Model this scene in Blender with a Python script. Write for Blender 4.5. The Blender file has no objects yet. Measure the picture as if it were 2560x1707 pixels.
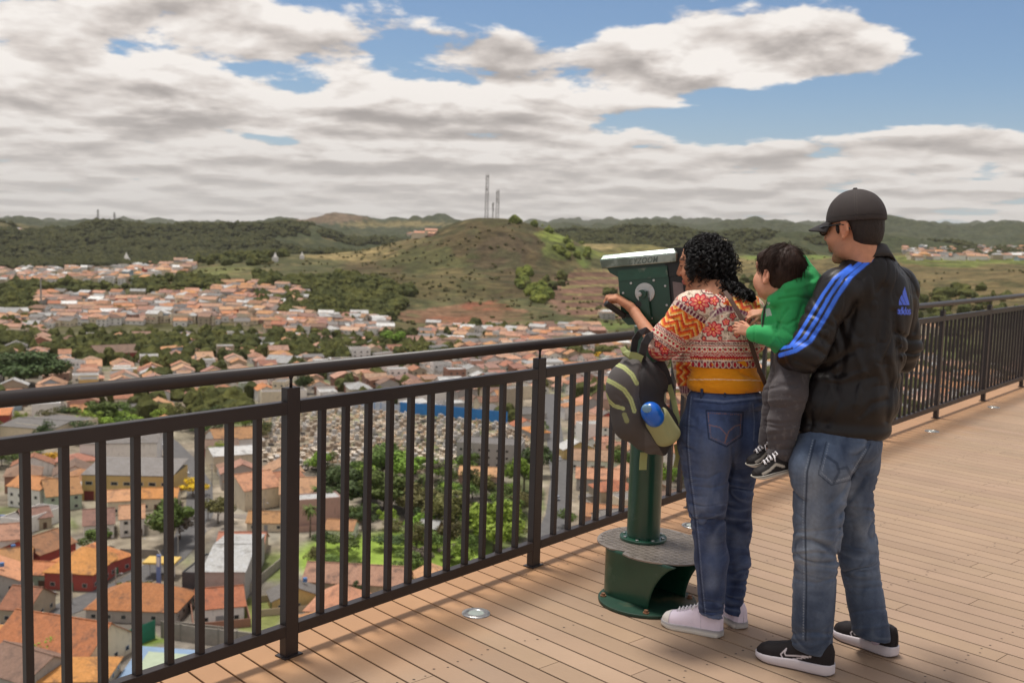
import bpy, math, random, time
import numpy as np
from mathutils import Vector, Matrix
T0=time.time()
SC=bpy.context.scene
# ---------------------------------------------------------------- camera
PW,PH=2560.0,1707.0; FPX=2600.0; CX,CY=1280.0,853.5; HC=1.6
_u=np.array([740,25747,2600.0]); _u/=np.linalg.norm(_u)
_f=np.array([0,0,-1.0]); _y=_f-_u*(_f@_u); _y/=np.linalg.norm(_y); _x=np.cross(_y,_u)
RM=np.stack([_x,_y,_u]); CAM=np.array([0,0,HC])
def ray(px,py): return RM@np.array([(px-CX)/FPX,-(py-CY)/FPX,-1.0])
def at(px,py,Y):
    r=ray(px,py); return CAM+r*(Y/r[1])
def gnd(px,py,z=0.0):
    r=ray(px,py); return CAM+r*((z-HC)/r[2])
cd=bpy.data.cameras.new('camera'); cam=bpy.data.objects.new('camera',cd); SC.collection.objects.link(cam); SC.camera=cam
cd.sensor_width=36; cd.lens=36*FPX/PW; cd.clip_start=0.05; cd.clip_end=60000
cd.dof.use_dof=True; cd.dof.focus_distance=4.2; cd.dof.aperture_fstop=4.5
cam.matrix_world=Matrix([[*RM[0],0],[*RM[1],0],[*RM[2],HC],[0,0,0,1]])
SC.view_settings.view_transform='Standard'; SC.view_settings.look='None'; SC.view_settings.exposure=0.0; SC.view_settings.gamma=1
SC.cycles.max_bounces=6; SC.cycles.diffuse_bounces=3; SC.cycles.glossy_bounces=3; SC.cycles.transmission_bounces=4; SC.cycles.transparent_max_bounces=6; SC.cycles.volume_bounces=1
SC.cycles.caustics_reflective=False; SC.cycles.caustics_refractive=False
# ---------------------------------------------------------------- node helper
class NT:
    def __init__(s,tree): s.t=tree; s.l=tree.links
    def _in(s,n,key,v):
        sock=n.inputs[key]
        if isinstance(v,bpy.types.NodeSocket): s.l.new(v,sock)
        else:
            try: sock.default_value=v
            except Exception:
                if hasattr(sock.default_value,'__len__') and not hasattr(v,'__len__'): sock.default_value=[v]*len(sock.default_value)
                else: n_=len(sock.default_value); sock.default_value=(tuple(v)+(1,1,1))[:n_]
    def n(s,typ,ins=None,**props):
        n=s.t.nodes.new(typ)
        for k,v in props.items(): setattr(n,k,v)
        for k,v in (ins or {}).items(): s._in(n,k,v)
        return n
    def m(s,op,a,b=None,c=None,clamp=False):
        n=s.n('ShaderNodeMath',{0:a},operation=op,use_clamp=clamp)
        if b is not None: s._in(n,1,b)
        if c is not None: s._in(n,2,c)
        return n.outputs[0]
    def vm(s,op,a,b=None,scale=None):
        n=s.n('ShaderNodeVectorMath',{0:a},operation=op)
        if b is not None: s._in(n,1,b)
        if scale is not None: s._in(n,3,scale)
        return n.outputs['Value'] if op in('LENGTH','DOT_PRODUCT','DISTANCE') else n.outputs[0]
    def noise(s,vec,scale,detail=4,rough=0.55,dist=0.0,dim='3D',lac=2.0):
        n=s.n('ShaderNodeTexNoise',{'Scale':scale,'Detail':detail,'Roughness':rough,'Distortion':dist,'Lacunarity':lac},noise_dimensions=dim)
        if vec is not None: s._in(n,'Vector',vec)
        return n.outputs[0]
    def step(s,v,lo,hi,a=0.0,b=1.0):
        n=s.n('ShaderNodeMapRange',{'Value':v,'From Min':lo,'From Max':hi,'To Min':a,'To Max':b},interpolation_type='SMOOTHSTEP')
        return n.outputs[0]
    def lin(s,v,lo,hi,a=0.0,b=1.0):
        return s.n('ShaderNodeMapRange',{'Value':v,'From Min':lo,'From Max':hi,'To Min':a,'To Max':b}).outputs[0]
    def mix(s,f,a,b,mode='MIX'):
        n=s.n('ShaderNodeMix',data_type='RGBA',blend_type=mode)
        s._in(n,0,f); s._in(n,6,a); s._in(n,7,b); return n.outputs[2]
    def ramp(s,f,stops,interp='LINEAR'):
        n=s.n('ShaderNodeValToRGB',{0:f}); cr=n.color_ramp; cr.interpolation=interp
        while len(cr.elements)<len(stops): cr.elements.new(0.5)
        for e,(p,c) in zip(cr.elements,stops): e.position=p; e.color=tuple(c)+(1,) if len(c)==3 else c
        return n.outputs[0]
# ---------------------------------------------------------------- sun and sky
SUN_EL=math.radians(76)
sdx,sdy=-0.80,0.60   # horizontal direction towards the sun (over the valley, beyond the railing)
sun_to=Vector((sdx*math.cos(SUN_EL),sdy*math.cos(SUN_EL),math.sin(SUN_EL)))
sl=bpy.data.lights.new('sun','SUN'); sl.energy=3.6; sl.angle=math.radians(11); sl.color=(1.0,0.95,0.88)
so=bpy.data.objects.new('sun',sl); SC.collection.objects.link(so); so.rotation_euler=sun_to.to_track_quat('Z','Y').to_euler()
w=bpy.data.worlds.new('World'); SC.world=w; w.use_nodes=True; w.node_tree.nodes.clear(); g=NT(w.node_tree)
sky=g.n('ShaderNodeTexSky',sky_type='NISHITA',sun_disc=False,sun_elevation=SUN_EL,sun_rotation=math.atan2(sdx,sdy),air_density=1.0,dust_density=0.6,ozone_density=1.0)
D=g.n('ShaderNodeTexCoord').outputs['Generated']
sp=g.n('ShaderNodeSeparateXYZ',{0:D}); dx,dy,dz=sp.outputs
zz=g.m("ADD",g.m("MAXIMUM",dz,0.0),0.075)
hl=g.m('SQRT',g.m('ADD',g.m('MULTIPLY',dx,dx),g.m('MULTIPLY',dy,dy)))
RAD=g.m('MULTIPLY',g.m('POWER',zz,-0.68),1.55)
P=g.vm('SCALE',g.n('ShaderNodeCombineXYZ',{0:g.m('DIVIDE',dx,hl),1:g.m('DIVIDE',dy,hl),2:0.0}).outputs[0],scale=RAD)
AZ=g.m('ARCTAN2',dx,dy); EL=g.m('ARCSINE',dz)
NS,NO=2.1,(3.1,1.7,0.4)
Q=g.vm('ADD',P,NO); QU=g.vm('ADD',g.vm('SCALE',P,scale=0.965),NO)
n1=g.noise(Q,NS,9,0.54,0.12); nu=g.noise(QU,NS,5,0.5,0.12)
big=g.noise(P,0.25,2,0.5)
n3=g.noise(g.vm('ADD',P,(7.3,2.1,4.0)),1.7,4,0.5)
fine=g.noise(g.vm('ADD',P,(1.3,8.1,2.0)),11.0,5,0.6)
def blob(px,py,sx,sy,amp):
    """a soft patch of open or covered sky, by direction"""
    r=ray(px,py); r=r/np.linalg.norm(r); az=math.atan2(r[0],r[1]); el=math.asin(r[2])
    a=g.m('SUBTRACT',AZ,az); b=g.m('SUBTRACT',EL,el)
    q=g.m('ADD',g.m('POWER',g.m('DIVIDE',a,sx),2.0),g.m('POWER',g.m('DIVIDE',b,sy),2.0))
    return g.m('MULTIPLY',g.m('POWER',2.71828,g.m('MULTIPLY',q,-1.0)),amp)
cov=g.m('ADD',g.m('MULTIPLY',g.m('SUBTRACT',big,0.5),0.25),0.092)
for b in [(1230,45,.12,.024,-.24),(1440,110,.05,.03,-.14),(1400,-60,.25,.05,-.16),(2540,70,.13,.06,-.34),(2290,258,.19,.034,-.32),(1850,300,.12,.024,-.22),(2150,5,.10,.014,-.12),(1950,130,.22,.034,.30),(1560,20,.07,.015,.10),(2400,360,.13,.016,.14),(300,250,.30,.2,.10),(1500,250,.16,.03,.10),(1500,430,.5,.05,.12),(900,560,.6,.035,.14),(620,175,.03,.008,-.16),(700,350,.04,.008,-.14)]:
    cov=g.m('ADD',cov,blob(*b))
n1=g.m('ADD',n1,g.m('MULTIPLY',g.m('SUBTRACT',fine,0.5),0.07))
dens=g.m('ADD',n1,cov)
mask=g.step(dens,0.515,0.60)
lit=g.m('SUBTRACT',n1,nu)
thick=g.step(dens,0.56,0.80)
sh=g.m('ADD',g.m('MULTIPLY',lit,3.8),g.m('ADD',g.m('MULTIPLY',thick,-0.26),g.m('MULTIPLY',g.m('SUBTRACT',n3,0.5),1.1)))
sh=g.m("ADD",sh,0.86,clamp=True)
ccol=g.ramp(sh,[(0.0,(0.36,0.325,0.31)),(0.35,(0.50,0.455,0.43)),(0.65,(0.71,0.65,0.61)),(1.0,(0.94,0.89,0.845))])
hz=g.step(EL,0.0,0.16,1.0,0.0)
ccol=g.mix(g.m('MULTIPLY',hz,0.68),ccol,(0.60,0.565,0.54,1))
skyc=g.vm('MULTIPLY',sky.outputs[0],(0.078,0.088,0.100))
skyc=g.mix(g.m('MULTIPLY',hz,0.6),skyc,(0.50,0.55,0.62,1))
fin=g.mix(mask,skyc,ccol)
bg=g.n('ShaderNodeBackground',{0:fin,1:1.0})
g.l.new(bg.outputs[0],g.n('ShaderNodeOutputWorld').inputs[0])
w.cycles.sampling_method='MANUAL'; w.cycles.sample_map_resolution=512
# ---------------------------------------------------------------- general helpers
COL=SC.collection
def link(o): COL.objects.link(o); return o
def tag(o,label=None,cat=None,group=None,kind=None):
    if label: o['label']=label
    if cat: o['category']=cat
    if group: o['group']=group
    if kind: o['kind']=kind
    return o
def empty(name,loc=(0,0,0),rz=0.0,**k):
    o=bpy.data.objects.new(name,None); o.empty_display_size=0.1; link(o); o.location=loc; o.rotation_euler=(0,0,rz); return tag(o,**k)
def mesh_np(name,V,F,mats,parent=None,smooth=True,col=None,midx=None,**k):
    """V (n,3) array, F list/array of quads or tris"""
    me=bpy.data.meshes.new(name)
    V=np.asarray(V,dtype=np.float32)
    if isinstance(F,np.ndarray):
        nf,s=F.shape; me.vertices.add(len(V)); me.vertices.foreach_set('co',V.ravel())
        me.loops.add(nf*s); me.loops.foreach_set('vertex_index',F.astype(np.int32).ravel())
        me.polygons.add(nf); me.polygons.foreach_set('loop_start',np.arange(0,nf*s,s,dtype=np.int32))
        me.update(calc_edges=True)
    else: me.from_pydata([tuple(v) for v in V],[],F); me.update()
    if not isinstance(mats,(list,tuple)): mats=[mats]
    for m in mats: me.materials.append(m)
    if midx is not None: me.polygons.foreach_set('material_index',np.asarray(midx,dtype=np.int32))
    me.polygons.foreach_set('use_smooth',np.full(len(me.polygons),bool(smooth)))
    if col is not None:
        a=me.color_attributes.new('Col','FLOAT_COLOR','POINT'); c=np.ones((len(V),4),np.float32); c[:,:3]=col; a.data.foreach_set('color',c.ravel())
    o=link(bpy.data.objects.new(name,me))
    if parent is not None: o.parent=parent
    return tag(o,**k)
class MB:
    """collects boxes, tubes and sheets into one mesh"""
    def __init__(s): s.v=[]; s.f=[]; s.mi=[]
    def add(s,V,F,mi=0):
        b=len(s.v); s.v+=[tuple(map(float,p)) for p in V]; s.f+=[tuple(i+b for i in f) for f in F]; s.mi+=[mi]*len(F)
    def box(s,c,size,rz=0.0,mi=0,M=None):
        x,y,z=[q/2 for q in size]; P=np.array([(a*x,b*y,d*z) for d in(-1,1) for b in(-1,1) for a in(-1,1)])
        if M is None:
            cc,ss=math.cos(rz),math.sin(rz); M=np.array([[cc,-ss,0],[ss,cc,0],[0,0,1]])
        P=P@np.asarray(M).T+np.asarray(c)
        s.add(P,[(0,2,3,1),(4,5,7,6),(0,1,5,4),(2,6,7,3),(0,4,6,2),(1,3,7,5)],mi)
    def tube(s,pts,r,n=8,mi=0,closed_ends=True):
        pts=[np.asarray(p,float) for p in pts]; rs=r if hasattr(r,'__len__') else [r]*len(pts)
        V=[];up=None
        for i,p in enumerate(pts):
            d=(pts[min(i+1,len(pts)-1)]-pts[max(i-1,0)]); d=d/(np.linalg.norm(d)+1e-12)
            if up is None:
                up=np.array([0,0,1.0]) if abs(d[2])<0.9 else np.array([1.0,0,0])
            a=np.cross(d,up); a/=np.linalg.norm(a)+1e-12; b=np.cross(a,d); up=b
            for k in range(n):
                t=2*math.pi*k/n; V.append(p+rs[i]*(a*math.cos(t)+b*math.sin(t)))
        F=[(i*n+k,i*n+(k+1)%n,(i+1)*n+(k+1)%n,(i+1)*n+k) for i in range(len(pts)-1) for k in range(n)]
        if closed_ends: F+= [tuple(range(n))[::-1],tuple((len(pts)-1)*n+k for k in range(n))]
        s.add(V,F,mi)
    def cyl(s,c,r,h,n=24,mi=0,r2=None,axis=None):
        c=np.asarray(c,float); ax=np.array([0,0,1.0]) if axis is None else np.asarray(axis,float)/np.linalg.norm(axis)
        s.tube([c-ax*h/2,c+ax*h/2],[r,r if r2 is None else r2],n,mi)
    def build(s,name,mats,parent=None,smooth=False,**k):
        me=bpy.data.meshes.new(name); me.from_pydata(s.v,[],s.f); me.update()
        for m in (mats if isinstance(mats,(list,tuple)) else [mats]): me.materials.append(m)
        me.polygons.foreach_set('material_index',s.mi); me.polygons.foreach_set('use_smooth',[smooth]*len(s.f))
        o=link(bpy.data.objects.new(name,me))
        if smooth=='auto': pass
        if parent is not None: o.parent=parent
        return tag(o,**k)
def bevel(o,w,seg=2,ang=40):
    m=o.modifiers.new('bevel','BEVEL'); m.width=w; m.segments=seg; m.limit_method='ANGLE'; m.angle_limit=math.radians(ang); return o
def autosmooth(o,ang=40):
    me=o.data; me.polygons.foreach_set('use_smooth',[True]*len(me.polygons))
    me.set_sharp_from_angle(angle=math.radians(ang)); return o
# numpy value noise ------------------------------------------------------
def _h(*a):
    s=np.zeros_like(a[0],dtype=np.int64)
    for i,q in enumerate(a): s=(s*1664525+q.astype(np.int64)*(374761393+i*668265263))&0x7fffffff
    s=(s^(s>>13))*1274126177&0x7fffffff
    return ((s^(s>>16))&0xffff)/65535.0
def vn2(x,y,seed=0):
    xi,yi=np.floor(x),np.floor(y); fx,fy=x-xi,y-yi; fx=fx*fx*(3-2*fx); fy=fy*fy*(3-2*fy); s=np.full_like(xi,seed)
    a,b,c,d=_h(xi,yi,s),_h(xi+1,yi,s),_h(xi,yi+1,s),_h(xi+1,yi+1,s)
    return (a*(1-fx)+b*fx)*(1-fy)+(c*(1-fx)+d*fx)*fy-0.5
def fbm2(x,y,o=4,seed=0,g=0.5):
    r=0;am=1
    for i in range(o): r=r+am*vn2(x*2**i+13.7*i,y*2**i-7.1*i,seed+i); am*=g
    return r
def vn3(x,y,z,seed=0):
    xi,yi,zi=np.floor(x),np.floor(y),np.floor(z); fx,fy,fz=x-xi,y-yi,z-zi
    fx=fx*fx*(3-2*fx);fy=fy*fy*(3-2*fy);fz=fz*fz*(3-2*fz);s=np.full_like(xi,seed);r=0
    for a in(0,1):
        for b in(0,1):
            for c in(0,1):
                r=r+_h(xi+a,yi+b,zi+c,s)*(fx if a else 1-fx)*(fy if b else 1-fy)*(fz if c else 1-fz)
    return r-0.5
# ---------------------------------------------------------------- materials
MATS={}
def mat(name,color=(0.5,0.5,0.5),rough=0.6,metal=0.0,spec=0.5,var=0.0,vscale=5.0,bump=0.0,bscale=50.0,attr=False,sheen=0.0,sss=0.0,coat=0.0,emit=None,alpha=None,trans=0.0,stain=None,detail=4):
    if name in MATS: return MATS[name]
    m=bpy.data.materials.new(name); MATS[name]=m; m.use_nodes=True; t=NT(m.node_tree); b=m.node_tree.nodes['Principled BSDF']
    co=t.n('ShaderNodeTexCoord').outputs['Object']
    c=tuple(color)+(1,)
    if attr: c=t.n('ShaderNodeVertexColor',layer_name='Col').outputs[0]
    if stain is not None:
        f=t.noise(co,stain[1],5,0.6); c=t.mix(t.step(f,stain[2],stain[3]),c,tuple(stain[0])+(1,))
    if var>0:
        f=t.noise(co,vscale,detail,0.6); k=t.lin(f,0.25,0.75,1-var,1+var); c=t.vm('MULTIPLY',c,t.n('ShaderNodeCombineXYZ',{0:k,1:k,2:k}).outputs[0]) 
    t._in(b,'Base Color',c); b.inputs['Roughness'].default_value=rough; b.inputs['Metallic'].default_value=metal
    b.inputs['Specular IOR Level'].default_value=spec
    if sheen: b.inputs['Sheen Weight'].default_value=sheen; b.inputs['Sheen Roughness'].default_value=0.5
    if sss: b.inputs['Subsurface Weight'].default_value=sss; b.inputs['Subsurface Radius'].default_value=(0.012,0.005,0.003); b.inputs['Subsurface Scale'].default_value=1.0
    if coat: b.inputs['Coat Weight'].default_value=coat; b.inputs['Coat Roughness'].default_value=0.15
    if trans: b.inputs['Transmission Weight'].default_value=trans
    if emit: b.inputs['Emission Color'].default_value=tuple(emit)+(1,); b.inputs['Emission Strength'].default_value=1
    if bump:
        h=t.noise(co,bscale,3,0.6); bn=t.n('ShaderNodeBump',{'Strength':1.0,'Distance':bump,'Height':h}); t._in(b,'Normal',bn.outputs[0])
    return m
# ---------------------------------------------------------------- sculpting with distance fields
def PX(px,py,Y): return at(px,py,Y)
def cone(a,b,ra,rb,k=12):
    """tapered limb between two picture points with depth; radii and blend in source pixels at that depth"""
    A,B=PX(*a),PX(*b); return ('c',A,B,ra*a[2]/FPX,rb*b[2]/FPX,k*a[2]/FPX)
def cw(A,B,ra,rb,k=0.01): return ('c',np.asarray(A,float),np.asarray(B,float),ra,rb,k)
def rotm(yaw=0,pitch=0,roll=0):
    cy,sy=math.cos(yaw),math.sin(yaw); cp,sp_=math.cos(pitch),math.sin(pitch); cr,sr=math.cos(roll),math.sin(roll)
    return np.array([[cy,-sy,0],[sy,cy,0],[0,0,1]])@np.array([[1,0,0],[0,cp,-sp_],[0,sp_,cp]])@np.array([[cr,0,sr],[0,1,0],[-sr,0,cr]])
def ell(p,rx,rd,rz,yaw=0,roll=0,k=20,pitch=0):
    s=p[2]/FPX; return ('e',PX(*p),np.array([rx*s,rd,rz*s]),rotm(yaw,pitch,roll),k*s)
def ew(C,r,M=None,k=0.01): return ('e',np.asarray(C,float),np.asarray(r,float),np.eye(3) if M is None else M,k)
def sub(p): return ('-',)+tuple(p)
def prim_d(p,X,Y,Z):
    if p[0]=='c':
        A,B,ra,rb=p[1:5]; d=B-A; L2=d@d+1e-12
        x,y,z=X-A[0],Y-A[1],Z-A[2]; t=np.clip((x*d[0]+y*d[1]+z*d[2])/L2,0,1)
        return np.sqrt((x-t*d[0])**2+(y-t*d[1])**2+(z-t*d[2])**2)-(ra+(rb-ra)*t)
    C,r,M=p[1:4]; x,y,z=X-C[0],Y-C[1],Z-C[2]
    a=(M[0,0]*x+M[1,0]*y+M[2,0]*z)/r[0]; b=(M[0,1]*x+M[1,1]*y+M[2,1]*z)/r[1]; c=(M[0,2]*x+M[1,2]*y+M[2,2]*z)/r[2]
    k0=np.sqrt(a*a+b*b+c*c)+1e-9; k1=np.sqrt((a/r[0])**2+(b/r[1])**2+(c/r[2])**2)+1e-9
    return k0*(k0-1)/k1
def prim_bb(p):
    if p[0]=='c':
        A,B,ra,rb=p[1:5]; r=max(ra,rb); return np.minimum(A,B)-r,np.maximum(A,B)+r
    r=np.abs(p[3])@p[2]; return p[1]-r,p[1]+r
def sculpt(prims,vox=0.004,disp=None,clip=None):
    """one continuous surface from blended limbs; disp(x,y,z) adds folds; clip(x,y,z) cuts cloth at its hems"""
    pos=[p for p in prims if p[0]!='-']; lo=np.min([prim_bb(p)[0] for p in pos],0)-5*vox-0.012; hi=np.max([prim_bb(p)[1] for p in pos],0)+5*vox+0.012
    n=np.ceil((hi-lo)/vox).astype(int)+1; ax=[lo[i]+vox*np.arange(n[i]) for i in range(3)]
    D=np.full(n,0.05,np.float32)
    for p in prims:
        neg=p[0]=='-'; q=p[1:] if neg else p; k=max(q[-1],1e-4); a,b=prim_bb(q); m=k+4*vox+0.01
        i0=np.clip(np.floor((a-m-lo)/vox).astype(int),0,n-1); i1=np.clip(np.ceil((b+m-lo)/vox).astype(int)+1,1,n)
        if (i1<=i0).any(): continue
        S=tuple(slice(i0[i],i1[i]) for i in range(3))
        X,Y,Z=np.meshgrid(ax[0][S[0]],ax[1][S[1]],ax[2][S[2]],indexing='ij',sparse=True)
        d=prim_d(q,X,Y,Z).astype(np.float32); o=D[S]
        if neg: h=np.clip(0.5-0.5*(o+d)/k,0,1); D[S]=o*(1-h)-d*h+k*h*(1-h)
        else: h=np.clip(0.5+0.5*(o-d)/k,0,1); D[S]=o*(1-h)+d*h-k*h*(1-h)
    if disp is not None or clip is not None:
        near=np.argwhere(np.abs(D)<0.03); 
        x,y,z=[ax[i][near[:,i]] for i in range(3)]
        I=(near[:,0],near[:,1],near[:,2])
        if disp is not None: D[I]+=disp(x,y,z).astype(np.float32)
        if clip is not None:
            XX,YY,ZZ=np.meshgrid(*ax,indexing='ij',sparse=True); D=np.maximum(D,clip(XX,YY,ZZ).astype(np.float32))
    D[0]=D[-1]=0.05; D[:,0]=D[:,-1]=0.05; D[:,:,0]=D[:,:,-1]=0.05
    s=D<0; c=np.zeros(np.array(D.shape)-1,np.int8)
    for a in(0,1):
        for b in(0,1):
            for e in(0,1): c+=s[a:a+c.shape[0],b:b+c.shape[1],e:e+c.shape[2]]
    act=np.argwhere((c>0)&(c<8)); idx=np.full(c.shape,-1,np.int32); idx[tuple(act.T)]=np.arange(len(act))
    P=np.zeros((len(act),3)); W=np.zeros(len(act)); cor=[(a,b,e) for a in(0,1) for b in(0,1) for e in(0,1)]
    vals={q:D[act[:,0]+q[0],act[:,1]+q[1],act[:,2]+q[2]] for q in cor}
    for q in cor:
        for axn in range(3):
            if q[axn]: continue
            q2=list(q); q2[axn]=1; q2=tuple(q2); a,b=vals[q],vals[q2]; m=(a<0)!=(b<0); t=np.where(m,a/(a-b+1e-12),0)
            for j in range(3): P[:,j]+=m*(q[j]+(t if j==axn else 0))
            W+=m
    P=P/W[:,None]; V=lo+vox*(act+P); F=[]
    for axn in range(3):
        sl0=[slice(None)]*3; sl1=[slice(None)]*3; sl0[axn]=slice(0,-1); sl1[axn]=slice(1,None)
        e=np.argwhere(s[tuple(sl0)]!=s[tuple(sl1)]); o1,o2=[(1,2),(2,0),(0,1)][axn]
        e=e[(e[:,o1]>0)&(e[:,o2]>0)]
        def at_(d1,d2):
            f=e.copy(); f[:,o1]-=d1; f[:,o2]-=d2; return idx[f[:,0],f[:,1],f[:,2]]
        q=np.stack([at_(1,1),at_(0,1),at_(0,0),at_(1,0)],1); ins=s[e[:,0],e[:,1],e[:,2]]
        q=np.where(ins[:,None],q,q[:,::-1]); F.append(q)
    return V,np.concatenate(F)
def normals(V,F):
    n=np.cross(V[F[:,2]]-V[F[:,0]],V[F[:,3]]-V[F[:,1]]); N=np.zeros_like(V)
    for i in range(4): np.add.at(N,F[:,i],n)
    return N/(np.linalg.norm(N,axis=1)[:,None]+1e-12)
def proj(V):
    c=(V-CAM)@RM; return CX+FPX*c[:,0]/-c[:,2],CY-FPX*c[:,1]/-c[:,2]
def ss(a,b,x): t=np.clip((x-a)/(b-a),0,1); return t*t*(3-2*t)
def seg_d(px,py,pts):
    """distance in the cloth plane to a polyline, and length along it"""
    best=np.full(px.shape,1e9); al=np.zeros(px.shape); L=0
    for (x0,y0),(x1,y1) in zip(pts[:-1],pts[1:]):
        dx,dy=x1-x0,y1-y0; l=math.hypot(dx,dy); t=np.clip(((px-x0)*dx+(py-y0)*dy)/(l*l),0,1); d=np.hypot(px-x0-t*dx,py-y0-t*dy)
        m=d<best; best=np.where(m,d,best); al=np.where(m,L+t*l,al); L+=l
    return best,al
def inpoly(px,py,P):
    r=np.zeros(px.shape,bool); n=len(P)
    for i in range(n):
        x0,y0=P[i]; x1,y1=P[(i+1)%n]
        c=((y0>py)!=(y1>py))&(px<(x1-x0)*(py-y0)/((y1-y0) if y1!=y0 else 1e-9)+x0); r^=c
    return r
def mixc(c,m,col):
    m=np.asarray(m,float)[:,None]; return c*(1-m)+np.asarray(col,float)*m
def srgb(r,g,b): return tuple(((q/255+0.055)/1.055)**2.4 if q>10 else q/255/12.92 for q in(r,g,b))
def root_at(root,base):
    root.location=base
    for o in root.children: o.matrix_parent_inverse=Matrix.Translation((-base[0],-base[1],-base[2]))
# ================================================================ VALLEY
HORY=lambda px:541.5+.02874*px
def az_of(px):
    r=ray(px,HORY(px)); return math.atan2(r[0],r[1])
_pxs=np.arange(-2400,5200,20.0); _az=np.array([az_of(p) for p in _pxs])
def px_of(az): return np.interp(az,_az,_pxs)
ZB=-95.0
XS=[0,150,300,450,600,750,900,1050,1150,1230,1320,1420,1520,1620,1750,1900,2100,2300,2560]
RINGS=[(0.5,'z',-3.0),(3,'z',-4.5),(8,'z',-10),(25,'z',-34),(70,'z',-72),(130,'z',-90),(185,'z',ZB),(900,'z',ZB),
(1150,'y',[757,755,750,740,725,745,775,790,795,795,790,790,800,800,795,790,770,750,740]),
(1450,'y',[720,717,715,690,665,665,690,700,700,700,700,710,720,720,710,700,690,680,680]),
(1800,'y',[700,696,690,665,652,640,615,588,560,541,556,592,645,682,690,680,660,650,660]),
(2200,'y',[690,684,680,670,662,655,650,635,620,615,615,604,597,606,618,632,632,632,640]),
(3000,'y',[665,662,660,655,650,645,640,640,640,640,640,640,640,645,650,652,665,672,682]),
(3800,'y',[545,564,553,560,556,574,600,606,604,600,590,577,579,580,583,588,596,608,628]),
(5000,'y',[598,602,602,602,602,602,600,600,600,600,598,598,598,600,602,602,608,615,620]),
(6500,'y',[560,562,564,564,560,547,541,556,548,540,558,558,553,556,560,552,556,552,545]),
(9000,'y',[572,572,574,576,578,578,578,580,582,584,586,588,590,592,594,596,600,604,610]),
(12500,'y',[552,556,552,560,557,560,560,560,558,556,553,552,551,546,548,553,556,560,558]),
(22000,'y',[560,560,560,566,566,566,568,568,568,566,566,566,566,566,566,566,570,570,570])]
# extra skyline detail by ring: (ring radius, [(px, y)...]) replaces the coarse table
FINE={1800:[(0,700),(300,690),(450,668),(560,655),(620,650),(700,641),(760,637),(830,630),(900,617),(960,606),(1010,596),(1060,583),(1110,566),(1160,549),(1195,543),(1250,543),(1290,547),(1330,556),(1370,572),(1410,586),(1450,606),(1500,632),(1560,664),(1620,684),(1750,690),(1900,680),(2100,660),(2300,650),(2560,660)],
3800:[(0,545),(60,553),(120,562),(160,568),(200,559),(250,552),(300,553),(340,556),(380,560),(430,563),(480,560),(540,557),(600,559),(660,566),(720,573),(780,580),(830,590),(880,604),(950,608),(1050,606),(1200,602),(1300,592),(1360,582),(1440,576),(1520,577),(1600,580),(1700,582),(1800,585),(1900,587),(2000,591),(2100,597),(2200,603),(2300,609),(2400,615),(2560,628)],
6500:[(0,560),(300,564),(420,566),(520,562),(620,557),(700,549),(770,545),(830,538),(870,543),(930,551),(980,550),(1040,538),(1080,533),(1120,535),(1170,549),(1220,560),(1300,562),(1380,559),(1450,557),(1550,555),(1650,559),(1750,562),(1850,556),(1900,551),(1960,553),(2050,562),(2140,556),(2190,545),(2240,541),(2300,549),(2360,557),(2420,562),(2480,557),(2520,550),(2560,545)],
12500:[(0,552),(60,551),(130,555),(200,560),(260,556),(350,552),(430,556),(520,560),(700,556),(900,558),(1300,556),(1400,553),(1500,551),(1580,553),(1640,548),(1700,546),(1760,549),(1840,553),(1960,556),(2100,560),(2560,560)]}
_AZ=np.linspace(-1.3,1.3,1301); _RR=np.array([r[0] for r in RINGS],float); _ZT=[]
for r,k,v in RINGS:
    if k=='z': _ZT.append(np.full(len(_AZ),float(v))); continue
    pp=np.clip(px_of(_AZ),-300,2900)
    if r in FINE: q=FINE[r]; yy=np.interp(pp,[a for a,_ in q],[b for _,b in q])
    else: yy=np.interp(pp,XS,v)
    y0=HORY(pp); z=[]
    for p,y in zip(pp,yy):
        q=ray(p,y); z.append(HC+r*q[2]/math.hypot(q[0],q[1]))
    z=np.array(z); kk=np.hanning(15 if r in(1800,3800,6500) else 41); kk/=kk.sum(); _ZT.append(np.convolve(np.pad(z,(len(kk)//2,),mode='edge'),kk,'valid'))
_ZT=np.array(_ZT)
def ground_z(X,Y):
    X=np.asarray(X,float);Y=np.asarray(Y,float); r=np.hypot(X,Y); az=np.arctan2(X,Y)
    ia=np.clip((az+1.3)/2.6*1300,0,1299.999); i0=ia.astype(int); fa=ia-i0; j=np.clip(np.searchsorted(_RR,r)-1,0,len(_RR)-2); t=np.clip((r-_RR[j])/(_RR[j+1]-_RR[j]),0,1); t=np.where((r<900),t,t*t*(3-2*t))
    a=_ZT[j,i0]*(1-fa)+_ZT[j,i0+1]*fa; b=_ZT[j+1,i0]*(1-fa)+_ZT[j+1,i0+1]*fa; z=a*(1-t)+b*t
    n=fbm2(X/260,Y/260,5,3)*np.interp(r,[0,800,1200,2000,4000,9000,20000],[0,0,14,20,60,110,160])
    n=n+(fbm2(X/90,Y/90,2,8)*1.0+0)*np.interp(r,[0,100,300,900],[0,0,3,3])
    return z+n-np.interp(r,[0,800,1200,2000,4000,9000],[0,0,2,3,8,14])
def gz(x,y): return float(ground_z(np.array([x]),np.array([y]))[0])
def hit(px,py):
    """where the line of sight through a picture point meets the valley"""
    q=ray(px,py); h=math.hypot(q[0],q[1]); r=np.concatenate([np.arange(100,2500,2.0),np.arange(2500,14000,20)]); X=q[0]/h*r; Y=q[1]/h*r; Z=HC+q[2]/h*r; g=ground_z(X,Y); i=np.argmax(Z<g)
    if Z[i]>=g[i]: i=len(r)-1
    return np.array([X[i],Y[i],g[i]])
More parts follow.
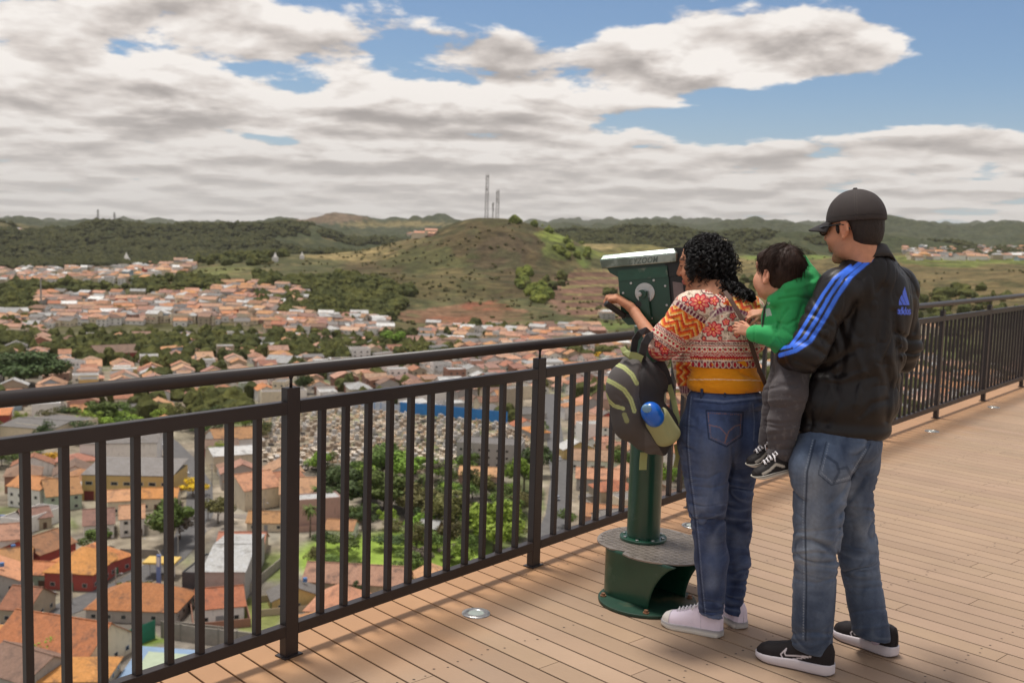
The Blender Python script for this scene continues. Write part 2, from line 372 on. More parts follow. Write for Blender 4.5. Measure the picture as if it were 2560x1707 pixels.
# ---- land cover colours
OLIVE=(.105,.095,.042); DRY=(.185,.140,.068); GRASS=(.15,.20,.045); SOIL=(.20,.105,.065); RED=(.24,.085,.05); WOOD=(.038,.046,.022); TOWN=(.20,.165,.13); SCRUB=(.075,.075,.035); OCHRE=(.25,.19,.085)
COVER=[ # px,py,rx,ry, rmin,rmax, colour, strength, rag
(1180,640,330,110,1150,1950,(.085,.064,.032),.97,.35),(1120,700,130,60,1150,1900,(.115,.095,.04),.6,.9),(1280,640,100,60,1200,1900,(.075,.055,.034),.7,.9),(1060,650,90,30,1200,1900,(.08,.085,.032),.6,.9),(1410,588,70,16,1300,1950,(.20,.22,.05),.9,.5),(1470,630,50,22,1300,1950,(.18,.20,.05),.8,.5),(850,628,130,26,1300,2300,OCHRE,.9,.5),(1000,600,60,20,1400,1900,DRY,.7,.5),
(1190,790,170,26,950,1500,SOIL,.8,.7),(1230,765,60,14,1100,1500,RED,.75,.7),(1160,800,90,10,950,1400,RED,.5,.8),(1480,735,120,64,1000,1900,(.17,.10,.068),1.0,.3),(1470,815,80,18,900,1300,GRASS,.5,.8),
(1390,620,40,45,1300,1900,GRASS,.45,.6),(1460,650,30,40,1300,1900,GRASS,.5,.6),(560,700,110,36,1150,1900,(.16,.165,.055),.85,.6),(640,690,80,18,1100,1700,DRY,.6,.6),(520,730,80,20,1100,1500,GRASS,.7,.6),(700,690,120,20,1150,1500,SCRUB,.6,.7),
(1480,600,110,26,1900,2500,OCHRE,.85,.5),(1850,690,190,70,1050,2200,(.17,.13,.055),.9,.5),(2100,690,240,70,1050,2300,(.15,.115,.05),.9,.5),(2420,705,300,75,950,2200,(.145,.108,.05),.95,.4),(1640,640,120,40,1300,2300,(.19,.16,.055),.8,.5),(2450,650,200,16,1600,2300,GRASS,.6,.6),(1980,640,120,12,1900,2500,GRASS,.8,.4),
(60,560,60,30,3000,4500,DRY,.4,.8),(160,620,30,14,3000,4200,OCHRE,.6,.6),(880,590,60,14,2300,4500,OCHRE,.7,.5),(820,545,90,14,5200,7500,(.19,.125,.085),.7,.6),(1000,560,130,8,4800,7500,OCHRE,.6,.6),(430,655,120,8,2200,3400,GRASS,.5,.6),
(1010,1400,290,75,255,430,(.20,.28,.05),1.0,.22),(1230,1330,90,60,300,450,(.15,.19,.05),.8,.5),(330,1602,90,20,225,300,(.15,.21,.04),1.0,.3),(640,1540,60,50,250,330,(.16,.18,.05),.9,.4),(690,1420,50,40,280,380,(.15,.18,.05),.8,.5),(2290,1010,130,50,450,800,(.17,.22,.05),.9,.4),(2280,870,200,40,700,1200,(.14,.16,.05),.7,.6),(1530,1210,60,30,380,480,(.15,.2,.05),.8,.4),(1300,1250,60,60,360,480,(.09,.11,.04),.8,.5)]
def cover(X,Y,Z):
    V=np.stack([X,Y,Z],1); px,py=proj(V); r=np.hypot(X,Y); n=fbm2(X/60,Y/60,4,21); n2=fbm2(X/22,Y/22,3,31); c=np.tile(np.array(SCRUB),(len(X),1))
    c=mixc(c,ss(-.1,.25,n)*.7,OLIVE); c=mixc(c,ss(.15,.4,n2)*.5,DRY)
    tw=ss(180,200,r)*ss(1000,880,r); c=mixc(c,tw*.85,(.26,.215,.165)); n4=fbm2(X/9,Y/9,3,41); c=mixc(c,tw*ss(.0,.2,n+n4*.5)*.75,(.11,.14,.04)); c=mixc(c,tw*ss(.02,.22,n2)*.7,(.16,.145,.13)); c=mixc(c,tw*ss(.1,.3,n4)*.6,(.34,.29,.23))
    far=ss(2400,2700,r); c=mixc(c,far*.95,(.048,.055,.026)); c=mixc(c,far*ss(.12,.4,n)*.45,OLIVE); c=mixc(c,ss(5000,6000,r)*.6,(.06,.065,.04)); 
    for (a,b,rx,ry,r0,r1,col,s,rag) in COVER:
        q=((px-a)/rx)**2+((py-b)/ry)**2+(n+n2*.8)*rag*2; c=mixc(c,ss(1.15,.7,q)*s*ss(r0*.96,r0*1.02,r)*ss(r1*1.04,r1*.98,r),col)
    c=mixc(c,ss(1000,1200,r)*ss(2600,2400,r)*ss(.05,.28,-n2+n*.4)*.55,(.055,.058,.026))
    # ploughed terraces right of the mast hill
    q=inpoly(px,py,[(1400,700),(1440,672),(1560,676),(1600,800),(1420,790)]); c=mixc(c,q*.85*(r<2000)*(r>980),(.155,.085,.058)); c=mixc(c,q*(np.sin(py/2.9+px*.004+n*1.5)>.6)*.7*(r<2000),(.2,.18,.07))
    return c
def build_ground():
    az=np.concatenate([np.linspace(-1.25,-.62,40)[:-1],np.linspace(-.62,.62,760),np.linspace(.62,1.25,40)[1:]]); rr=np.concatenate([np.array([.5,3,6,10,16,25,40,60,80,110,140,170]),np.geomspace(190,1000,110),np.geomspace(1010,2500,230),np.geomspace(2530,7000,130),np.geomspace(7150,22000,50)])
    A,Rr=np.meshgrid(az,rr,indexing='ij'); X=np.sin(A)*Rr; Y=np.cos(A)*Rr; Z=ground_z(X.ravel(),Y.ravel()); n,m=A.shape; V=np.stack([X.ravel(),Y.ravel(),Z],1)
    i=np.arange(n-1)[:,None]*m+np.arange(m-1)[None,:]; F=np.stack([i,i+1,i+m+1,i+m],-1).reshape(-1,4)[:,::-1]
    col=cover(V[:,0],V[:,1],V[:,2])
    mt=bpy.data.materials.new('land'); mt.use_nodes=True; t=NT(mt.node_tree); b=mt.node_tree.nodes['Principled BSDF']; pos=t.n('ShaderNodeNewGeometry').outputs['Position']
    c=t.n('ShaderNodeVertexColor',layer_name='Col').outputs[0]; f1=t.noise(pos,.045,6,.62); f2=t.noise(pos,.011,4,.6); k=t.m('MULTIPLY',t.lin(f1,.3,.7,.5,1.5),t.lin(f2,.3,.7,.85,1.15)); f3=t.noise(pos,.22,4,.65); k=t.m('MULTIPLY',k,t.lin(f3,.3,.7,.72,1.28)); c=t.vm('MULTIPLY',c,t.n('ShaderNodeCombineXYZ',{0:k,1:k,2:k}).outputs[0]); wm=t.step(t.noise(pos,.02,3,.6),.45,.62); c=t.mix(t.m('MULTIPLY',wm,.35),c,t.vm('MULTIPLY',c,(.62,.72,.6)))
    t._in(b,'Base Color',c); b.inputs['Roughness'].default_value=.95; b.inputs['Specular IOR Level'].default_value=.1
    bn=t.n('ShaderNodeBump',{'Strength':.9,'Distance':5.0,'Height':f1}); t._in(b,'Normal',bn.outputs[0])
    mesh_np('ground',V,F,mt,None,True,col=col,kind='structure')
# ---- materials for the town
def roofmat(name,c,stain=(.10,.06,.045),island=False):
    if name in MATS: return MATS[name]
    m=bpy.data.materials.new(name); MATS[name]=m; m.use_nodes=True; t=NT(m.node_tree); b=m.node_tree.nodes['Principled BSDF']; pos=t.n('ShaderNodeNewGeometry').outputs['Position']; co=t.n('ShaderNodeTexCoord').outputs['Object']
    rnd=t.n('ShaderNodeNewGeometry').outputs['Random Per Island'] if island else t.n('ShaderNodeObjectInfo').outputs['Random']; f=t.noise(pos,.35,6,.7); g2=t.noise(pos,2.0,4,.65); f3=t.noise(t.vm('ADD',pos,(31,7,3)),.9,4,.6); cc=t.mix(t.step(f3,.5,.7,0,.55),tuple(c)+(1,),(c[0]*1.25,c[1]*1.35,c[2]*1.5,1)); cc=t.mix(t.step(f,.48,.70,0,.8),cc,tuple(stain)+(1,)); cc=t.mix(t.step(g2,.42,.68,0,.5),cc,tuple(q*.5 for q in c)+(1,))
    hs=t.n('ShaderNodeHueSaturation',{'Hue':t.lin(rnd,0,1,.492,.516),'Saturation':t.lin(t.m('FRACT',t.m('MULTIPLY',rnd,3.7)),0,1,.70 if island else .78,1.02 if island else 1.12),'Value':t.lin(t.m('FRACT',t.m('MULTIPLY',rnd,7.3)),0,1,.75,1.2),'Color':cc}); t._in(b,'Base Color',hs.outputs[0]); b.inputs['Roughness'].default_value=.85
    wv=t.n('ShaderNodeTexWave',{'Scale':1.6,'Vector':co},wave_type='BANDS',bands_direction='X'); bn=t.n('ShaderNodeBump',{'Strength':.6,'Distance':.08,'Height':wv.outputs[1]}); t._in(b,'Normal',bn.outputs[0]); return m
def wallmat(name,c,rough=.9):
    if name in MATS: return MATS[name]
    m=bpy.data.materials.new(name); MATS[name]=m; m.use_nodes=True; t=NT(m.node_tree); b=m.node_tree.nodes['Principled BSDF']; pos=t.n('ShaderNodeNewGeometry').outputs['Position']
    f=t.noise(pos,.45,5,.65); s=t.noise(t.vm('MULTIPLY',pos,(1.2,1.2,.25)),1.1,4,.6); cc=t.mix(t.step(f,.5,.75,0,.45),tuple(c)+(1,),tuple(q*.6 for q in c)+(1,)); cc=t.mix(t.step(s,.55,.75,0,.45),cc,(.13,.11,.09,1)); t._in(b,'Base Color',cc); b.inputs['Roughness'].default_value=rough; return m
TERRA=[('terracotta',(.50,.215,.10)),('orange_tile',(.50,.225,.105)),('old_tile',(.25,.125,.08)),('rust_tile',(.38,.15,.08))]
ROOFS={k:(c,) for k,c in TERRA}
ROOFN={'terracotta':'terracotta','orange_tile':'bright orange tile','old_tile':'dark weathered tile','rust_tile':'rust red tile','cement':'grey cement sheet','zinc':'pale metal','white_sheet':'white sheet'}
def R_(k,far=False):
    pre='far_' if far else ''
    if k in ROOFS: return roofmat(pre+k,ROOFS[k][0],island=far)
    return roofmat(pre+k,{'cement':(.20,.18,.165),'zinc':(.45,.44,.42),'white_sheet':(.68,.66,.62)}[k],(.14,.12,.10),far)
WALLS={'white':(.76,.72,.67),'cream':(.66,.56,.41),'grey':(.38,.35,.32),'pink':(.48,.30,.24),'yellow':(.56,.40,.16),'beige':(.42,.34,.24),'pale green':(.36,.42,.32),'pale blue':(.34,.42,.48),'red':(.36,.07,.055),'raw brick':(.30,.15,.10)}
def W_(k): return wallmat('wall_'+k.replace(' ','_'),WALLS[k])
GLASS=None
HOUSES=[]; TREES=[]; 
def roof_mb(kind,w,d,rise,ov=.5,th=.16):
    b=MB(); W2,D2=w/2+ov,d/2+ov; e=-ov*rise/(d/2)
    if kind=='gable':
        for s in(-1,1):
            P=[(-W2,0,rise),(W2,0,rise),(W2,s*D2,e),(-W2,s*D2,e)]; b.add(P+[(x,y,z-th) for x,y,z in P],[(0,1,2,3) if s<0 else(3,2,1,0),(7,6,5,4) if s<0 else (4,5,6,7),(0,3,7,4),(1,5,6,2),(3,2,6,7)])
        b.box((0,0,rise+.05),(w+2*ov,.35,.18))
    elif kind=='hip':
        h=min(w,d)/2*.98; rx=max(0,w/2-h*.95); P=[(-W2,-D2,e),(W2,-D2,e),(W2,D2,e),(-W2,D2,e),(-rx,0,rise),(rx,0,rise)]; b.add(P+[(x,y,z-th) for x,y,z in P[:4]],[(0,1,5,4),(2,3,4,5),(1,2,5),(3,0,4),(0,6,7,1),(1,7,8,2),(2,8,9,3),(3,9,6,0),(9,8,7,6)])
    elif kind=='shed':
        P=[(-W2,-D2,.1),(W2,-D2,.1),(W2,D2,rise),(-W2,D2,rise)]; b.add(P+[(x,y,z+th) for x,y,z in P],[(3,2,1,0),(4,5,6,7),(0,1,5,4),(1,2,6,5),(2,3,7,6),(3,0,4,7)])
    else:
        b.box((0,0,.12),(w-.5,d-.5,.2)); 
    return b
def wall_mb(kind,w,d,h,rise):
    b=MB(); b.box((0,0,h/2-.75),(w,d,h+1.5))
    if kind=='gable':
        for s in(-1,1): b.add([(s*w/2,-d/2,h),(s*w/2,d/2,h),(s*w/2,0,h+rise-.15),(s*(w/2-.2),-d/2,h),(s*(w/2-.2),d/2,h),(s*(w/2-.2),0,h+rise-.15)],[(0,1,2) if s>0 else(2,1,0),(5,4,3) if s>0 else(3,4,5)])
    if kind=='flat':
        for (x,y,a,c) in((0,-d/2+.1,w,.2),(0,d/2-.1,w,.2),(-w/2+.1,0,.2,d-.4),(w/2-.1,0,.2,d-.4)): b.box((x,y,h+.3),(a,c,.6))
    if kind=='shed':
        for s in(-1,1): b.add([(s*w/2,-d/2,h),(s*w/2,d/2,h),(s*w/2,d/2,h+rise)],[(0,1,2) if s>0 else (2,1,0)])
        b.add([(-w/2,d/2-.02,h),(w/2,d/2-.02,h),(w/2,d/2-.02,h+rise),(-w/2,d/2-.02,h+rise)],[(0,1,2,3),(3,2,1,0)])
    return b
_cache={}
def shared(key,fn):
    if key not in _cache: o=fn(); _cache[key]=o.data; bpy.data.objects.remove(o)
    return _cache[key]
def inst(name,me,parent,loc,rz=0.0,scale=(1,1,1)):
    o=link(bpy.data.objects.new(name,me)); o.location=loc; o.rotation_euler=(0,0,rz); o.scale=scale; o.parent=parent; return o
def window_me(dark=True): 
    def f():
        b=MB(); b.box((0,-.04,0),(1,.08,1)); return b.build('window',mat('window_frame',(.5,.48,.45),rough=.6))
    return shared('win',f)
def pane_me():
    def f(): b=MB(); b.box((0,-.085,0),(.86,.012,.86)); return b.build('pane',mat('pane',(.02,.025,.03),rough=.15,spec=.6))
    return shared('pane',f)
def door_me(k='door_brown',c=(.10,.05,.03)):
    def f(): b=MB(); b.box((0,-.05,0),(1,.10,1)); return b.build('door',mat(k,c,rough=.6))
    return shared('door'+k,f)
OCC=[]
def free(x,y,r,pad=0.0):
    return all((x-a)**2+(y-b)**2>(r+c+pad)**2 for a,b,c in OCC)
def house(x,y,w,d,h,kind,wc,rc,rz,detail=2,rise=None,label=None,group='houses of the town',z=None,cat='house',name='house',windows=None,ov=.5,auto=True,mark=True,doors=True,clutter=False):
    z=gz(x,y) if z is None else z; rise=rise if rise is not None else {'gable':d*.22,'hip':min(w,d)*.24,'shed':d*.12,'flat':0}[kind]
    r=empty(name,(x,y,z),rz,cat=cat,label=label,group=group if label is None else None)
    r['_w'],r['_r'],r['_k']=wc,rc,kind
    key=(kind,round(w*2)/2,round(d*2)/2,round(h*2)/2,round(rise*4)/4)
    wo=wall_mb(kind,w,d,h,rise).build('wall',W_(wc),r); ro=roof_mb(kind,w,d,rise,ov).build('roof',R_(rc),r); ro.location=(0,0,h)
    if detail>=2:
        # openings on the sides that can face the deck
        for sgn,axis,L in((-1,'y',w),(1,'x',d),(-1,'x',d)):
            ang={('y',-1):0,('x',1):math.pi/2,('x',-1):-math.pi/2}[(axis,sgn)]
            # skip sides turned away from the viewer
            nx,ny=(0,-1) if axis=='y' else (sgn,0); c_,s_=math.cos(rz),math.sin(rz); wx,wy=nx*c_-ny*s_,nx*s_+ny*c_
            if wx*x+wy*y>0: continue
            n=max(1,int(L/3.4)); fl=max(1,int(h/2.9))
            for f_ in range(fl):
                for i in range(n):
                    u_=(i+.5)/n*L-L/2; zz=1.55+f_*2.9; isd=doors and f_==0 and i==n//2 and axis=='y'
                    px_,py_=(u_,-d/2) if axis=='y' else (sgn*w/2,u_)
                    if isd: inst('door',door_me(*random.choice([('door_brown',(.10,.05,.03)),('door_grey',(.25,.25,.25)),('door_green',(.03,.14,.07))])),r,(px_,py_,1.1),ang,(1.1 if random.random()<.5 else 2.6,1,2.2))
                    else:
                        wd=inst('window',window_me(),r,(px_,py_,zz),ang,(1.3,1,1.1)); inst('pane',pane_me(),wd,(0,0,0),0)
    if clutter:
        b=MB(); W2,D2=w/2+1.2,d/2+3.6; hh=random.choice([1.8,2.2,2.4])
        for (cx,cy,sx,sy) in((0,-D2,2*W2,.18),(-W2,0,.18,2*D2),(W2,0,.18,2*D2)): b.box((cx,cy,hh/2-.7),(sx,sy,hh+1.4))
        b.build('yard_wall',W_(random.choice(['grey','beige',wc,'white','raw brick'])),r)
        if random.random()<.75:
            aw,ad=random.uniform(3,6),random.uniform(3,4); ax_,ay_=random.choice([-1,1])*(w/2-aw/2),-D2+ad/2+.1 if random.random()<.45 else D2-ad/2; ah=random.uniform(2.4,3.0)
            b=MB(); b.box((ax_,ay_,ah/2-.7),(aw,ad,ah+1.4)); a=b.build('annex',W_(random.choice(['grey','white',wc])),r); b=MB(); b.box((ax_,ay_,ah+.12),(aw+.5,ad+.5,.14),M=rotm(0,random.choice([-.1,.1]),0)); b.build('roof',R_(random.choice(['cement','zinc','terracotta','orange_tile','rust_tile'])),a)
        if random.random()<.5:
            b=MB(); b.cyl((random.uniform(-w/3,w/3),random.uniform(0,d/4),h+rise*.7+.9),.6,1.0,14); b.build('water_tank',mat('tank_blue',(.06,.16,.36),rough=.5) if random.random()<.5 else mat('tank_grey',(.4,.4,.4),rough=.6),r)
    if mark: OCC.append((x,y,.5*math.hypot(w,d)*.82))
    if auto and label is None: HOUSES.append(r)
    return r
# ---- trees
LEAF={}
def leafmat(k,c):
    if k in LEAF: return LEAF[k]
    m=bpy.data.materials.new('leaves_'+k); LEAF[k]=m; m.use_nodes=True; t=NT(m.node_tree); b=m.node_tree.nodes['Principled BSDF']; pos=t.n('ShaderNodeNewGeometry').outputs['Position']; rnd=t.n('ShaderNodeObjectInfo').outputs['Random']
    f=t.noise(pos,.9,3,.6); cc=t.mix(t.step(f,.35,.7),tuple(q*.62 for q in c)+(1,),tuple(q*1.45 for q in c)+(1,)); hs=t.n('ShaderNodeHueSaturation',{'Hue':t.lin(rnd,0,1,.485,.515),'Value':t.lin(rnd,0,1,.8,1.25),'Color':cc}); t._in(b,'Base Color',hs.outputs[0]); b.inputs['Roughness'].default_value=.7; b.inputs['Specular IOR Level'].default_value=.25
    return m
LC=dict(dark=(.055,.082,.023),mid=(.10,.145,.03),bright=(.17,.27,.032),olive=(.13,.12,.038),yellow=(.62,.40,.02),bare=(.13,.105,.075),lime=(.23,.31,.04))
def crown_me(seed,kind,n=1500,palm=False):
    def f():
        rng=np.random.default_rng(seed); V=[];nl=rng.integers(7,12); L=[(np.array([rng.normal(0,.33),rng.normal(0,.33),rng.uniform(-.25,.42)]),rng.uniform(.24,.48)) for _ in range(nl)]; Q=[]
        for i in range(n):
            c,r=L[rng.integers(nl)]; v=rng.normal(0,1,3); v/=np.linalg.norm(v); p=c+v*r*rng.uniform(.72,1.05)*np.array([1,1,.8]); 
            s=rng.uniform(.030,.062); a=rng.normal(0,1,3); a/=np.linalg.norm(a); a=a-v*(a@v)*.5; a/=np.linalg.norm(a); b_=np.cross(a,v+rng.normal(0,.4,3)); b_/=np.linalg.norm(b_)+1e-9; Q.append([p-a*s-b_*s*.7,p+a*s-b_*s*.7,p+a*s*.8+b_*s*.9,p-a*s*.8+b_*s*.7])
        V=np.array(Q).reshape(-1,3); F=np.arange(len(V)).reshape(-1,4)
        return mesh_np('crown',V,F,leafmat(kind,LC[kind]),None,False)
    return shared(('crown',seed,kind,n),f)
def trunk_me(seed):
    def f():
        rng=np.random.default_rng(seed); b=MB(); b.tube([(0,0,-.15),(.01,.0,.25),(.03,-.01,.55),(.02,.02,.8)],[.045,.034,.026,.012],7)
        for i in range(5):
            a=rng.uniform(0,6.28); z=rng.uniform(.3,.6); e=rng.uniform(.2,.36); b.tube([(.02,0,z),(.5*e*math.cos(a),.5*e*math.sin(a),z+.14),(e*math.cos(a),e*math.sin(a),z+.30)],[.018,.012,.005],5)
        return b.build('trunk',mat('bark',(.10,.075,.055),rough=.95,var=.3,vscale=5),smooth=True)
    return shared(('trunk',seed),f)
def tree(x,y,hgt,wid,kind='mid',label=None,n=1500,z=None,auto=True,mark=False):
    z=gz(x,y) if z is None else z; s=random.randrange(5); r=empty('tree',(x,y,z),random.uniform(0,6.28),cat='tree',label=label,group=None if label else 'trees of the valley town')
    inst('crown',crown_me(s,kind,n),r,(0,0,hgt*.60),0,(wid*.72,wid*.72,hgt*.52)); inst('trunk',trunk_me(s%3),r,(0,0,0),0,(hgt*.8,hgt*.8,hgt*.75)); r['_t']=kind; r['_h']=hgt
    if auto and not label: TREES.append(r)
    if mark: OCC.append((x,y,wid*.45))
    return r
def palm(x,y,hgt,label):
    def f():
        b=MB(); rng=np.random.default_rng(5)
        for i in range(22):
            a=i*2.4+rng.uniform(-.2,.2); el=rng.uniform(-.1,.9); P=[]; 
            for k in range(7): t=k/6; P.append(np.array([math.cos(a)*t*(1-.1*t),math.sin(a)*t*(1-.1*t),math.sin(el)*t-.9*t*t*(1-el*.4)])*.9)
            side=np.array([-math.sin(a),math.cos(a),0])
            for k in range(6):
                w_=.13*math.sin(math.pi*(k+.6)/7); b.add([P[k]-side*w_-np.array([0,0,.05]),P[k],P[k+1],P[k+1]-side*w_*.9-np.array([0,0,.05])],[(0,1,2,3)]); b.add([P[k],P[k]+side*w_-np.array([0,0,.05]),P[k+1]+side*w_*.9-np.array([0,0,.05]),P[k+1]],[(0,1,2,3)])
        return b.build('crown',leafmat('mid',LC['mid']))
    z=gz(x,y); r=empty('palm_tree',(x,y,z),0,cat='palm tree',label=label); inst('crown',shared('palm',f),r,(0,0,hgt),0,(hgt*.36,)*3)
    def g(): b=MB(); b.tube([(0,0,-.1),(.01,0,.5),(0,.01,1.0)],[.030,.022,.018],8); return b.build('trunk',MATS.get('bark') or mat('bark',(.10,.075,.055),rough=.95,var=.3,vscale=5),smooth=True)
    inst('trunk',shared('ptrunk',g),r,(0,0,0),0,(hgt,)*3); return r
def forest(name,pts,sizes,kind,label,mname='forest_leaves',sub_=1):
    """a wood that reads as one mass: lumpy crowns in one mesh"""
    import bmesh
    bm=bmesh.new(); bmesh.ops.create_icosphere(bm,subdivisions=sub_,radius=1); B=np.array([v.co[:] for v in bm.verts]); FI=np.array([[v.index for v in f.verts] for f in bm.faces]); bm.free()
    rng=np.random.default_rng(17); N=len(pts); nv=len(B); prot=[]
    for k in range(8):
        q=B*(1+.55*np.stack([vn3(B[:,0]*2.2+k*9,B[:,1]*2.2,B[:,2]*2.2,k)]*3,1)+.4*np.stack([vn3(B[:,0]*5+k*9,B[:,1]*5,B[:,2]*5,k+20)]*3,1)); prot.append(q)
    V=np.empty((N*nv,3),np.float32); ang=rng.uniform(0,6.28,N); kk=rng.integers(0,8,N)
    for i in range(N):
        q=prot[kk[i]]; c,s=math.cos(ang[i]),math.sin(ang[i]); V[i*nv:(i+1)*nv,0]=(q[:,0]*c-q[:,1]*s)*sizes[i][0]+pts[i][0]; V[i*nv:(i+1)*nv,1]=(q[:,0]*s+q[:,1]*c)*sizes[i][0]+pts[i][1]; V[i*nv:(i+1)*nv,2]=q[:,2]*sizes[i][1]+pts[i][2]
    F=(FI[None]+(np.arange(N)*nv)[:,None,None]).reshape(-1,3)
    if mname not in MATS:
        m=bpy.data.materials.new(mname); MATS[mname]=m; m.use_nodes=True; t=NT(m.node_tree); b=m.node_tree.nodes['Principled BSDF']; pos=t.n('ShaderNodeNewGeometry').outputs['Position']; f=t.noise(pos,.05,3,.6); g2=t.noise(pos,.35,4,.65)
        k=t.lin(g2,.3,.7,.6,1.4); cc=t.mix(t.step(f,.35,.7),tuple(kind)+(1,),(kind[0]*1.9,kind[1]*1.7,kind[2]*1.4,1)); cc=t.vm('MULTIPLY',cc,t.n('ShaderNodeCombineXYZ',{0:k,1:k,2:k}).outputs[0]); t._in(b,'Base Color',cc); b.inputs['Roughness'].default_value=.95; b.inputs['Specular IOR Level'].default_value=.1
        bn=t.n('ShaderNodeBump',{'Strength':1.0,'Distance':1.2,'Height':g2}); t._in(b,'Normal',bn.outputs[0])
    return mesh_np(name,V,F,MATS[mname],None,False,label=label,cat='trees',kind='stuff')
def road_sheet(name,pts,wd,m,lift=.12,**k):
    P=[]; 
    for (a,b) in zip(pts[:-1],pts[1:]):
        n=max(2,int(math.hypot(b[0]-a[0],b[1]-a[1])/6)); P+=[(a[0]+(b[0]-a[0])*i/n,a[1]+(b[1]-a[1])*i/n) for i in range(n)]
    P.append(pts[-1]); V=[];n=len(P)
    for i,p in enumerate(P):
        q,s=P[max(i-1,0)],P[min(i+1,n-1)]; dx_,dy_=s[0]-q[0],s[1]-q[1]; l=math.hypot(dx_,dy_); nx,ny=-dy_/l,dx_/l
        zc=max(gz(p[0]+nx*o,p[1]+ny*o) for o in(-wd/2,0,wd/2))
        for o in(-wd/2,wd/2): V.append((p[0]+nx*o,p[1]+ny*o,zc+lift))
        if i%2==0: OCC.append((p[0],p[1],wd/2+.5))
    b=MB(); b.add(V,[(2*i+1,2*i,2*i+2,2*i+3) for i in range(n-1)]); 
    return b.build(name,m,None,kind='structure',**k)
# ================================================================ TOWN
def H(px,py): return hit(px,py)
def front(a,b):
    """ground line between two picture points: centre, length, heading"""
    A,B=H(*a),H(*b); c=(A+B)/2; return A,B,c,math.hypot(*(B-A)[:2]),math.atan2(B[1]-A[1],B[0]-A[0])
def lm(a,b,depth,h,kind,wc,rc,label,detail=2,rise=None,name='house',cat='house',ov=.5,**k):
    """house whose near wall stands on the line a-b"""
    A,B,c,L,th=front(a,b); nx,ny=-math.sin(th),math.cos(th)
    if nx*c[0]+ny*c[1]<0: nx,ny=-nx,-ny
    x,y=c[0]+nx*depth/2,c[1]+ny*depth/2
    return house(x,y,L,depth,h,kind,wc,rc,th,detail,rise,label,z=min(A[2],B[2],gz(x,y)),name=name,cat=cat,ov=ov,auto=False,**k)
def panel_wall(name,pts,h,m,label,cat='wall',post=None,th=.25,group=None):
    t=empty(name,(0,0,0),label=label,cat=cat,group=group); b=MB(); p=MB()
    for A,B in zip(pts[:-1],pts[1:]):
        A,B=np.array(A),np.array(B); L=math.hypot(*(B-A)[:2]); n=max(1,int(L/4)); a=math.atan2(B[1]-A[1],B[0]-A[0])
        for i in range(n):
            q0,q1=A+(B-A)*i/n,A+(B-A)*(i+1)/n; c=(q0+q1)/2; z=gz(c[0],c[1]); b.box((c[0],c[1],z+h/2-.3),(L/n+.02,th,h+.6),a)
            if post: p.box((q0[0],q0[1],z+h/2),(.4,.4,h+.3),a)
    b.build('panel',m,t)
    if post: p.build('pilaster',post,t)
    c=pts[0]; root_at(t,(float(c[0]),float(c[1]),float(gz(c[0],c[1])))); return t
def cover_in(px,py): return None
